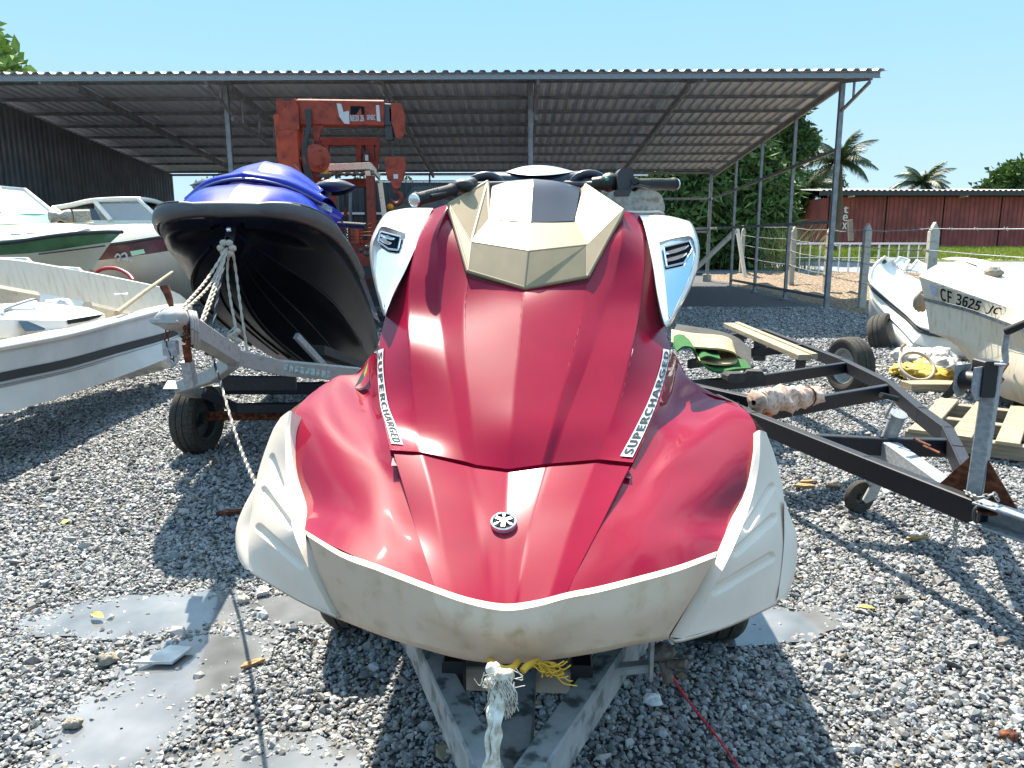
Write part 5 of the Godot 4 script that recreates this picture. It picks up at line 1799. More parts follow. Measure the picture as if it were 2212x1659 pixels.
func blue_ski() -> void:
	var t := thing("jet_ski", "blue and black jet ski with its bow raised on a grey trailer", "jet ski", BLUE_AT)
	t.basis = blue_basis()
	var inv := t.transform.affine_inverse()
	var g: G
	# stations: forward, half width, rail height, chine half width, chine drop, keel drop
	var st := [[0.64, 0.088, 0.0, 0.027, -0.10, -0.16], [0.61, 0.229, 0.0, 0.108, -0.17, -0.26], [0.50, 0.361, 0.0, 0.216, -0.24, -0.37], [0.24, 0.458, 0.0, 0.324, -0.29, -0.46], [-0.15, 0.506, -0.01, 0.396, -0.33, -0.52], [-0.7, 0.528, -0.06, 0.423, -0.38, -0.56], [-1.5, 0.528, -0.15, 0.432, -0.44, -0.60], [-2.45, 0.493, -0.26, 0.414, -0.48, -0.62]]
	g = G.new()
	var rows := []
	for s in st:
		var z: float = s[0]
		var r := []
		for k in [-1, 1]:
			var half := [Vector3(k * s[1], s[2] - 0.05, z), Vector3(k * s[1] * 0.97, s[2] - 0.11, z - 0.02), Vector3(k * lerpf(s[1], s[3], 0.55), lerpf(s[2], s[4], 0.6), z - 0.05), Vector3(k * s[3], s[4], z - 0.08), Vector3(k * s[3] * 0.93, s[4] - 0.012, z - 0.08), Vector3(k * s[3] * 0.48, lerpf(s[4], s[5], 0.5), z - 0.10), Vector3(k * 0.012, s[5], z - 0.12)]
			if k == 1: half.reverse()
			r.append_array(half)
		rows.append(r)
	g.loft(rows, 4, 2, [3, 4, 6, 7, 9, 10], Vector3(0, 0.2, -0.9))
	g.poly(rows[7], Vector3(0, -0.2, -1))
	part("hull", g, M.hull, t)
	# moulded strakes and keel line
	for k in [-1, 1]:
		for q in [[3, 0.0, 0.011], [5, 0.35, 0.007], [5, -0.1, 0.008]]:
			g = G.new()
			var p := []
			for r in rows.slice(1, 7):
				var i: int = q[0] if k == -1 else 13 - q[0]
				var nb: int = i + 1 if k == -1 else i - 1
				p.append((r[i] as Vector3).lerp(r[nb], q[1]) + Vector3(k * 0.004, -0.003, 0))
			g.tube(G.spline(p, 4), q[2], 7)
			part("strake", g, M.hull, t)
	g = G.new()
	var kp := []
	for r in rows.slice(0, 7): kp.append((r[6] as Vector3).lerp(r[7], 0.5) + Vector3(0, -0.004, 0))
	g.tube(G.spline(kp, 4), 0.016, 8)
	part("keel", g, M.hull, t)
	# grey bumper band round the bow
	g = G.new()
	var prof := [[-0.02, 0.035], [0.010, 0.030], [0.024, 0.008], [0.022, -0.018], [0.008, -0.038], [-0.02, -0.042]]
	rows = []
	var edge := []
	for k in [-1, 1]:
		var e := []
		for s in st.slice(0, 6): e.append(Vector3(k * s[1], s[2], s[0]))
		if k == -1: e.reverse()
		edge.append_array(e)
	var ef := G.spline(edge, 4)
	for i in ef.size():
		var f: Vector3 = ((ef[mini(i + 1, ef.size() - 1)] as Vector3) - (ef[maxi(i - 1, 0)] as Vector3)).normalized()
		var o := f.cross(Vector3.UP).normalized()
		if o.dot((ef[i] as Vector3) - Vector3(0, 0, -0.4)) < 0: o = -o
		var r := []
		for q in prof: r.append((ef[i] as Vector3) + o * (q[0] + 0.004) + Vector3.UP * (q[1] + 0.004))
		rows.append(r)
	g.loft(rows, 1, 3, [], Vector3(0, 0, -0.4))
	var bp := part("bow_bumper", g, M.grey_rubber, t)
	for k in [-1, 1]:
		var i0 := 6 if k == -1 else ef.size() - 19
		g = G.new()
		rows = []
		for i in 13:
			var j := i0 + i
			var f: Vector3 = ((ef[j + 1] as Vector3) - (ef[j - 1] as Vector3)).normalized()
			var o := f.cross(Vector3.UP).normalized()
			if o.dot((ef[j] as Vector3) - Vector3(0, 0, -0.4)) < 0: o = -o
			var sw := sin(PI * clampf((i + 0.6) / 13.2, 0, 1))
			var bulge := 0.026 * pow(sw, 0.5)
			var r := []
			for q in [[-0.06, 0.035], [0.0, 0.044], [0.022, 0.034], [0.030, 0.005], [0.026, -0.028], [0.005, -0.048]]: r.append((ef[j] as Vector3) + o * (q[0] * (0.6 + 0.4 * sw) + bulge * 0.9) + Vector3.UP * (q[1] * (0.6 + 0.4 * sw) + bulge * 0.3))
			rows.append(r)
		g.loft(rows, 1, 3, [], Vector3(0, 0, -0.4))
		var pd := part("bumper_pad", g, M.grey_rubber, bp)
		for m in 3:
			g = G.new()
			var p := []
			for i in range(3 + m, 9 + m): p.append((rows[i][1] as Vector3).lerp(rows[i][2], 0.3 + 0.3 * m) + Vector3.UP * 0.002)
			g.tube(p, 0.0045, 6)
			part("rib", g, M.black_plastic, pd)
	# blue deck in three tiers
	g = G.new()
	rows = [
		[Vector3(-0.24, 0.02, 0.58), Vector3(-0.13, 0.035, 0.62), Vector3(0, 0.04, 0.63), Vector3(0.13, 0.035, 0.62), Vector3(0.24, 0.02, 0.58)],
		[Vector3(-0.37, 0.03, 0.42), Vector3(-0.21, 0.14, 0.46), Vector3(0, 0.165, 0.48), Vector3(0.21, 0.14, 0.46), Vector3(0.37, 0.03, 0.42)],
		[Vector3(-0.465, 0.03, 0.12), Vector3(-0.30, 0.22, 0.20), Vector3(0, 0.265, 0.24), Vector3(0.30, 0.22, 0.20), Vector3(0.465, 0.03, 0.12)],
		[Vector3(-0.505, 0.02, -0.30), Vector3(-0.36, 0.24, -0.25), Vector3(0, 0.28, -0.2), Vector3(0.36, 0.24, -0.25), Vector3(0.505, 0.02, -0.30)],
		[Vector3(-0.52, 0.0, -0.8), Vector3(-0.36, 0.22, -0.8), Vector3(0, 0.26, -0.8), Vector3(0.36, 0.22, -0.8), Vector3(0.52, 0.0, -0.8)],
		[Vector3(-0.51, -0.15, -2.4), Vector3(-0.36, -0.05, -2.4), Vector3(0, 0.0, -2.4), Vector3(0.36, -0.05, -2.4), Vector3(0.51, -0.15, -2.4)]]
	g.loft(rows, 4, 4, [2], Vector3(0, -0.3, -0.8))
	part("deck", g, M.blue, t)
	for tier in 2:
		g = G.new()
		var k := tier * 1.0
		var w0 := 0.36 - 0.07 * k
		var lift := Vector3(0, 0.045, 0.03)
		rows = [
			[Vector3(-w0 - 0.03, 0.155 + 0.10 * k, 0.05 - 0.22 * k), Vector3(-w0 * 0.62, 0.20 + 0.115 * k, 0.22 - 0.26 * k), Vector3(0, 0.215 + 0.13 * k, 0.31 - 0.30 * k), Vector3(w0 * 0.62, 0.20 + 0.115 * k, 0.22 - 0.26 * k), Vector3(w0 + 0.03, 0.155 + 0.10 * k, 0.05 - 0.22 * k)],
			[Vector3(-w0 - 0.05, 0.20 + 0.10 * k, 0.02 - 0.22 * k), Vector3(-w0 * 0.62, 0.255 + 0.10 * k, 0.19 - 0.26 * k), Vector3(0, 0.27 + 0.10 * k, 0.28 - 0.30 * k), Vector3(w0 * 0.62, 0.255 + 0.10 * k, 0.19 - 0.26 * k), Vector3(w0 + 0.05, 0.20 + 0.10 * k, 0.02 - 0.22 * k)],
			[Vector3(-w0 - 0.06, 0.25 + 0.11 * k, -0.25 - 0.1 * k), Vector3(-w0 * 0.62, 0.36 + 0.11 * k, -0.14 - 0.12 * k), Vector3(0, 0.40 + 0.11 * k, -0.08 - 0.14 * k), Vector3(w0 * 0.62, 0.36 + 0.11 * k, -0.14 - 0.12 * k), Vector3(w0 + 0.06, 0.25 + 0.11 * k, -0.25 - 0.1 * k)],
			[Vector3(-w0 - 0.06, 0.24 + 0.13 * k, -0.75), Vector3(-w0 * 0.62, 0.42 + 0.12 * k, -0.65), Vector3(0, 0.49 + 0.11 * k, -0.6), Vector3(w0 * 0.62, 0.42 + 0.12 * k, -0.65), Vector3(w0 + 0.06, 0.24 + 0.13 * k, -0.75)]]
		for i in 4: rows[i] = moved(rows[i], lift)
		g.loft(rows, 4, 4, [2], Vector3(0, -0.1, -0.6))
		part("hood" if tier else "lower_hood", g, M.blue, t)
		g = G.new()
		var ln := []
		for q in rows[0]: ln.append((q as Vector3) + Vector3(0, -0.004, 0.004))
		g.tube(G.spline(ln, 4), 0.012, 6)
		part("seam", g, M.blue_dark, t)
	g = G.new()
	rows = [
		[Vector3(-0.20, 0.50, -0.30), Vector3(-0.1, 0.545, -0.24), Vector3(0, 0.555, -0.22), Vector3(0.1, 0.545, -0.24), Vector3(0.20, 0.50, -0.30)],
		[Vector3(-0.23, 0.54, -0.5), Vector3(-0.12, 0.60, -0.45), Vector3(0, 0.62, -0.43), Vector3(0.12, 0.60, -0.45), Vector3(0.23, 0.54, -0.5)],
		[Vector3(-0.22, 0.56, -0.75), Vector3(-0.12, 0.64, -0.75), Vector3(0, 0.66, -0.75), Vector3(0.12, 0.64, -0.75), Vector3(0.22, 0.56, -0.75)],
		[Vector3(-0.20, 0.50, -1.0), Vector3(-0.12, 0.56, -1.0), Vector3(0, 0.58, -1.0), Vector3(0.12, 0.56, -1.0), Vector3(0.20, 0.50, -1.0)]]
	g.loft(rows, 4, 4, [], Vector3(0, 0.2, -0.7))
	part("windscreen", g, M.slate, t)
	for k in [-1, 1]:
		g = G.new()
		var mc := Vector3(k * 0.40, 0.47, -0.42)
		rows = []
		for i in 6:
			var s := i / 5.0
			var rr := sin(PI * clampf(s * 0.86 + 0.1, 0, 1))
			rows.append([mc + Vector3(k * (s - 0.5) * 0.26, -0.045 * rr, 0.02), mc + Vector3(k * (s - 0.5) * 0.26, -0.02 * rr, 0.05 * rr + 0.02), mc + Vector3(k * (s - 0.5) * 0.26, 0.03 * rr, 0.045 * rr), mc + Vector3(k * (s - 0.5) * 0.26, 0.055 * rr, -0.03 * rr), mc + Vector3(k * (s - 0.5) * 0.26, 0.02 * rr, -0.08 * rr), mc + Vector3(k * (s - 0.5) * 0.26, -0.045 * rr, -0.06)])
		g.loft(rows, 3, 3, [], mc)
		g.tube([mc + Vector3(-k * 0.05, -0.03, 0), Vector3(k * 0.30, 0.36, -0.45)], 0.03, 8)
		part("mirror", g, M.slate, t)
		g = G.new()
		var a := Vector3(k * 0.36, 0.36, -0.95); var b := Vector3(k * 0.56, 0.30, -0.78)
		g.tube([Vector3(0, 0.45, -1.0), a], 0.014, 8)
		var pts := []; var rad := []
		for i in 19:
			pts.append(a.lerp(b, i / 18.0)); rad.append(0.021 + 0.002 * (i % 2))
		g.tube(pts, rad, 12)
		part("grip", g, M.rubber, t)
	# right flank of the hood, with its white flash and lettering
	var flank := func(a: Array) -> Array:
		var r := []
		for q in line3(a): r.append(inv * (q as Vector3))
		return r
	var ft: Array = flank.call([598, 398, 4.85, 650, 410, 4.92, 700, 430, 5.08, 738, 462, 5.32])
	var fb: Array = flank.call([600, 430, 4.66, 650, 446, 4.74, 694, 464, 4.88, 724, 486, 5.1])
	g = G.new()
	var fm := mix_rows(ft, fb, 0.5)
	for i in 4: fm[i] += Vector3(0.03, 0.02, 0.01)
	g.loft([ft, fm, fb], 3, 4, [], Vector3(-0.3, 0, -0.5))
	part("flank_panel", g, M.blue, t)
	g = G.new()
	var w0: Array = flank.call([640, 421, 4.70, 668, 426, 4.75, 700, 438, 4.86, 718, 449, 4.96])
	var w1: Array = flank.call([654, 434, 4.67, 676, 442, 4.71, 700, 452, 4.80, 716, 459, 4.90])
	g.loft([w0, w1], 1, 3, [], Vector3(-0.3, 0, -0.5))
	var fp := part("white_flash", g, M.decal_white, t)
	g = G.new()
	var q0: Array = flank.call([672, 443, 4.66, 716, 457, 4.84, 677, 430, 4.69])
	text_on(g, "WaveRunner", q0[0], (q0[1] as Vector3) - q0[0], (q0[2] as Vector3) - q0[0])
	part("lettering", g, M.blue_dark, fp)
	g = G.new()
	text_on(g, "SUPERCHARGED", Vector3(0.185, 0.535, -0.27), Vector3(0.07, -0.05, -0.24), Vector3(-0.03, 0.035, -0.015))
	part("lettering", g, M.decal_white, t)
	# bow eye on its black plate, a small red mark
	g = G.new()
	g.box(Vector3(0, -0.14, 0.585), Vector3(0.05, 0.15, 0.02), Basis(Vector3.RIGHT, -0.5))
	g.tube([Vector3(0, -0.16, 0.58), Vector3(0, -0.15, 0.62), Vector3(0, -0.19, 0.62), Vector3(0, -0.20, 0.57)], 0.012, 8)
	part("bow_eye", g, M.black_plastic, t)
	g = G.new()
	g.lathe([Vector2(0, 0.012), Vector2(0.012, 0.010), Vector2(0.014, 0.0)], Transform3D(Basis(Vector3.RIGHT, 1.2), Vector3(0, -0.10, 0.605)), 12)
	part("bolt", g, M.silver, t)
	# ------ its trailer
	var tr := thing("jet_ski_trailer", "weathered galvanised trailer tilted up under the blue jet ski", "trailer", Vector3(-1.45, 0.24, -4.95))
	var o := tr.position
	var arm := func(called: String, pts: Array, w: float, h: float, m: Material) -> void:
		var gg := G.new()
		for i in pts.size() - 1: gg.bar(pts[i] - o, pts[i + 1] - o, w, h)
		part(called, gg, m, tr)
	var nose := at_depth(405, 706, 3.22); var fork := at_depth(502, 768, 3.80)
	arm.call("drawbar", [nose, fork], 0.075, 0.085, M.galv_old)
	arm.call("side_beam", [fork + Vector3(-0.02, 0, 0), at_depth(604, 794, 4.0), at_depth(775, 810, 4.2), Vector3(-0.72, 0.52, -4.6), Vector3(-0.78, 0.05, -6.9)], 0.06, 0.08, M.galv_old)
	arm.call("side_beam", [fork + Vector3(0.0, -0.03, 0), at_depth(460, 812, 4.05), at_depth(388, 836, 4.5), Vector3(-2.0, 0.42, -4.75), Vector3(-2.15, 0.05, -6.9)], 0.06, 0.07, M.galv_old)
	arm.call("cross_member", [at_depth(476, 828, 4.5), at_depth(640, 828, 4.55)], 0.05, 0.085, M.black_steel)
	arm.call("cross_member", [Vector3(-2.0, 0.36, -5.2), Vector3(-0.8, 0.36, -5.2)], 0.05, 0.08, M.black_steel)
	arm.call("spring_beam", [at_depth(440, 848, 4.7), at_depth(512, 882, 4.8), at_depth(660, 880, 4.85)], 0.06, 0.06, M.black_steel)
	arm.call("axle", [Vector3(-2.03, 0.235, -4.9), Vector3(-0.86, 0.235, -4.95)], 0.055, 0.055, M.rust)
	arm.call("support_strut", [at_depth(640, 725, 4.5), at_depth(700, 790, 4.7)], 0.03, 0.04, M.galv)
	arm.call("bunk", [Vector3(-1.85, 0.70, -4.7), Vector3(-1.9, 0.25, -6.6)], 0.09, 0.06, M.rubber)
	arm.call("bunk", [Vector3(-1.2, 0.70, -4.7), Vector3(-1.25, 0.25, -6.6)], 0.09, 0.06, M.rubber)
	arm.call("drop_leg", [at_depth(402, 742, 3.28), at_depth(408, 786, 3.30)], 0.03, 0.03, M.rust)
	arm.call("drop_leg", [at_depth(405, 780, 3.30), at_depth(413, 832, 3.32)], 0.045, 0.045, M.galv)
	# faded stickers on the arms
	for q in [[621, 789, 724, 806, 4.04, 14.0], [404, 829, 466, 802, 4.2, 12.0]]:
		g = G.new()
		var a := at_depth(q[0], q[1] - q[5] * 0.5, q[4]) - o; var b := at_depth(q[2], q[3] - q[5] * 0.5, q[4] + 0.06) - o
		var dn := Vector3(0, -q[5] * 0.0026, 0)
		var ph := 0.0
		for i in 9:
			var s0 := i / 9.0; var s1 := (i + 0.72) / 9.0
			g.poly([a.lerp(b, s0) + Vector3(0, 0, 0.06), a.lerp(b, s1) + Vector3(0, 0, 0.06), a.lerp(b, s1 - 0.02) + dn * (0.75 + 0.25 * (i % 2)) + Vector3(0, 0, 0.06), a.lerp(b, s0 - 0.02) + dn + Vector3(0, 0, 0.06)], Vector3(0, 0.5, -3))
		part("faded_sticker", g, mat(Color(0.42, 0.58, 0.64), 0.6, 0.0, M.T_dirt, 6.0), tr)
	# coupling head, chain and hose wound round it, lever
	g = G.new()
	var cdir := (nose - fork).normalized()
	g.blob(at_depth(372, 688, 3.12) - o, Vector3(0.065, 0.048, 0.075), 14, 0.12, 1.5)
	g.box(at_depth(366, 700, 3.10) - o, Vector3(0.11, 0.012, 0.12), Basis(Vector3.RIGHT, -0.3), 0.003)
	g.bar(at_depth(378, 692, 3.13) - o, nose - o, 0.065, 0.06)
	part("coupling", g, M.galv_old, tr)
	g = G.new()
	g.tube(G.spline([at_depth(372, 668, 3.14) - o, at_depth(364, 640, 3.15) - o, at_depth(355, 618, 3.16) - o], 4), [0.013, 0.012, 0.014, 0.016, 0.017, 0.018, 0.02, 0.022, 0.021], 8, true, 0.45)
	g.tube([at_depth(368, 668, 3.13) - o, at_depth(382, 676, 3.13) - o], 0.012, 6)
	part("lever", g, M.rust, tr)
	g = G.new()
	for k in 3:
		var cc := at_depth(395 + k * 9, 700 + k * 6, 3.17 + k * 0.03) - o
		var ring := []
		for i in 17:
			var a := TAU * i / 16.0
			ring.append(cc + Vector3(cos(a) * 0.062 * 0.5, sin(a) * 0.062 - 0.01, cos(a) * 0.055))
		chain_links(g, ring, 0.011)
	chain_links(g, [at_depth(362, 715, 3.10) - o, at_depth(360, 740, 3.10) - o, at_depth(368, 765, 3.10) - o, at_depth(378, 785, 3.10) - o], 0.012)
	part("chain", g, M.rust, tr)
	g = G.new()
	for k in 3:
		var cc := at_depth(412 + k * 6, 702 + k * 4, 3.2 + k * 0.02) - o
		var ring := []
		for i in 17:
			var a := TAU * i / 16.0
			ring.append(cc + Vector3(cos(a) * 0.03, sin(a) * (0.066 + 0.006 * k) - 0.01, cos(a) * 0.06))
		g.tube(ring, 0.008, 6, false)
	part("hose_wrap", g, M.galv_old, tr)
	g = G.new()
	g.box(at_depth(369, 752, 3.11) - o, Vector3(0.055, 0.06, 0.03))
	g.tube([at_depth(366, 768, 3.10) - o, at_depth(364, 782, 3.09) - o, at_depth(374, 790, 3.09) - o, at_depth(382, 780, 3.10) - o, at_depth(378, 768, 3.11) - o], 0.008, 7)
	part("shackle", g, M.galv, tr)
	g = G.new()
	g.plate(PackedVector2Array([Vector2(-0.09, -0.02), Vector2(0.05, -0.02), Vector2(0.06, 0.02), Vector2(-0.06, 0.06), Vector2(-0.09, 0.06)]), Transform3D(Basis(Vector3.RIGHT, -1.1), at_depth(388, 836, 4.42) - o), 0.006)
	part("corner_plate", g, M.galv, tr)
	for q in [[at_depth(428, 916, 4.88), -1.0], [Vector3(-0.80, 0.225, -4.95), 1.0]]:
		var w := Node3D.new()
		w.name = "wheel" if q[1] < 0 else "wheel_001"
		tr.add_child(w)
		var c: Vector3 = q[0]
		c.y = 0.225
		wheel_parts(w, c - o, Vector3(q[1] * -1.0, 0, 0.12), 0.228, 0.165, M.dark_steel)
	# ropes from the bow eye
	var eye := t.transform * Vector3(0, -0.19, 0.62)
	var rw := thing("white_rope", "white twisted ropes tying the blue jet ski's bow eye to its trailer", "rope", eye)
	for q in [[[eye, at_depth(446, 605, 3.75), at_depth(388, 672, 3.2)], 0], [[eye, at_depth(456, 612, 3.78), at_depth(394, 676, 3.2)], 0], [[eye, at_depth(465, 610, 3.8), at_depth(430, 708, 3.28)], 0], [[eye, at_depth(469, 615, 3.8), at_depth(434, 710, 3.3)], 0], [[eye + Vector3(0.01, 0, 0), at_depth(491, 590, 4.1), at_depth(500, 660, 3.95), at_depth(508, 702, 3.88), at_depth(512, 757, 3.84)], 0], [[eye + Vector3(0.02, 0, 0), at_depth(510, 590, 4.1), at_depth(522, 680, 3.95), at_depth(535, 764, 3.86)], 0], [[at_depth(511, 705, 3.87), at_depth(495, 720, 3.86), at_depth(493, 748, 3.84)], 0]]:
		var lp := []
		for p in q[0]: lp.append((p as Vector3) - eye)
		rope("strand", lp, 0.0075, M.rope, rw, 2, 5)
	g = G.new()
	for i in 6:
		var a := TAU * i / 6.0
		g.blob(Vector3(cos(a) * 0.03, sin(a) * 0.03 - 0.01, 0.02), Vector3(0.02, 0.018, 0.018), i, 0.3, 2.0, 9, 6)
	for i in 5:
		g.blob(at_depth(507 + 6 * cos(i * 1.5), 716 + i * 5, 3.86) - eye, Vector3(0.018, 0.016, 0.018), 20 + i, 0.3, 2.0, 9, 6)
	part("knot", g, M.rope, rw)
	var bp2 := [eye + Vector3(-0.01, -0.02, 0.01), at_depth(484, 570, 4.1), at_depth(470, 640, 3.95), at_depth(460, 722, 3.75), at_depth(461, 775, 3.6), at_depth(478, 832, 3.4), at_depth(503, 918, 3.0), at_depth(528, 990, 2.5), at_depth(556, 1052, 2.0)]
	var br := thing("braided_rope", "thin black and white braided rope hanging from the blue jet ski towards the red one", "rope", bp2[0])
	var l2 := []
	for p in bp2: l2.append((p as Vector3) - (bp2[0] as Vector3))
	rope("braid", l2, 0.0065, M.cable, br, 4, 6, M.rope_white)

# ---------------------------------------------------------------- boats at the left
func line3(a: Array) -> Array:
	var o := []
	for i in range(0, a.size(), 3): o.append(at_depth(a[i], a[i + 1], a[i + 2]))
	return o

func mix_rows(a: Array, b: Array, s: float) -> Array:
	var o := []
	for i in a.size(): o.append((a[i] as Vector3).lerp(b[i], s))
	return o

func moved(a: Array, d: Vector3) -> Array:
	var o := []
	for q in a: o.append((q as Vector3) + d)
	return o

func local(rows: Array, o: Vector3) -> Array:
	var out := []
	for r in rows: out.append(moved(r, -o))
	return out

func left_boats() -> void:
	# the open white skiff, heeled towards the camera
	var t := thing("skiff", "open white fibreglass skiff with a black side stripe and beige seats", "boat", Vector3(-3.6, 0, -5.5))
	var o := t.position
	var g := G.new()
	var ng := line3([-330, 812, 3.55, -160, 783, 4.0, 0, 752, 4.6, 146, 724, 5.3, 255, 696, 6.1, 357, 670, 6.9, 402, 664, 7.55])
	var st1 := line3([-330, 880, 3.52, -160, 843, 3.97, 0, 805, 4.55, 146, 775, 5.25, 255, 745, 6.04, 357, 718, 6.83, 404, 700, 7.45])
	var st2 := line3([-330, 903, 3.51, -160, 864, 3.96, 0, 824, 4.54, 146, 793, 5.24, 255, 762, 6.03, 357, 733, 6.82, 405, 714, 7.42])
	var nc := line3([-330, 985, 3.42, -160, 938, 3.88, 0, 896, 4.43, 146, 853, 5.12, 255, 815, 5.88, 362, 773, 6.65, 407, 742, 7.3])
	var fg := line3([-330, 548, 4.9, -160, 550, 5.6, 0, 556, 6.2, 110, 572, 6.75, 262, 601, 7.5, 364, 625, 7.85, 404, 655, 7.7])
	var keel := []
	for i in ng.size(): keel.append(((nc[i] as Vector3) + (fg[i] as Vector3)) / 2 + Vector3(0, -0.42 if i < 6 else -0.2, 0))
	var ins := Vector3(0, 0.75, 0)
	g.loft(local([ng, st1], o), 2, 4, [], ins)
	g.loft(local([st2, mix_rows(st2, nc, 0.45), nc], o), 2, 4, [], ins)
	g.loft(local([nc, keel, fg], o), 2, 4, [], ins)
	part("hull", g, M.gel, t)
	g = G.new()
	g.loft(local([moved(st1, Vector3(0.006, 0, 0.01)), moved(st2, Vector3(0.006, 0, 0.01))], o), 1, 4, [], ins)
	part("black_stripe", g, M.stripe_grey, t)
	for k in 3:
		g = G.new()
		var off := line3([-330, 911 + k * 8, 3.50, -160, 872 + k * 7, 3.95, 0, 831 + k * 6.0, 4.52, 146, 799 + k * 5.0, 5.22, 255, 768 + k * 4.4, 6.01, 357, 738 + k * 3.4, 6.80, 405, 718 + k * 3, 7.40])
		g.tube(G.spline(moved(off, -o), 4), 0.005, 5)
		part("moulded_line", g, M.stripe_mid, t)
	# gunwale cap, inside walls, floor
	g = G.new()
	var cap := line3([-330, 790, 3.75, -160, 762, 4.25, 0, 735, 4.85, 146, 706, 5.6, 255, 682, 6.4, 345, 660, 7.1, 396, 656, 7.6])
	g.loft(local([moved(ng, Vector3(0, -0.02, 0.0)), ng, cap], o), 2, 4, [1], Vector3(0, 0.3, 0))
	g.tube(G.spline(moved(ng, -o), 4), 0.022, 8)
	var capf := []
	for i in fg.size(): capf.append((fg[i] as Vector3) + Vector3(0.10, -0.01, 0.12))
	g.loft(local([fg, capf], o), 1, 4, [], Vector3(0, 0.2, 0))
	part("gunwale", g, M.gel, t)
	g = G.new()
	var fl0 := moved(cap, Vector3(-0.22, -0.30, -0.06)); var fl1 := moved(capf, Vector3(0.05, -0.36, 0.14))
	g.loft(local([cap, fl0], o), 2, 4, [], Vector3(0, 3, 2))
	g.loft(local([fl0, fl1], o), 2, 4, [], Vector3(0, -2, 0))
	g.loft(local([fl1, capf], o), 2, 4, [], Vector3(0, 3, -4))
	part("inside", g, M.gel_inside, t)
	# raised far coaming
	g = G.new()
	var co := line3([-60, 556, 6.05, 70, 556, 6.6, 84, 572, 6.7, 180, 578, 7.0, 195, 592, 7.1, 262, 600, 7.4])
	g.loft(local([moved(co, Vector3(0, -0.30, 0.2)), moved(co, Vector3(0, 0, 0.1)), moved(co, Vector3(-0.06, 0.0, -0.05)), moved(co, Vector3(-0.08, -0.25, -0.1))], o), 1, 1, [], Vector3(-0.6, 0.5, -1.3))
	part("coaming", g, M.gel, t)
	# seats
	for q in [[-30, 612, 5.7, 70, 630, 6.1, 0.24], [190, 652, 6.55, 318, 682, 7.0, 0.17]]:
		g = G.new()
		var a := at_depth(q[0], q[1], q[2]) - o; var b := at_depth(q[3], q[4], q[5]) - o
		var f := (b - a).normalized()
		g.prism(PackedVector2Array([Vector2(-0.07, -q[6]), Vector2(0.07, -q[6]), Vector2(0.075, -0.03), Vector2(0.05, 0.0), Vector2(-0.05, 0.0), Vector2(-0.075, -0.03)]), a, b)
		part("seat_cushion", g, M.vinyl, t)
	# engine box with its dark openings and rail
	g = G.new()
	var e0 := line3([-20, 658, 5.15, 75, 652, 5.75, 190, 664, 6.1, 226, 678, 6.2, 140, 692, 5.55, -20, 690, 4.95])
	g.poly(moved(e0, -o), Vector3(0, 0, 0))
	for i in 6:
		var a: Vector3 = e0[i]; var b: Vector3 = e0[(i + 1) % 6]
		g.poly([a - o, b - o, b - o + Vector3(0.02, -0.12, 0), a - o + Vector3(0.02, -0.12, 0)], (e0[1] as Vector3) - o + Vector3(0.1, -0.1, 0.1))
	var lid := part("engine_box", g, M.gel, t)
	g = G.new()
	g.poly(moved(line3([44, 693, 5.16, 112, 693, 5.48, 100, 712, 5.36, 58, 716, 5.14]), -o + Vector3(0.0, 0.0, 0.02)), Vector3(0, 0, -3))
	g.poly(moved(line3([148, 691, 5.6, 226, 678, 6.15, 212, 690, 6.05, 150, 700, 5.58]), -o + Vector3(0.0, 0.0, 0.02)), Vector3(0, 0, -3))
	part("dark_opening", g, M.smoked, lid)
	g = G.new()
	g.tube(G.spline(moved(line3([4, 676, 5.1, 14, 666, 5.2, 70, 648, 5.5, 79, 652, 5.55]), -o), 4), 0.012, 8)
	part("grab_rail", g, M.silver, lid)
	for q in [[48, 576, 6.6], [262, 642, 7.1]]:
		g = G.new()
		var c := at_depth(q[0], q[1] - 2, q[2]) - o
		g.tube([c + Vector3(-0.05, 0.02, 0.03), c + Vector3(0.05, 0.02, -0.03)], 0.008, 6)
		g.tube([c, c + Vector3(0, 0.02, 0)], 0.012, 6)
		part("cleat", g, M.silver, t)
	# what lies in it
	g = G.new()
	for q in [[92, 672, 5.9, 0.10], [125, 660, 6.2, 0.12], [112, 668, 6.1, 0.09], [140, 672, 6.2, 0.08]]:
		g.blob(at_depth(q[0], q[1], q[2]), Vector3(q[3], q[3] * 0.45, q[3] * 0.7), int(q[0]), 0.5, 2.5)
	single("plastic_bag", g, M.bag_white, "crumpled white plastic bag lying inside the open skiff", "bag")
	g = G.new()
	g.tube([at_depth(252, 676, 6.3), at_depth(310, 632, 7.0), at_depth(372, 588, 7.9)], [0.02, 0.018, 0.016], 8)
	single("boat_pole", g, M.wood_pale, "pale wooden pole propped across the open skiff's bow", "pole")
	g = G.new()
	g.tube(G.spline([at_depth(203, 592, 8.6), at_depth(222, 581, 8.5), at_depth(250, 580, 8.4), at_depth(276, 592, 8.3), at_depth(288, 606, 8.2)], 5), 0.02, 8)
	single("red_hose", g, M.red_hose, "red hose arching between the skiff and the maroon striped boat", "hose")
	green_boat()
	maroon_boat()

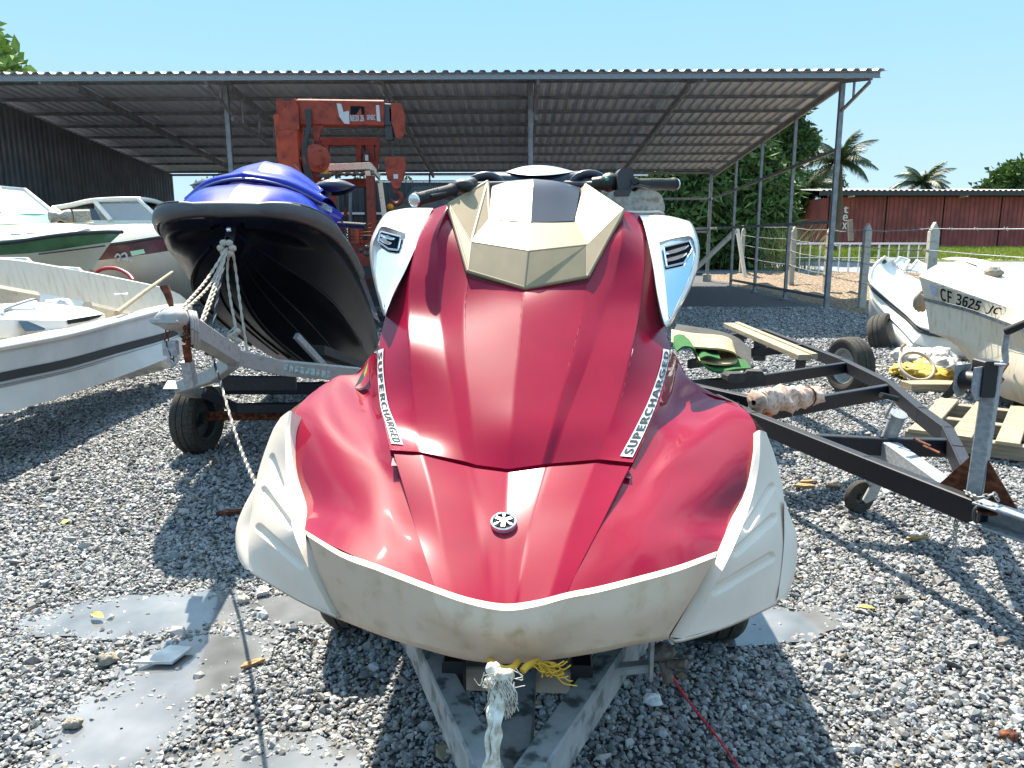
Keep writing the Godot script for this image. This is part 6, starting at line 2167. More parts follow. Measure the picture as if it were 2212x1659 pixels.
func green_boat() -> void:
	var t := thing("motor_boat", "cream motor boat with a green hull stripe and big sloping windscreen", "boat", Vector3(-6.0, 0, -9.6))
	var o := t.position
	var ins := Vector3(0, 1.0, -1.5)
	# lines from the left edge to the bow
	var deck := line3([-420, 528, 8.9, -180, 520, 9.1, 0, 514, 9.2, 127, 505, 9.2, 220, 499, 9.15, 262, 499, 9.0])
	var rail := line3([-420, 540, 8.85, -180, 531, 9.05, 0, 525, 9.15, 127, 508, 9.15, 220, 501, 9.1, 264, 501, 8.98])
	var gtop := line3([-420, 542, 8.86, -180, 533, 9.06, 0, 527, 9.16, 127, 510, 9.16, 220, 503, 9.11, 262, 503, 9.0])
	var gbot := line3([-420, 572, 8.9, -180, 560, 9.1, 0, 551, 9.2, 84, 545, 9.22, 180, 531, 9.2, 240, 523, 9.08])
	var low := line3([-420, 660, 9.1, -180, 650, 9.4, 0, 640, 9.5, 84, 628, 9.6, 150, 606, 9.6, 198, 582, 9.4])
	var g := G.new()
	g.loft(local([gbot, mix_rows(gbot, low, 0.5), low], o), 2, 4, [], ins)
	var keel := moved(low, Vector3(0, -0.35, -0.9))
	g.loft(local([low, keel], o), 1, 4, [], ins)
	part("hull", g, M.gel_cream, t)
	g = G.new()
	g.loft(local([gtop, gbot], o), 1, 4, [], ins)
	part("green_band", g, M.green_stripe, t)
	g = G.new()
	g.tube(G.spline(moved(rail, -o), 4), 0.022, 8)
	part("rub_rail", g, M.stripe_grey, t)
	g = G.new()
	g.tube(G.spline(moved(line3([84, 549, 9.19, 150, 541, 9.18, 226, 531, 9.08]), -o), 4), 0.009, 6)
	part("pin_stripe", g, M.stripe_grey, t)
	# deck: rises to the coaming below the windscreen and runs back to the far side
	g = G.new()
	var mid := line3([-420, 500, 9.6, -180, 494, 9.8, 0, 487, 9.9, 120, 482, 9.8, 215, 488, 9.5, 260, 496, 9.1])
	var far_ := line3([-420, 498, 11.2, -180, 494, 11.4, 0, 488, 11.4, 120, 486, 11.0, 215, 492, 10.1, 262, 498, 9.15])
	g.loft(local([rail, deck, mid, far_], o), 3, 4, [], Vector3(0, 0.4, -1.0))
	part("foredeck", g, M.gel_cream, t)
	g = G.new()
	g.loft(local([line3([-420, 497, 9.62, -180, 492, 9.82, 0, 485, 9.92, 70, 483, 9.9, 121, 480, 9.82]), line3([-420, 470, 9.9, -180, 465, 10.1, 0, 461, 10.15, 70, 460, 10.1, 119, 462, 9.95])], o), 2, 4, [], ins)
	part("pale_green_band", g, M.green_pale, t)
	# windscreen in three panes with a pale frame
	var b0 := line3([-420, 468, 9.95, -160, 464, 10.15, 0, 461, 10.2, 117, 461, 9.98])
	var t0 := line3([-420, 398, 10.9, -160, 402, 11.0, 0, 405, 11.0, 54, 410, 10.95])
	for k in 3:
		g = G.new()
		g.poly([(b0[k] as Vector3) - o, (b0[k + 1] as Vector3) - o, (t0[k + 1] as Vector3) - o, (t0[k] as Vector3) - o], ins)
		part("windscreen_pane", g, M.gel, t)
	g = G.new()
	for k in 4: g.bar((b0[k] as Vector3) - o, (t0[k] as Vector3) - o, 0.035, 0.05)
	for k in 3: g.bar((t0[k] as Vector3) - o, (t0[k + 1] as Vector3) - o, 0.04, 0.05)
	part("windscreen_frame", g, M.gel, t)
	g = G.new()
	g.poly([(b0[3] as Vector3) - o, (t0[3] as Vector3) - o, at_depth(20, 412, 12.4) - o, at_depth(90, 470, 11.6) - o], ins)
	g.poly([(t0[3] as Vector3) - o, (t0[0] as Vector3) - o, at_depth(-420, 402, 12.6) - o, at_depth(20, 412, 12.4) - o], ins)
	part("cabin_top", g, M.gel, t)
	g = G.new()
	for q in [[70, 505, 9.3], [35, 506, 9.3]]: g.box(at_depth(q[0], q[1], q[2]) - o, Vector3(0.12, 0.02, 0.03))
	part("cleat", g, M.silver, t)
	# trailer bunks that carry it
	var s := thing("boat_stand", "dark trailer frame beneath the green striped boat", "trailer", Vector3(-6.0, 0, -10.2))
	g = G.new()
	g.bar(Vector3(-2.0, 0.45, 0.2), Vector3(1.0, 0.45, 0.5), 0.08, 0.1)
	g.bar(Vector3(-2.0, 0.45, -0.8), Vector3(1.0, 0.45, -0.5), 0.08, 0.1)
	part("frame", g, M.black_steel, s)
	for x in [-1.4, 0.6]:
		for z in [0.25, -0.7]:
			g = G.new()
			g.bar(Vector3(x, 0, z), Vector3(x, 0.42, z), 0.08, 0.08)
			part("leg", g, M.black_steel, s)
	# the canister on the foredeck
	var c0 := at_depth(192, 466, 9.35); var c1 := at_depth(121, 468, 9.1)
	var ct := thing("metal_canister", "pale tin canister with a round neck lying on the green striped boat's foredeck", "canister", c0)
	g = G.new()
	var ax := (c1 - c0)
	g.prism(PackedVector2Array([Vector2(-0.05, -0.075), Vector2(0.05, -0.075), Vector2(0.07, -0.055), Vector2(0.07, 0.055), Vector2(0.05, 0.075), Vector2(-0.05, 0.075), Vector2(-0.07, 0.055), Vector2(-0.07, -0.055)]), Vector3.ZERO, ax * 0.52)
	part("box", g, M.tin, ct)
	g = G.new()
	var d := ax.normalized()
	var u := d.cross(Vector3.UP).normalized()
	g.lathe([Vector2(0, 0.42), Vector2(0.06, 0.42), Vector2(0.068, 0.40), Vector2(0.068, 0.36), Vector2(0.045, 0.33), Vector2(0.045, 0.30), Vector2(0.072, 0.26), Vector2(0.078, 0.2)], Transform3D(Basis(u, d, u.cross(d)), Vector3.ZERO), 24)
	part("neck", g, M.tin, ct)

func maroon_boat() -> void:
	var t := thing("motor_boat", "cream cabin boat with a maroon hull stripe below its side windows", "boat", Vector3(-5.5, 0, -11.5))
	var o := t.position
	var ins := Vector3(0, 1.1, -1.2)
	var rail := line3([60, 545, 10.6, 180, 534, 10.9, 260, 525, 11.1, 340, 513, 11.3, 420, 503, 11.4, 480, 498, 11.6])
	var band := line3([60, 590, 10.6, 180, 567, 10.9, 260, 557, 11.1, 346, 545, 11.3, 420, 532, 11.4, 478, 524, 11.6])
	var low := line3([60, 640, 10.8, 180, 622, 11.1, 260, 610, 11.3, 350, 598, 11.5, 420, 585, 11.7, 470, 560, 11.9])
	var g := G.new()
	g.loft(local([band, low, moved(low, Vector3(0, -0.5, -0.8))], o), 2, 4, [], ins)
	part("hull", g, M.gel, t)
	g = G.new()
	g.loft(local([rail, band], o), 1, 4, [], ins)
	part("maroon_band", g, M.maroon, t)
	g = G.new()
	g.tube(G.spline(moved(rail, -o), 4), 0.025, 8)
	part("rub_rail", g, M.stripe_grey, t)
	g = G.new()
	var up := line3([60, 528, 10.7, 180, 518, 11.0, 260, 508, 11.2, 340, 497, 11.4, 420, 490, 11.5, 480, 490, 11.7])
	var deck := line3([60, 492, 11.0, 150, 482, 11.3, 225, 478, 11.5, 340, 480, 11.7, 420, 480, 11.9, 480, 488, 12.0])
	g.loft(local([rail, up, deck, moved(deck, Vector3(0.3, 0, -1.6))], o), 2, 4, [1], Vector3(0, 0.4, -1))
	part("topsides", g, M.gel_cream, t)
	# cabin frame and windows
	var r0 := line3([113, 450, 11.4, 150, 444, 11.5, 204, 433, 11.6, 291, 430, 11.8, 330, 434, 12.0, 358, 443, 12.3])
	g = G.new()
	var pts := moved(r0, -o)
	g.tube(G.spline(pts, 4), 0.035, 8)
	g.tube([at_depth(204, 434, 11.6) - o, at_depth(240, 476, 11.5) - o], 0.035, 8)
	g.tube([at_depth(299, 431, 11.8) - o, at_depth(340, 468, 11.7) - o], 0.03, 8)
	g.tube([at_depth(113, 450, 11.4) - o, at_depth(160, 480, 11.3) - o], 0.04, 8)
	g.bar(at_depth(160, 482, 11.4) - o, at_depth(345, 482, 11.7) - o, 0.05, 0.08)
	part("cabin_frame", g, M.gel, t)
	var wn := [[[204, 436, 11.62, 297, 433, 11.8, 337, 468, 11.72, 345, 480, 11.7, 242, 479, 11.55], M.glass], [[302, 433, 11.85, 330, 436, 12.0, 358, 446, 12.3, 352, 466, 12.1, 340, 464, 11.8], M.smoked], [[122, 453, 11.45, 180, 447, 11.55, 206, 452, 11.6, 220, 478, 11.5, 165, 480, 11.4], M.smoked]]
	for q in wn:
		g = G.new()
		g.poly(moved(line3(q[0]), -o), Vector3(0, 1.5, -1.5))
		part("window_pane", g, q[1], t)
	g = G.new()
	g.poly(moved(line3([204, 432, 11.6, 297, 429, 11.8, 330, 433, 12.0, 300, 431, 13.6, 200, 434, 13.4]), -o), Vector3(0, 1, -1.5))
	g.poly(moved(line3([204, 440, 13.4, 345, 440, 13.6, 345, 500, 13.6, 204, 500, 13.4]), -o), Vector3(0, 1, -1))
	part("cabin_top", g, M.gel, t)
	# worn white script and green label on the band
	g = G.new()
	for q in [[[248, 556], [254, 549], [260, 556], [252, 562], [262, 563]], [[262, 551], [270, 547], [274, 556], [266, 562], [278, 560], [284, 566]], [[256, 566], [268, 559], [276, 566]]]:
		var p := []
		for k in q: p.append(at_depth(k[0], k[1], 11.05) - o)
		g.tube(G.spline(p, 4), 0.014, 6)
	part("faded_script", g, M.decal_white, t)
	g = G.new()
	g.poly(moved(line3([281, 543, 11.08, 310, 538, 11.12, 314, 547, 11.12, 285, 553, 11.08]), -o), Vector3(0, 1, -2))
	part("green_label", g, M.green_pale, t)

# ---------------------------------------------------------------- boats at the right
func right_boats() -> void:
	var ins := Vector3(0, 0, 0)
	# the white boat behind, lying on its side with a black rub rail
	var t := thing("white_boat", "white fibreglass boat with a black rub rail, heeled over behind the numbered boat", "boat", Vector3(5.4, 0, -9.8))
	var o := t.position
	var g := G.new()
	var rail := line3([1914, 563, 10.7, 1893, 580, 10.7, 1881, 600, 10.4, 1884, 622, 10.2, 1918, 653, 9.9, 1960, 688, 9.4, 1994, 717, 8.95, 2060, 728, 8.6, 2140, 740, 8.3])
	var low := line3([1915, 600, 10.8, 1893, 615, 10.8, 1880, 635, 10.5, 1879, 652, 10.3, 1905, 690, 9.95, 1933, 724, 9.5, 1958, 757, 9.15, 2030, 790, 8.8, 2110, 800, 8.6])
	var keel := moved(low, Vector3(0.3, -0.35, -0.6))
	var inside := Vector3(0.9, 0.5, -0.6)
	var shelf := mix_rows(rail, low, 0.55)
	for i in shelf.size(): shelf[i] += Vector3(-0.03, 0, 0.05)
	g.loft(local([rail, shelf], o), 2, 4, [6], inside)
	g.loft(local([moved(shelf, Vector3(0.05, -0.012, -0.04)), low, keel], o), 2, 4, [6], inside)
	g.loft(local([shelf, moved(shelf, Vector3(0.05, -0.012, -0.04))], o), 1, 4, [6], inside + Vector3(0, 1, 0))
	part("hull", g, M.gel, t)
	g = G.new()
	g.tube(G.spline(moved(rail, -o), 4), 0.024, 8)
	part("rub_rail", g, M.stripe_grey, t)
	g = G.new()
	g.tube(G.spline(moved(rail, -o + Vector3(-0.01, 0.055, 0.0)), 4), 0.02, 8)
	part("white_moulding", g, M.gel, t)
	g = G.new()
	var in0 := line3([1924, 557, 10.8, 1908, 575, 10.65, 1900, 598, 10.4, 1910, 618, 10.2, 1938, 644, 9.95, 1975, 672, 9.55, 2005, 694, 9.2, 2065, 700, 8.9, 2140, 712, 8.6])
	var in1 := line3([1936, 556, 11.0, 1932, 566, 10.9, 1940, 577, 10.8, 1956, 590, 10.6, 1985, 605, 10.4, 2020, 620, 10.1, 2050, 632, 9.9, 2090, 640, 9.7, 2150, 650, 9.5])
	g.loft(local([moved(rail, Vector3(0, 0.06, 0)), in0, in1], o), 2, 4, [], inside)
	part("deck", g, M.gel, t)
	g = G.new()
	var w0 := line3([1932, 568, 10.8, 1951, 584, 10.6, 1966, 582, 10.6, 1998, 592, 10.4])
	var w1 := line3([1944, 556, 11.1, 1964, 562, 11.0, 1980, 563, 11.0, 2000, 573, 10.8])
	g.poly(moved([w0[0], w0[1], w1[1], w1[0]], -o), inside)
	part("windscreen_pane", g, M.glass, t)
	g = G.new()
	g.poly(moved([w0[2], w0[3], w1[3], w1[2]], -o), inside)
	part("windscreen_pane", g, M.glass, t)
	g = G.new()
	for q in [[w0[0], w1[0]], [w0[1], w1[1]], [w0[2], w1[2]], [w0[3], w1[3]], [w1[0], w1[1]], [w1[2], w1[3]]]:
		g.bar((q[0] as Vector3) - o, (q[1] as Vector3) - o, 0.03, 0.03)
	part("windscreen_frame", g, M.gel, t)
	# tyre wedged under it
	var ty := thing("spare_wheel", "worn bare tyre wedged under the white boat with the black rub rail", "tyre", Vector3(0, 0, 0))
	ty.position = at_depth(1912, 728, 9.75)
	wheel_parts(ty, Vector3.ZERO, Vector3(0.75, 0.35, 0.75), 0.30, 0.24, null)
	# the dirty boat with the registration number
	t = thing("numbered_boat", "dirty white boat with black registration number CF 3625 on its bow", "boat", Vector3(4.2, 0, -6.5))
	o = t.position
	inside = Vector3(1.6, 0.5, 0.2)
	var sheer := line3([1985, 597, 6.9, 2085, 632, 6.45, 2172, 662, 6.05, 2230, 681, 5.75, 2330, 712, 5.2, 2470, 752, 4.5])
	var stripe := line3([1996, 643, 6.86, 2085, 664, 6.45, 2150, 687, 6.12, 2215, 711, 5.75, 2310, 745, 5.2, 2450, 790, 4.5])
	var stripe2 := line3([1997, 650, 6.86, 2085, 672, 6.45, 2150, 695, 6.12, 2215, 720, 5.75, 2310, 755, 5.2, 2450, 802, 4.5])
	var chine := line3([2008, 718, 6.8, 2080, 731, 6.45, 2158, 742, 6.1, 2225, 760, 5.75, 2320, 800, 5.2, 2460, 860, 4.5])
	var bot := line3([2046, 727, 6.75, 2078, 760, 6.55, 2108, 798, 6.35, 2150, 850, 6.1, 2230, 880, 5.7, 2420, 960, 4.8])
	var kl := line3([2110, 740, 7.2, 2140, 780, 7.1, 2170, 815, 7.0, 2212, 850, 6.8, 2300, 880, 6.4, 2480, 940, 5.6])
	g = G.new()
	g.loft(local([sheer, stripe], o), 2, 3, [], inside)
	g.loft(local([stripe2, mix_rows(stripe2, chine, 0.55), chine], o), 2, 3, [], inside)
	g.loft(local([chine, bot, kl], o), 2, 3, [], inside)
	var tip0 := at_depth(2033, 567, 7.9); var tip1 := at_depth(2040, 640, 7.8); var tip2 := at_depth(2050, 705, 7.6)
	g.loft(local([[sheer[0], stripe[0], stripe2[0], chine[0]], [tip0, tip1, tip1, tip2]], o), 1, 1, [], inside)
	part("hull", g, M.gel_dirty, t)
	g = G.new()
	g.loft(local([moved(stripe, Vector3(-0.006, 0, 0.006)), moved(stripe2, Vector3(-0.006, 0, 0.006))], o), 1, 3, [], inside)
	part("blue_grey_stripe", g, M.stripe_blue, t)
	g = G.new()
	var d1 := line3([2012, 578, 7.3, 2100, 606, 6.9, 2195, 632, 6.5, 2260, 650, 6.2, 2350, 680, 5.7, 2480, 715, 5.1])
	var d2 := line3([2033, 567, 7.9, 2120, 592, 7.4, 2200, 612, 7.0, 2270, 630, 6.7, 2360, 655, 6.3, 2480, 690, 5.7])
	g.loft(local([sheer, d1, d2], o), 2, 3, [1], inside - Vector3(0, 0.6, 0))
	part("side_deck", g, M.gel, t)
	g = G.new()
	var d3 := line3([2062, 566, 8.1, 2130, 588, 7.7, 2205, 607, 7.2, 2275, 624, 6.9, 2370, 648, 6.5, 2490, 682, 5.9])
	var d4 := line3([2078, 560, 8.6, 2140, 574, 8.3, 2212, 591, 7.9, 2290, 606, 7.6, 2380, 630, 7.1, 2500, 660, 6.6])
	g.loft(local([d2, moved(d2, Vector3(0.02, -0.07, -0.03)), d3], o), 1, 3, [1], inside + Vector3(0, 3, 0))
	g.loft(local([d3, d4], o), 2, 3, [], inside - Vector3(0, 1, 0))
	part("inner_deck", g, M.gel_inside, t)
	g = G.new()
	var c0 := line3([2066, 562, 8.5, 2104, 558, 8.6, 2160, 570, 8.2, 2212, 584, 7.9, 2300, 602, 7.5])
	var c1 := line3([2110, 573, 8.0, 2140, 577, 7.9, 2180, 587, 7.6, 2216, 600, 7.4, 2290, 616, 7.2])
	g.loft(local([moved(c0, Vector3(0.1, 0.0, -0.5)), c0, c1, moved(c1, Vector3(0, -0.1, 0.0))], o), 2, 3, [], inside - Vector3(0, 0.5, 0))
	part("far_coaming", g, M.gel, t)
	g = G.new()
	g.bar(at_depth(2172, 616, 6.7) - o, at_depth(2330, 655, 6.0) - o, 0.03, 0.012)
	part("trim_strip", g, M.stripe_mid, t)
	g = G.new()
	var along := func(s: float, q: float) -> Vector3:
		var a: Vector3 = (sheer[0] as Vector3).lerp(sheer[2], s); var b: Vector3 = (stripe[0] as Vector3).lerp(stripe[2], s)
		return a.lerp(b, q) - o + Vector3(-0.006, 0.0, 0.012)
	var lets := [["CF", 0.26, 0.41], ["3625", 0.47, 0.77], ["JC", 0.86, 0.99]]
	for q in lets:
		var tm := lettering(q[0], true)
		var b := tm.get_aabb()
		g.mapped(tm, func(p: Vector3) -> Vector3:
			var s: float = lerpf(q[1], q[2], (p.x - b.position.x) / b.size.x)
			var h := (p.y - b.position.y) / b.size.y
			return (along.call(s, lerpf(0.88, 0.20, h)) as Vector3) + Vector3(0, 0, p.z))
	var lt := part("registration_number", g, M.emblem_dark, t)
	g = G.new()
	g.poly([along.call(0.125, 0.22), along.call(0.215, 0.26), along.call(0.215, 0.74), along.call(0.125, 0.70)], Vector3(2, 0, -3))
	var sk := part("registration_sticker", g, mat(Color(0.35, 0.42, 0.60), 0.5), t)
	g = G.new()
	text_on(g, "WTD", (along.call(0.135, 0.62) as Vector3) + Vector3(-0.003, 0, 0.003), (along.call(0.205, 0.64) as Vector3) - (along.call(0.135, 0.62) as Vector3), Vector3(0, 0.045, 0))
	part("lettering", g, M.decal_white, sk)
	g = G.new()
	var r := RandomNumberGenerator.new()
	r.seed = 9
	for i in 11:
		var s := 0.12 + 0.085 * i + r.randf() * 0.03
		var p: Vector3 = along.call(s, 0.06 + r.randf() * 0.08)
		g.tube(G.spline([p, p + Vector3(0.03, -0.012, 0.025), p + Vector3(0.05 + r.randf() * 0.05, -0.02, 0.06)], 3), 0.0035, 4)
	part("crack", g, M.stripe_mid, t).set_meta("kind", "stuff")
	g = G.new()
	g.tube([at_depth(2176, 786, 5.9) - o, at_depth(2166, 800, 5.8) - o, at_depth(2160, 812, 5.75) - o], 0.014, 8)
	g.tube([at_depth(2160, 812, 5.75) - o, at_depth(2152, 822, 5.72) - o, at_depth(2160, 830, 5.7) - o, at_depth(2168, 820, 5.73) - o, at_depth(2160, 812, 5.75) - o], 0.008, 6)
	part("bow_eye", g, M.rust, t)
	# stones laid on the boats
	g = G.new()
	g.blob(Vector3.ZERO, Vector3(0.085, 0.06, 0.07), 33, 0.5, 1.6, 16, 10)
	var st := single("stone", g, M.stone, "rough brown stone resting on the numbered boat's deck", "stone")
	st.position = at_depth(2146, 590, 7.5)
	g = G.new()
	g.blob(Vector3.ZERO, Vector3(0.07, 0.10, 0.07), 35, 0.5, 1.6, 16, 10)
	st = single("stone", g, M.stone, "grey stone caught between the two white boats on the right", "stone")
	st.position = at_depth(1990, 652, 7.6)
	# blocks below
	g = G.new()
	g.box(Vector3.ZERO, Vector3(0.9, 0.12, 0.14))
	st = single("timber_block", g, M.wood, "timber block under the numbered boat's keel", "timber")
	st.position = Vector3(4.6, 0.06, -6.3)

# ---------------------------------------------------------------- the empty boat trailer
func right_trailer() -> void:
	var t := thing("boat_trailer", "empty black boat trailer with a galvanised winch post on the right", "trailer", Vector3(1.8, 0, -4.5))
	var o := t.position
	var beam := func(called: String, pts: Array, w: float, h: float, m: Material, y: float, sd := 0.0) -> void:
		var gg := G.new()
		var p := []
		for i in range(0, pts.size(), 2): p.append(at_height(pts[i], pts[i + 1], y) - o - Vector3(0, h / 2, 0))
		for i in p.size() - 1:
			var f: Vector3 = ((p[i + 1] as Vector3) - (p[i] as Vector3)).normalized() * 0.02
			if sd != 0.0: gg.channel(p[i], (p[i + 1] as Vector3) + f, w, h, 0.008, sd)
			else: gg.bar(p[i], (p[i + 1] as Vector3) + f, w, h)
		part(called, gg, m, t)
	beam.call("near_rail", [1375, 798, 1500, 829, 1632, 858], 0.05, 0.085, M.black_steel, 0.48)
	beam.call("near_beam", [1545, 852, 1627, 890, 1870, 985, 2118, 1081], 0.05, 0.095, M.black_steel, 0.46)
	beam.call("far_beam", [1650, 710, 1740, 744, 1819, 774, 1923, 824, 1990, 880, 2047, 921, 2068, 962, 2095, 1018], 0.05, 0.085, M.black_steel, 0.47, -1.0)
	beam.call("cross_member", [1505, 733, 1646, 711], 0.04, 0.07, M.black_steel, 0.47)
	beam.call("cross_member", [1490, 777, 1627, 752, 1745, 742], 0.04, 0.07, M.black_steel, 0.47)
	beam.call("cross_member", [1480, 823, 1646, 809, 1822, 783], 0.04, 0.08, M.black_steel, 0.465)
	beam.call("cross_member", [1600, 884, 1765, 856, 1925, 829], 0.045, 0.09, M.black_steel, 0.46)
	beam.call("cross_member", [1765, 938, 1900, 945, 2047, 948], 0.045, 0.085, M.black_steel, 0.455)
	beam.call("drawbar", [1900, 945, 1930, 958, 2072, 1058], 0.07, 0.075, M.galv, 0.44)
	var g := G.new()
	var tip := at_height(2112, 1082, 0.46); var out := Vector3(2.02, 0.44, -2.02)
	g.channel(tip - o - Vector3(0, 0.04, 0), out - o - Vector3(0, 0.04, 0), 0.075, 0.085, 0.008, 1.0)
	g.box(tip.lerp(out, 0.8) - o + Vector3(0, 0.05, 0), Vector3(0.05, 0.09, 0.06))
	part("coupling", g, M.galv, t)
	# winch post with rusty gussets
	var p0 := at_depth(2107, 1062, 2.74); var p1 := at_depth(2148, 785, 2.72)
	g = G.new()
	g.bar(p0 - o, p1 - o, 0.082, 0.05, Vector3(0.75, 0, 0.66))
	part("winch_post", g, M.galv, t)
	g = G.new()
	for sd in [Vector3(-0.075, 0, -0.09), Vector3(0.07, 0, 0.09), Vector3(0.05, 0, -0.07)]:
		var a := p0 - o + Vector3(0, -0.03, 0)
		var w: Vector3 = sd.normalized() * 0.03
		var n3: Vector3 = sd.normalized().cross(Vector3.UP) * 0.004
		for s in [-1, 1]: g.poly([a + w + n3 * s, a + w + sd + n3 * s, a + w + Vector3(0, 0.16, 0) + n3 * s], a + w - n3 * s * 3)
		g.poly([a + w + sd + n3, a + w + sd - n3, a + w + Vector3(0, 0.16, 0) - n3, a + w + Vector3(0, 0.16, 0) + n3], a)
	g.box(p0 - o + Vector3(0.0, -0.035, 0.03), Vector3(0.13, 0.012, 0.22))
	part("gusset", g, M.rust, t)
	# winch: side plates, drum, strap, crank
	g = G.new()
	var wc := at_depth(2097, 822, 2.70) - o
	for s in [-1, 1]:
		g.plate(PackedVector2Array([Vector2(-0.045, 0.055), Vector2(0.045, 0.055), Vector2(0.045, -0.02), Vector2(0.02, -0.062), Vector2(-0.015, -0.066), Vector2(-0.045, -0.03)]), Transform3D(Basis(Vector3.UP, 0.5), wc + Vector3(0.016 * s, 0, 0.028 * s)), 0.005)
	part("winch_plate", g, M.galv, t)
	g = G.new()
	g.lathe([Vector2(0, 0.028), Vector2(0.034, 0.028), Vector2(0.034, -0.028), Vector2(0, -0.028)], Transform3D(Basis(Vector3.UP, 0.5) * Basis(Vector3.RIGHT, PI / 2), wc), 18)
	g.box(wc + Vector3(0.045, 0.01, 0.0), Vector3(0.05, 0.13, 0.075))
	part("winch_drum", g, M.black_plastic, t)
	g = G.new()
	var rows := []
	var sp := G.spline([at_depth(2090, 802, 2.74) - o, at_depth(2070, 822, 2.76) - o, at_depth(2052, 848, 2.78) - o, at_depth(2036, 858, 2.80) - o], 4)
	for i in sp.size():
		var w := 0.022 * sin(PI * clampf(0.25 + 0.75 * i / sp.size(), 0, 0.97))
		rows.append([(sp[i] as Vector3) + Vector3(-0.006, w, 0), (sp[i] as Vector3) + Vector3(0, 0, 0.006), (sp[i] as Vector3) + Vector3(0.006, -w, 0)])
	g.loft(rows, 1, 3, [], wc + Vector3(0, 0, -1))
	part("winch_strap", g, M.mat_dark, t)
	g = G.new()
	var k0 := at_depth(2160, 786, 2.66) - o; var k1 := at_depth(2176, 715, 2.64) - o
	g.bar(k0 + Vector3(-0.02, 0, 0), k0 + Vector3(0.01, 0.0, 0.02), 0.03, 0.008)
	g.tube(G.spline([k0, k0 + Vector3(0.018, 0.01, 0.0), k0.lerp(k1, 0.5) + Vector3(0.004, 0, 0), k1], 4), 0.011, 8)
	part("crank_arm", g, M.galv, t)
	g = G.new()
	g.tube([k1, at_depth(2225, 694, 2.55) - o], [0.015, 0.013], 10)
	part("crank_grip", g, M.rubber, t)
	# jockey wheel with its tube and crank
	g = G.new()
	var j0 := at_depth(1897, 1000, 3.62) - o; var j1 := at_depth(1940, 898, 3.50) - o
	g.tube([j0, j1], 0.034, 16)
	g.tube([j1, j1 + (j1 - j0).normalized() * 0.012], 0.038, 16)
	g.tube([j0.lerp(j1, -0.42), j0], 0.026, 14)
	part("jockey_tube", g, M.galv, t)
	g = G.new()
	g.tube([at_depth(1929, 908, 3.5) - o, at_depth(1913, 902, 3.5) - o, at_depth(1936, 858, 3.46) - o], 0.006, 6)
	part("jockey_crank", g, M.galv, t)
	g = G.new()
	g.tube([at_depth(1938, 862, 3.45) - o, at_depth(1903, 853, 3.42) - o], 0.013, 10)
	part("jockey_grip", g, M.rubber, t)
	g = G.new()
	g.box(j0.lerp(j1, 0.3) + Vector3(0.02, 0, -0.01), Vector3(0.1, 0.09, 0.10), Basis(Vector3.UP, 0.5))
	g.tube([j0.lerp(j1, 0.28) + Vector3(0.05, 0, 0.06), j0.lerp(j1, 0.28) + Vector3(0.14, -0.01, -0.02)], 0.012, 8)
	part("jockey_clamp", g, M.galv, t)
	g = G.new()
	for s in [0.0, 0.05]: g.tube([at_depth(1975 + s * 400, 948 + s * 300, 3.35) - o, at_depth(2010 + s * 400, 964 + s * 300, 3.25) - o], 0.006, 6)
	part("bolt", g, M.rust, t)
	var jw := Node3D.new()
	jw.name = "jockey_wheel"
	t.add_child(jw)
	var jc := at_depth(1856, 1083, 3.74) - o
	jc.y = 0.088
	wheel_parts(jw, jc, Vector3(0.35, 0, 1.0), 0.085, 0.045, M.dark_steel, 0.45)
	g = G.new()
	var fb := j0.lerp(j1, -0.4)
	g.plate(PackedVector2Array([Vector2(-0.085, -0.02), Vector2(-0.06, -0.04), Vector2(0.0, -0.02), Vector2(0.03, 0.05), Vector2(0.01, 0.085), Vector2(-0.03, 0.07)]), Transform3D(Basis(Vector3.UP, 0.35), jc + Vector3(0.06, 0.03, 0.045)), 0.01)
	g.tube([jc + Vector3(0.05, 0.08, 0.02), fb], 0.022, 10)
	part("jockey_fork", g, M.galv_old, t)
	# chains
	g = G.new()
	chain_links(g, [at_depth(2086, 1063, 2.70) - o, at_depth(2108, 1073, 2.62) - o, at_depth(2130, 1072, 2.60) - o, at_depth(2148, 1068, 2.60) - o, at_depth(2156, 1082, 2.60) - o], 0.011)
	part("chain", g, M.galv_old, t)
	g = G.new()
	chain_links(g, [at_depth(2068, 1105, 2.74) - o, at_depth(2064, 1140, 2.74) - o, at_depth(2062, 1180, 2.74) - o, at_depth(2056, 1212, 2.74) - o], 0.012)
	part("hanging_chain", g, M.galv_old, t)
	g = G.new()
	g.tube(G.spline([at_depth(2122, 1088, 2.6) - o, at_depth(2106, 1100, 2.6) - o, at_depth(2104, 1122, 2.6) - o, at_depth(2112, 1128, 2.6) - o, at_depth(2116, 1106, 2.6) - o], 3), 0.006, 6)
	part("safety_hook", g, M.dark_steel, t)
	# bunk boards, brackets, road wheels and axle
	g = G.new()
	var b0 := at_depth(1574, 702, 6.9); var b1 := at_depth(1738, 772, 5.55)
	g.bar(b0 - o, b1 - o, 0.10, 0.04)
	g.bar(b0 - o + Vector3(0.075, 0.006, 0), b1 - o + Vector3(0.075, 0.006, 0), 0.045, 0.045)
	part("bunk_board", g, M.wood_pale, t)
	for q in [[1641, 755, 6.4, 0.10, 0.19], [1729, 788, 5.7, 0.07, 0.12], [1600, 735, 6.8, 0.06, 0.14]]:
		g = G.new()
		g.box(at_depth(q[0], q[1], q[2]) - o, Vector3(q[3], q[4], 0.03))
		part("bunk_bracket", g, M.dark_steel, t)
	g = G.new()
	g.bar(at_height(1480, 838, 0.26) - o, at_height(1800, 800, 0.26) - o, 0.05, 0.05)
	part("axle", g, M.black_steel, t)
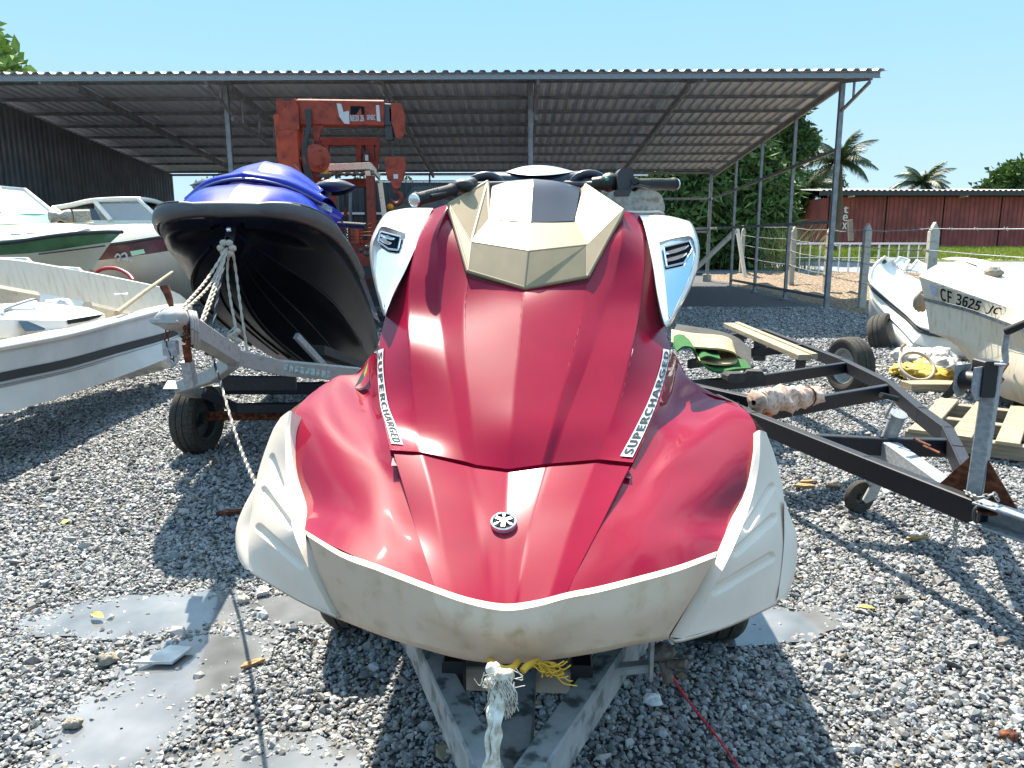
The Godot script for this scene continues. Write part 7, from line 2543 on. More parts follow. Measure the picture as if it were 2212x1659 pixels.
	for q in [[3.0, 6.75], [0.70, 6.5]]:
		var w := Node3D.new()
		w.name = "wheel" if q[0] > 2 else "wheel_001"
		t.add_child(w)
		wheel_parts(w, Vector3(q[0], 0.255, -q[1]) - o, Vector3(-1.0, 0, 0.22), 0.255, 0.18, M.galv_old, 0.62)
	# the rolled sail cloth tied to it
	var pk := thing("rolled_cloth", "roll of pale pink cloth tied along the black trailer's cross beam", "cloth", at_depth(1725, 866, 4.55))
	g = G.new()
	rows = []
	var a := at_depth(1628, 870, 4.13) - pk.position; var b := at_depth(1768, 855, 4.42) - pk.position
	var r := RandomNumberGenerator.new()
	r.seed = 19
	var nz := noise(43, 1.0, 3)
	var f := (b - a).normalized()
	var u := f.cross(Vector3.UP).normalized()
	for i in 40:
		var s := i / 39.0
		var waist := 1.0
		for w in [0.1, 0.34, 0.58, 0.82]: waist -= 0.35 * exp(-pow((s - w) / 0.022, 2.0))
		var rad := 0.074 * waist * (0.72 + 0.28 * sin(PI * clampf(s + 0.12, 0, 1)))
		if i == 0 or i == 39: rad *= 0.25
		var row := []
		for j in 19:
			var an := TAU * (j % 18) / 18.0
			var wr := 1.0 + 0.30 * nz.get_noise_3d(cos(an) * 2.6 + s * 2.0, sin(an) * 2.6, s * 9.0) + 0.12 * sin(an * 3.0 + s * 22.0)
			row.append(a.lerp(b, s) + (u * cos(an) + Vector3.UP * sin(an)) * rad * wr)
		rows.append(row)
	g.grid(rows, (a + b) / 2)
	part("roll", g, M.pink_tarp, pk)
	g = G.new()
	for i in 7:
		var c := a.lerp(b, 0.06 + i * 0.02)
		g.blob(c + Vector3(r.randfn() * 0.012, -0.05 - r.randf() * 0.02, r.randfn() * 0.012), Vector3(0.022, 0.03, 0.018), 80 + i, 0.4, 2.0, 8, 6)
	part("orange_fold", g, mat(Color(0.55, 0.10, 0.02), 0.8), pk)
	for w in [0.10, 0.34, 0.58, 0.82]:
		g = G.new()
		var ring := []
		for j in 13:
			var an := TAU * j / 12.0
			ring.append(a.lerp(b, w + 0.015 * sin(an)) + (u * cos(an) + Vector3.UP * sin(an)) * 0.058)
		g.tube(ring, 0.005, 5, false)
		if w > 0.5: g.tube([a.lerp(b, w) + Vector3(0, -0.04, 0.02), a.lerp(b, w) + Vector3(0.0, -0.22, 0.02)], 0.002, 4)
		part("tie", g, M.rust if w > 0.7 else M.rope, pk)
	# folded carpet and rubber mat behind the red machine's shoulder
	var cp := thing("folded_carpet", "folded green carpet with an orange backing heaped on the black trailer", "carpet", at_depth(1540, 782, 5.2))
	var co := cp.position
	var fold := func(called: String, pts: Array, width: Vector3, m: Material, thick: float) -> void:
		var gg := G.new()
		var p := G.spline(pts, 5)
		var rr := []
		for i in p.size():
			rr.append([(p[i] as Vector3), (p[i] as Vector3) + width * 0.5 + Vector3(0, 0.01 * sin(i * 0.7), 0), (p[i] as Vector3) + width])
		var up := []
		for row in rr:
			var q := []
			for x in row: q.append((x as Vector3) + Vector3(0, thick, 0.0))
			up.append(q)
		gg.loft(rr, 1, 2, [], (p[p.size() / 2] as Vector3) + Vector3(0, 1, 0))
		gg.loft(up, 1, 2, [], (p[p.size() / 2] as Vector3) + Vector3(0, -1, 0))
		for k in [0, 2]:
			var e := []; var h := []
			for i in rr.size():
				e.append(rr[i][k]); h.append(up[i][k])
			gg.grid([e, h], (p[p.size() / 2] as Vector3) + width * (0.5 if k == 0 else 0.4))
		part(called, gg, m, cp)
	fold.call("green_layer", [at_depth(1462, 762, 5.0) - co, at_depth(1478, 752, 5.0) - co, at_depth(1500, 758, 5.0) - co, at_depth(1512, 785, 4.98) - co, at_depth(1548, 806, 4.95) - co, at_depth(1590, 801, 4.95) - co, at_depth(1622, 799, 5.0) - co], Vector3(0.05, 0.02, -0.45), M.carpet_green, 0.014)
	fold.call("orange_backing", [at_depth(1450, 742, 5.3) - co, at_depth(1500, 752, 5.15) - co, at_depth(1560, 757, 5.1) - co, at_depth(1590, 768, 5.05) - co, at_depth(1588, 786, 5.03) - co, at_depth(1550, 789, 5.02) - co, at_depth(1505, 782, 5.02) - co], Vector3(0.08, 0.04, -0.4), M.carpet_back, 0.012)
	fold.call("green_layer", [at_depth(1512, 777, 5.01) - co, at_depth(1530, 772, 5.01) - co, at_depth(1556, 779, 5.0) - co], Vector3(0.05, 0.02, -0.3), M.carpet_green, 0.012)
	fold.call("dark_layer", [at_depth(1448, 735, 5.7) - co, at_depth(1490, 742, 5.6) - co, at_depth(1545, 752, 5.5) - co, at_depth(1590, 770, 5.3) - co, at_depth(1622, 800, 5.1) - co], Vector3(0.15, 0.05, -0.5), M.mat_dark, 0.015)
	var g2 := G.new()
	g2.box(at_depth(1585, 814, 4.9) - co, Vector3(0.13, 0.06, 0.09), Basis(Vector3.UP, 0.2), 0.015)
	g2.box(at_depth(1628, 808, 4.95) - co, Vector3(0.12, 0.055, 0.10), Basis(Vector3.UP, -0.2), 0.015)
	part("rubber_pad", g2, M.mat_dark, cp)
	# pallet below the numbered boat
	var pl := thing("wooden_pallet", "grey wooden pallet lying on the stones behind the winch post", "pallet", Vector3(3.47, 0, -5.04), -0.64)
	for i in 6:
		var gg := G.new()
		gg.box(Vector3(-0.55 + i * 0.24, 0.135, 0.0), Vector3(0.13, 0.022, 1.25), Basis(Vector3.UP, r.randf_range(-0.02, 0.02)))
		part("slat", gg, M.wood_pale if i % 2 == 0 else M.wood, pl)
	for z in [-0.55, 0.0, 0.55]:
		var gg := G.new()
		gg.bar(Vector3(-0.64, 0.075, z), Vector3(0.75, 0.075, z), 0.09, 0.095)
		part("bearer", gg, M.wood, pl)
	for i in 3:
		var gg := G.new()
		gg.box(Vector3(-0.5 + i * 0.55, 0.012, 0.0), Vector3(0.10, 0.02, 1.2))
		part("bottom_slat", gg, M.wood, pl)

# ---------------------------------------------------------------- crane under the shed
func crane() -> void:
	var D := 11.6
	var t := thing("truck_crane", "rusty orange truck crane with a short boom and hanging hook block", "crane", Vector3(-2.6, 0, -11.8))
	var o := t.position
	var P := func(px: float, py: float, d := 0.0) -> Vector3: return at_depth(px, py, D + d) - o
	var m := 11.6 / 1664.0 * 1.0
	var g := G.new()
	# column
	var c0: Vector3 = P.call(636, 420); var c1: Vector3 = P.call(622, 250)
	g.bar(c0 + Vector3(0.02, -0.3, 0), c1, 0.33, 0.34, Vector3.BACK, 0.02)
	part("column", g, M.orange_bright, t)
	g = G.new()
	for s in [-1, 1]:
		g.plate(PackedVector2Array([Vector2(-0.14, -0.22), Vector2(0.14, -0.22), Vector2(0.14, 0.10), Vector2(0.08, 0.17), Vector2(-0.10, 0.17), Vector2(-0.14, 0.12)]), Transform3D(Basis(Vector3.UP, 0.0), P.call(624, 245, s * 0.16)), 0.03)
	part("head_plate", g, M.orange, t)
	g = G.new()
	g.box(P.call(625, 243, -0.02), Vector3(0.30, 0.34, 0.24), Basis.IDENTITY, 0.03)
	var hd := part("boom_foot", g, M.orange, t)
	g = G.new()
	g.plate(PackedVector2Array([Vector2(-0.055, 0.10), Vector2(0.055, 0.10), Vector2(0.055, -0.04), Vector2(0.03, -0.09), Vector2(-0.03, -0.09), Vector2(-0.055, -0.04)]), Transform3D(Basis.IDENTITY, P.call(621, 229, -0.145)), 0.02)
	part("slot", g, M.cable, hd)
	g = G.new()
	g.tube([P.call(621, 231, -0.17), P.call(621, 231, 0.1)], 0.034, 14)
	part("pivot_pin", g, M.orange_dull, hd)
	# boom
	g = G.new()
	var b0: Vector3 = P.call(648, 244.5); var b1: Vector3 = P.call(832, 247)
	g.bar(b0, b1, 0.24, 0.36, Vector3.UP, 0.02)
	for q in [0.12, 0.9]: g.bar(b0.lerp(b1, q) + Vector3(0, 0.18, 0), b0.lerp(b1, q + 0.02) + Vector3(0, 0.20, 0), 0.1, 0.02)
	part("boom", g, M.orange, t)
	g = G.new()
	g.bar(P.call(830, 249), P.call(848, 250), 0.20, 0.30, Vector3.UP, 0.01)
	g.box(P.call(842, 286), Vector3(0.10, 0.22, 0.16))
	part("boom_sheath", g, M.dark_steel, t)
	g = G.new()
	for s in [-1, 1]:
		g.plate(PackedVector2Array([Vector2(-0.08, 0.26), Vector2(0.06, 0.26), Vector2(0.11, 0.10), Vector2(0.11, -0.14), Vector2(0.05, -0.24), Vector2(-0.02, -0.22), Vector2(-0.08, 0.0)]), Transform3D(Basis.IDENTITY, P.call(858, 264, s * 0.11)), 0.025)
	g.box(P.call(856, 250), Vector3(0.16, 0.18, 0.20))
	part("boom_head", g, M.orange, t)
	g = G.new()
	g.lathe([Vector2(0, 0.03), Vector2(0.09, 0.035), Vector2(0.10, 0.03), Vector2(0.085, 0.0), Vector2(0.10, -0.03), Vector2(0.09, -0.035), Vector2(0, -0.03)], Transform3D(Basis(Vector3.RIGHT, PI / 2), P.call(859, 282)), 22)
	part("sheave", g, M.dark_steel, t)
	g = G.new()
	for q in [[680, 219, 676, 212], [725, 219, 727, 211], [802, 222, 806, 217], [822, 222, 828, 216], [828, 222, 836, 216], [843, 221, 849, 216]]:
		g.tube([P.call(q[0], q[1]), P.call(q[2], q[3])], 0.010, 6)
	part("cable_guide", g, M.dark_steel, t)
	# lettering on the boom: a white sweep, dark square with a wedge, word and number
	g = G.new()
	var fz := -0.128
	var sweep := [P.call(727, 223, fz), P.call(737, 224, fz), P.call(742, 242, fz), P.call(754, 239, fz), P.call(755, 268, fz), P.call(744, 267, fz), P.call(733, 252, fz)]
	g.poly([sweep[0], sweep[1], sweep[2], sweep[6]], Vector3(0, 3, -2)); g.poly([sweep[2], sweep[3], sweep[4], sweep[5], sweep[6]], Vector3(0, 3, -2))
	g.poly([P.call(812, 227, fz), P.call(819, 227, fz), P.call(822, 263, fz), P.call(814, 261, fz)], Vector3(0, 3, -2))
	part("white_sweep", g, M.decal_white, t)
	g = G.new()
	g.poly([P.call(757, 229, fz), P.call(787, 230, fz), P.call(787, 248, fz), P.call(757, 247, fz)], Vector3(0, 3, -2))
	part("dark_square", g, M.emblem_dark, t)
	g = G.new()
	g.poly([P.call(779, 233, fz - 0.004), P.call(782, 249, fz - 0.004), P.call(769, 248, fz - 0.004)], Vector3(0, 3, -2))
	part("orange_wedge", g, M.orange, t)
	g = G.new()
	text_on(g, "NEOX 26", P.call(757, 262, fz), (P.call(786, 262, fz) as Vector3) - (P.call(757, 262, fz) as Vector3), Vector3(0, 0.085, 0))
	part("model_lettering", g, M.decal_white, t)
	g = G.new()
	text_on(g, "UNIC", P.call(793, 259, fz), (P.call(811, 259, fz) as Vector3) - (P.call(793, 259, fz) as Vector3), Vector3(0, 0.07, 0))
	part("lettering", g, M.decal_white, t)
	# lift ram under the boom, hoses, slewing motor
	g = G.new()
	for s in [-1, 1]:
		g.plate(PackedVector2Array([Vector2(-0.10, 0.24), Vector2(0.16, 0.14), Vector2(0.10, -0.05), Vector2(0.0, -0.28), Vector2(-0.05, -0.26), Vector2(-0.06, 0.0)]), Transform3D(Basis.IDENTITY, P.call(684, 262, s * 0.09)), 0.025)
	part("ram_bracket", g, M.orange, t)
	g = G.new()
	g.tube([P.call(688, 302), P.call(668, 365)], 0.055, 14)
	part("lift_ram", g, M.orange_dull, t)
	g = G.new()
	var dc: Vector3 = P.call(681, 344, -0.05)
	g.lathe([Vector2(0, 0.18), Vector2(0.10, 0.18), Vector2(0.13, 0.15), Vector2(0.19, 0.14), Vector2(0.20, 0.10), Vector2(0.20, -0.10), Vector2(0.16, -0.14), Vector2(0, -0.14)], Transform3D(Basis(Vector3.RIGHT, PI / 2) * Basis(Vector3.FORWARD, 0.4), dc), 26)
	for i in 8:
		var a := TAU * i / 8.0
		g.tube([dc + Vector3(cos(a) * 0.165, sin(a) * 0.165, 0.12), dc + Vector3(cos(a) * 0.165, sin(a) * 0.165, 0.17)], 0.016, 6)
	part("winch_drum", g, M.orange, t)
	g = G.new()
	g.blob(P.call(676, 372, -0.02), Vector3(0.16, 0.15, 0.15), 3, 0.12, 1.4)
	part("slewing_motor", g, M.orange_dull, t)
	for i in 4:
		g = G.new()
		g.tube(G.spline([P.call(660 + i * 3, 236, -0.17), P.call(664 + i * 2, 275, -0.22), P.call(655 + i * 2, 310, -0.24), P.call(655 + i * 3, 350, -0.23), P.call(664 + i * 4, 388, -0.2)], 5), 0.017, 7)
		part("hydraulic_hose", g, M.cable, t)
	g = G.new()
	g.tube([P.call(706, 281, -0.1), P.call(760, 278, -0.1), P.call(835, 271, -0.08)], 0.008, 6)
	g.box(P.call(810, 276, -0.05), Vector3(0.09, 0.09, 0.06))
	part("boom_line", g, M.cable, t)
	# hook block on two falls of cable
	var hb := t
	g = G.new()
	for q in [[841, 296, 845, 342], [864, 296, 866, 342]]: g.tube([P.call(q[0], q[1]), P.call(q[2], q[3])], 0.009, 6)
	part("hoist_cable", g, M.cable, t)
	g = G.new()
	g.tube([P.call(852, 320), P.call(849, 342)], 0.018, 8)
	part("limit_weight", g, M.dark_steel, t)
	g = G.new()
	for s in [-1, 1]:
		g.plate(PackedVector2Array([Vector2(-0.13, 0.22), Vector2(0.13, 0.22), Vector2(0.155, 0.12), Vector2(0.14, -0.03), Vector2(0.05, -0.22), Vector2(-0.03, -0.22), Vector2(-0.135, 0.0), Vector2(-0.15, 0.14)]), Transform3D(Basis.IDENTITY, P.call(854, 373, s * 0.06)), 0.03)
	g.box(P.call(854, 368), Vector3(0.24, 0.30, 0.10), Basis.IDENTITY, 0.03)
	var blk := part("hook_block", g, M.orange, t)
	g = G.new()
	g.poly([P.call(850, 376, -0.08), P.call(860, 376, -0.08), P.call(860, 386, -0.08), P.call(850, 386, -0.08)], Vector3(0, 3, -2))
	part("worn_label", g, M.decal_white, blk)
	g = G.new()
	var hk := []
	for i in 12:
		var a := PI * 0.55 - TAU * 0.78 * i / 11.0
		hk.append((P.call(856, 428) as Vector3) + Vector3(cos(a) * 0.075, sin(a) * 0.085, 0))
	g.tube([P.call(854, 402), hk[0]], 0.03, 8)
	g.tube(hk, [0.03, 0.032, 0.034, 0.036, 0.036, 0.036, 0.035, 0.033, 0.03, 0.026, 0.02, 0.012], 8)
	part("hook", g, M.orange_dull, blk)
	# base, valve bank with levers, outrigger box
	g = G.new()
	g.box(P.call(650, 470), Vector3(0.9, 0.5, 0.6), Basis.IDENTITY, 0.02)
	g.box(P.call(786, 565), Vector3(0.42, 0.62, 0.4), Basis.IDENTITY, 0.02)
	g.bar(P.call(800, 380), P.call(806, 540), 0.11, 0.12)
	g.bar(P.call(716, 392), P.call(724, 560), 0.10, 0.10)
	part("crane_base", g, M.orange_dull, t)
	for i in 6:
		g = G.new()
		var v: Vector3 = P.call(768, 489 + i * 6.5, -0.3)
		g.tube([v + Vector3(-0.11, 0, 0), v + Vector3(0.10, 0, 0)], 0.020, 10)
		g.box(v + Vector3(0, -0.0, 0.02), Vector3(0.12, 0.05, 0.05))
		part("valve", g, M.orange, t)
		if i < 4:
			g = G.new()
			g.tube([v + Vector3(0.10, 0, 0), P.call(822 + i * 3, 476 + i * 11, -0.5)], 0.007, 6)
			part("control_lever", g, M.orange, t)
	for i in 3:
		g = G.new()
		var spg := []
		for k in 60:
			var s := k / 59.0
			spg.append((P.call(748 + i * 8, lerpf(486, 530, s), -0.34) as Vector3) + Vector3(cos(s * 50.0), 0, sin(s * 50.0)) * 0.022)
		g.tube(spg, 0.006, 5)
		part("spring", g, M.dark_steel, t)
	for q in [[792, 535], [792, 549], [780, 541]]:
		g = G.new()
		g.blob(P.call(q[0], q[1], -0.42), Vector3(0.045, 0.035, 0.035), 4, 0.1)
		part("control_knob", g, M.cable, t)
	g = G.new()
	g.box(P.call(700, 368, -0.05), Vector3(0.115, 0.11, 0.10), Basis.IDENTITY, 0.012)
	part("amber_lamp", g, M.brass_amber, t)
	g = G.new()
	g.box(P.call(700, 380, -0.05), Vector3(0.17, 0.04, 0.16))
	part("lamp_base", g, M.dark_steel, t)
	# the truck bed it stands on
	var tk := thing("flatbed_truck", "dark flatbed truck chassis carrying the orange crane", "truck", Vector3(-2.3, 0, -12.2))
	g = G.new()
	g.box(Vector3(0, 0.85, 0), Vector3(2.6, 0.18, 1.9))
	part("flatbed", g, M.black_steel, tk)
	for s in [-0.4, 0.4]:
		g = G.new()
		g.bar(Vector3(-1.6, 0.65, s), Vector3(1.6, 0.65, s), 0.09, 0.2)
		part("chassis_rail", g, M.dark_steel, tk)
	for q in [[-0.9, 0.8], [0.8, 0.8], [-0.9, -0.8], [0.8, -0.8]]:
		var w := Node3D.new()
		w.name = "wheel" if not tk.has_node("wheel") else "wheel_%03d" % tk.get_child_count()
		tk.add_child(w)
		wheel_parts(w, Vector3(q[0], 0.42, q[1]), Vector3(0, 0, 1), 0.42, 0.26, M.dark_steel)
	# rack of red steel with pale timbers behind it
	var rk := thing("steel_rack", "tall dark red steel rack with a pale timber shelf behind the crane", "rack", Vector3(-2.4, 0, -12.9))
	var ro := rk.position
	var Q := func(px: float, py: float, d := 0.0) -> Vector3: return at_depth(px, py, 12.7 + d) - ro
	for q in [[[694, 306], [818, 306], 0.12], [[692, 398], [800, 395], 0.14], [[720, 490], [806, 490], 0.10]]:
		g = G.new()
		g.bar(Q.call(q[0][0], q[0][1]), Q.call(q[1][0], q[1][1]), 0.10, q[2])
		part("crossbar", g, M.orange_dull, rk)
	for q in [[706, 306, 706, 400, 0.07], [776, 306, 776, 362, 0.09], [799, 305, 801, 362, 0.14], [818, 306, 812, 372, 0.05], [802, 380, 806, 600, 0.10], [716, 392, 720, 620, 0.06]]:
		g = G.new()
		g.bar(Q.call(q[0], q[1]), Q.call(q[2], q[3]), q[4], 0.09, Vector3.BACK)
		part("upright", g, M.orange_dull, rk)
	g = G.new()
	g.box(Q.call(793, 338, 0.1), Vector3(0.10, 0.34, 0.05))
	part("red_panel", g, mat(Color(0.14, 0.02, 0.02), 0.5, 0.0, M.T_dirt, 2.0), rk)
	g = G.new()
	g.tube([Q.call(791, 328, -0.1), Q.call(791, 350, -0.1)], 0.05, 12)
	part("black_canister", g, M.cable, rk)
	g = G.new()
	g.box(Q.call(792, 341, -0.18), Vector3(0.05, 0.09, 0.01))
	part("paper_label", g, M.decal_white, rk)
	for i in 6:
		g = G.new()
		g.bar(Q.call(716 + i * 16, 378, 0.35), Q.call(720 + i * 17, 372, -0.45), 0.05, 0.05)
		part("shelf_joist", g, M.wood, rk)
	g = G.new()
	g.bar(Q.call(708, 362, -0.5), Q.call(800, 358, -0.5), 0.04, 0.10)
	part("shelf_edge", g, M.timber_white, rk)
	g = G.new()
	g.bar(Q.call(702, 359, 0.4), Q.call(818, 358, 0.4), 0.04, 0.09)
	part("shelf_edge", g, M.timber_white, rk)
	g = G.new()
	g.bar(Q.call(800, 359, -0.5), Q.call(819, 382, 0.3), 0.04, 0.10)
	part("shelf_edge", g, M.timber_white, rk)
	for q in [[794, 369, 808, 500, 0.075, -0.5], [821, 395, 831, 472, 0.07, -0.3]]:
		g = G.new()
		g.bar(Q.call(q[0], q[1], q[5]), Q.call(q[2], q[3], q[5]), q[4], 0.06, Vector3.BACK)
		part("timber_leg", g, M.timber_white, rk)
	# things hanging and standing further in
	g = G.new()
	g.tube([Q.call(757, 400, 0.6), Q.call(757, 540, 0.6)], 0.03, 8)
	part("hanging_pipe", g, M.steel_post, rk)
	g = G.new()
	g.tube([Q.call(744, 402, 0.4), Q.call(748, 520, 0.4)], 0.02, 8)
	g.tube([Q.call(790, 402, 0.4), Q.call(792, 520, 0.4)], 0.025, 8)
	part("dark_hose", g, M.cable, rk)
	g = G.new()
	g.poly([Q.call(741, 467, 0.2), Q.call(753, 467, 0.2), Q.call(747, 446, 0.2)], Vector3(0, 3, -5))
	part("orange_sign", g, M.orange, rk)
	# old jeep behind the handlebar
	var jp := thing("old_jeep", "dull green old jeep with an upright windscreen and orange indicator", "car", at_depth(900, 470, 13.6) * Vector3(1, 0, 1))
	var jo := jp.position
	var J := func(px: float, py: float, d := 0.0) -> Vector3: return at_depth(px, py, 13.2 + d) - jo
	var paint := mat(Color(0.10, 0.125, 0.12), 0.45, 0.0, M.T_mottle, 1.5)
	g = G.new()
	g.loft([[J.call(840, 470, 0.0), J.call(845, 448, 0.0), J.call(870, 440, 0.1), J.call(905, 436, 0.4)], [J.call(850, 470, 1.5), J.call(858, 440, 1.5), J.call(885, 432, 1.5), J.call(930, 430, 1.6)]], 2, 3, [], J.call(880, 480, 0.8))
	g.poly([J.call(840, 470, 0.0), J.call(845, 448, 0.0), J.call(870, 440, 0.1), J.call(905, 436, 0.4), J.call(905, 560, 0.4), J.call(840, 560, 0.0)], J.call(880, 480, 0.8))
	part("bonnet", g, paint, jp)
	g = G.new()
	g.bar(J.call(872, 441, 0.6), J.call(893, 407, 0.8), 0.05, 0.05)
	g.bar(J.call(893, 407, 0.8), J.call(960, 405, 1.0), 0.05, 0.06)
	g.bar(J.call(905, 440, 0.7), J.call(960, 438, 1.0), 0.05, 0.06)
	part("windscreen_frame", g, paint, jp)
	g = G.new()
	g.poly([J.call(874, 440, 0.6), J.call(893, 408, 0.8), J.call(960, 406, 1.0), J.call(960, 438, 1.0)], J.call(900, 430, 2.5))
	part("windscreen_pane", g, M.smoked, jp)
	g = G.new()
	g.box(J.call(950, 490, 1.2), Vector3(1.6, 0.9, 1.4), Basis.IDENTITY, 0.05)
	part("body", g, paint, jp)
	g = G.new()
	g.blob(J.call(843, 447, -0.1), Vector3(0.06, 0.055, 0.05), 2, 0.0)
	part("indicator_lamp", g, M.brass_amber, jp)
	for q in [[860, 0.4], [1000, 0.6]]:
		var w := Node3D.new()
		w.name = "wheel" if not jp.has_node("wheel") else "wheel_001"
		jp.add_child(w)
		var wc: Vector3 = J.call(q[0], 500, q[1])
		wc.y = 0.36
		wheel_parts(w, wc, Vector3(0, 0, 1), 0.36, 0.2, M.dark_steel)
	# grey boat bow behind the right grip
	var gb := thing("grey_boat", "pale grey boat hull standing behind the red jet ski's right grip", "boat", at_depth(1395, 520, 10.5) * Vector3(1, 0, 1))
	var go := gb.position
	g = G.new()
	var top := line3([1290, 408, 11.2, 1340, 408, 10.8, 1395, 408, 10.5, 1425, 418, 10.6, 1435, 440, 10.9, 1436, 452, 11.3])
	var lo := line3([1290, 520, 11.2, 1340, 525, 10.9, 1390, 525, 10.7, 1415, 510, 10.8, 1425, 490, 11.0, 1430, 475, 11.3])
	g.loft(local([top, mix_rows(top, lo, 0.5), lo], go), 3, 4, [], Vector3(0, 1.0, -1.0))
	g.loft(local([top, moved(top, Vector3(-0.1, 0.02, -1.3))], go), 1, 4, [], Vector3(0, 0, -1.0))
	g.loft(local([lo, moved(lo, Vector3(-0.1, -0.35, -0.8)), moved(lo, Vector3(-0.1, 0.0, -1.6))], go), 2, 4, [], Vector3(0, 1.2, -0.9))
	part("hull", g, mat(Color(0.42, 0.43, 0.42), 0.5, 0.0, M.T_dirt, 1.5), gb)
	g = G.new()
	g.tube(G.spline(moved(mix_rows(top, lo, 0.42), -go), 4), 0.02, 6)
	part("rub_rail", g, M.gel, gb)
	for x in [-0.4, 0.15]:
		g = G.new()
		g.bar(Vector3(x, 0, -0.5), Vector3(x, 0.85, -0.5), 0.1, 0.1)
		part("prop", g, M.wood, gb)

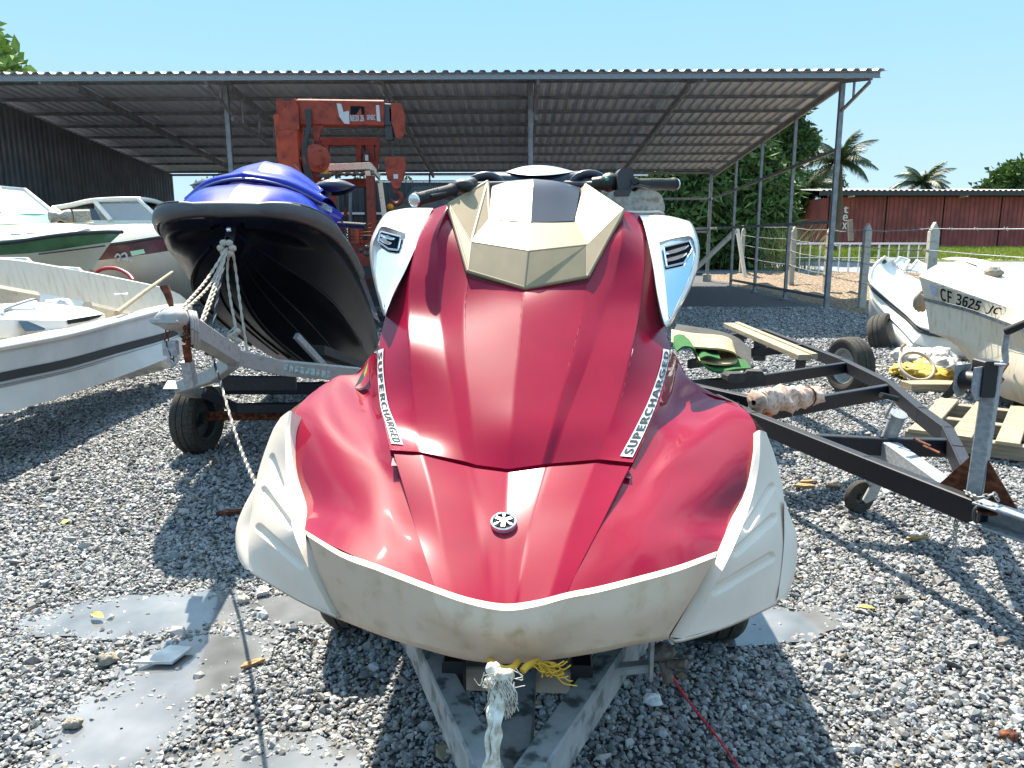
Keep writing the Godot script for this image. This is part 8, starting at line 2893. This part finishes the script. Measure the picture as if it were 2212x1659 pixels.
# ---------------------------------------------------------------- small things on the ground
func small_things() -> void:
	var g := G.new()
	var r := RandomNumberGenerator.new()
	r.seed = 77
	# hose loop and bags by the numbered boat
	g = G.new()
	var c := at_height(1980, 793, 0.16)
	var ring := []
	for i in 25:
		var a := TAU * i / 24.0
		ring.append(c + Vector3(cos(a) * 0.16 + 0.02 * sin(a), sin(a) * 0.11 + 0.01, -sin(a) * 0.14))
	g.tube(ring, 0.016, 8, false)
	g.tube(G.spline([c + Vector3(-0.15, -0.03, 0.02), at_height(1945, 778, 0.10), at_height(1948, 752, 0.2), at_height(1955, 745, 0.3)], 5), 0.016, 8)
	g.tube(G.spline([c + Vector3(-0.1, -0.11, 0.1), at_height(1930, 795, 0.02), at_height(1895, 790, 0.02), at_height(1866, 770, 0.02)], 5), 0.012, 8)
	single("garden_hose", g, M.rope, "loop of pale hose lying over the yellow and white bags", "hose")
	g = G.new()
	for q in [[1990, 806, 0.20, 0.09], [2020, 812, 0.18, 0.08], [1960, 800, 0.16, 0.07], [2005, 795, 0.16, 0.09]]:
		g.blob(at_height(q[0], q[1], 0.07), Vector3(q[2], q[3], q[2] * 0.8), int(q[0]), 0.55, 2.2, 18, 12)
	single("yellow_bag", g, M.bag_yellow, "crumpled yellow bag lying inside the hose loop", "bag")
	g = G.new()
	for q in [[2000, 778, 0.17, 0.10], [2040, 785, 0.24, 0.13], [2060, 800, 0.2, 0.10], [1975, 772, 0.13, 0.09]]:
		g.blob(at_height(q[0], q[1], 0.09) + Vector3(0, 0, -0.2), Vector3(q[2], q[3], q[2] * 0.8), int(q[0]) + 7, 0.5, 2.2, 18, 12)
	single("white_bag", g, M.bag_white, "crumpled white plastic sacking beside the yellow bag", "bag")
	g = G.new()
	g.plate(PackedVector2Array([Vector2(-0.24, -0.09), Vector2(0.22, -0.10), Vector2(0.30, 0.05), Vector2(0.1, 0.12), Vector2(-0.26, 0.08)]), Transform3D(Basis(Vector3.RIGHT, -PI / 2), Vector3.ZERO), 0.07)
	var o := single("timber_offcut", g, M.wood_pale, "weathered timber slab lying below the crumpled bags", "timber")
	o.position = at_height(2015, 834, 0.05)
	# scraps in front
	g = G.new()
	g.plate(PackedVector2Array([Vector2(-0.072, -0.035), Vector2(0.05, -0.038), Vector2(0.088, 0.05), Vector2(0.012, 0.062), Vector2(-0.016, 0.012)]), Transform3D(Basis(Vector3.RIGHT, -PI / 2), Vector3.ZERO), 0.009)
	o = single("tile_shard", g, mat(Color(0.70, 0.69, 0.66), 0.8, 0.0, M.T_mottle, 5.0), "broken white tile shard lying beside the left puddle", "tile")
	o.position = at_height(346, 1418, 0.026)
	o.rotation = Vector3(0.05, 0.1, -0.06)
	var bits := [["stone", "pale angular stone between the left puddle and the white tile", 233, 1424, 0.026, M.stone], ["stone", "lone angular stone left of the long puddle, nearer the frame edge", 157, 1563, 0.020, M.stone], ["stone", "light stone beside the red jet ski's left bumper in the shadow", 525, 1295, 0.020, M.concrete], ["stone", "dark rounded stone on the gravel right of the red jet ski", 1947, 1294, 0.02, M.mat_dark], ["brick_chip", "orange brick chip on the gravel at the right edge", 2180, 1590, 0.02, M.rust]]
	for q in bits:
		g = G.new()
		g.blob(Vector3.ZERO, Vector3(q[4] * 1.2, q[4] * 0.75, q[4]), int(q[2]), 0.6, 1.8, 12, 8)
		o = single(q[0], g, q[5], q[1], "stone" if q[0] == "stone" else "brick chip")
		o.position = at_height(q[2], q[3], q[4] * 0.6 + 0.008)
	var chips := [["first wood chip beside the trailer's jockey wheel, the thicker one", 1743, 1040, 0.05, 0.3], ["flat wood chip nearest to the red jet ski's side bumper", 1737, 1049, 0.06, 0.1], ["wood chip nearest the jockey wheel on the right", 1802, 1049, 0.045, -0.3], ["reddish bark scrap on the stones below the black trailer's chain", 1978, 1162, 0.055, 0.1], ["rusty brown stick in the shadow left of the red jet ski", 497, 1106, 0.07, -0.15], ["small bark scrap at the left, near the white tile shard", 545, 1432, 0.04, 0.6]]
	for q in chips:
		g = G.new()
		var l: float = q[3]
		g.plate(PackedVector2Array([Vector2(-l, -l * 0.2), Vector2(-l * 0.2, -l * 0.34), Vector2(l, -l * 0.12), Vector2(l * 0.8, l * 0.22), Vector2(-l * 0.5, l * 0.3)]), Transform3D(Basis(Vector3.RIGHT, -PI / 2), Vector3.ZERO), l * 0.25)
		o = single("wood_chip", g, M.rust if q[1] == 497 else mat(Color(0.42, 0.26, 0.13), 0.9, 0.0, M.T_dirt, 9.0), q[0], "wood chip")
		o.position = at_height(q[1], q[2], l * 0.12 + 0.016)
		o.rotation = Vector3(r.randf_range(-0.1, 0.1), q[4], r.randf_range(-0.1, 0.1))
	var leaves := [["yellow fallen leaf on the sunlit gravel at the left", 143, 1127], ["small yellow leaf left of the long puddle", 210, 1330], ["yellow fallen leaf by the right puddle's far edge", 1872, 1313]]
	for q in leaves:
		g = G.new()
		var row := []
		for i in 7:
			var s := i / 6.0
			var w := 0.016 * sin(PI * s)
			row.append([Vector3(s * 0.07 - 0.035, 0.006 * sin(s * 3.0), -w), Vector3(s * 0.07 - 0.035, 0.0, 0), Vector3(s * 0.07 - 0.035, 0.008 * sin(s * 2.5), w)])
		g.loft(row, 2, 2, [1], Vector3(0, -1, 0))
		o = single("fallen_leaf", g, mat(Color(0.62, 0.45, 0.09), 0.8), q[0], "leaf")
		o.position = at_height(q[1], q[2], 0.024)
		o.rotation.y = q[1]
	g = G.new()
	g.box(Vector3.ZERO, Vector3(0.045, 0.016, 0.032), Basis.IDENTITY, 0.004)
	o = part("wrapper", g, mat(Color(0.5, 0.49, 0.5), 0.35), self)
	tag(o, "small clear wrapper with a red label in the shadow by the left bumper", "wrapper")
	o.position = at_height(568, 1277, 0.026)
	o.rotation = Vector3(0.2, 0.4, 0.1)
	g = G.new()
	g.box(Vector3(-0.004, 0.0085, 0.0), Vector3(0.016, 0.002, 0.02), Basis.IDENTITY, 0.0005)
	part("red_label", g, M.red_cord, o)
	# rag and frayed twig under the red machine
	g = G.new()
	for i in 4: g.blob(Vector3(r.randfn() * 0.02, 0, r.randfn() * 0.015), Vector3(0.025, 0.010, 0.018), 90 + i, 0.6, 2.5, 12, 8)
	o = single("scrap_foil", g, M.bag_white, "scrap of white foil on the dark gravel right of the trailer beam", "scrap")
	o.position = at_height(1412, 1512, 0.02)
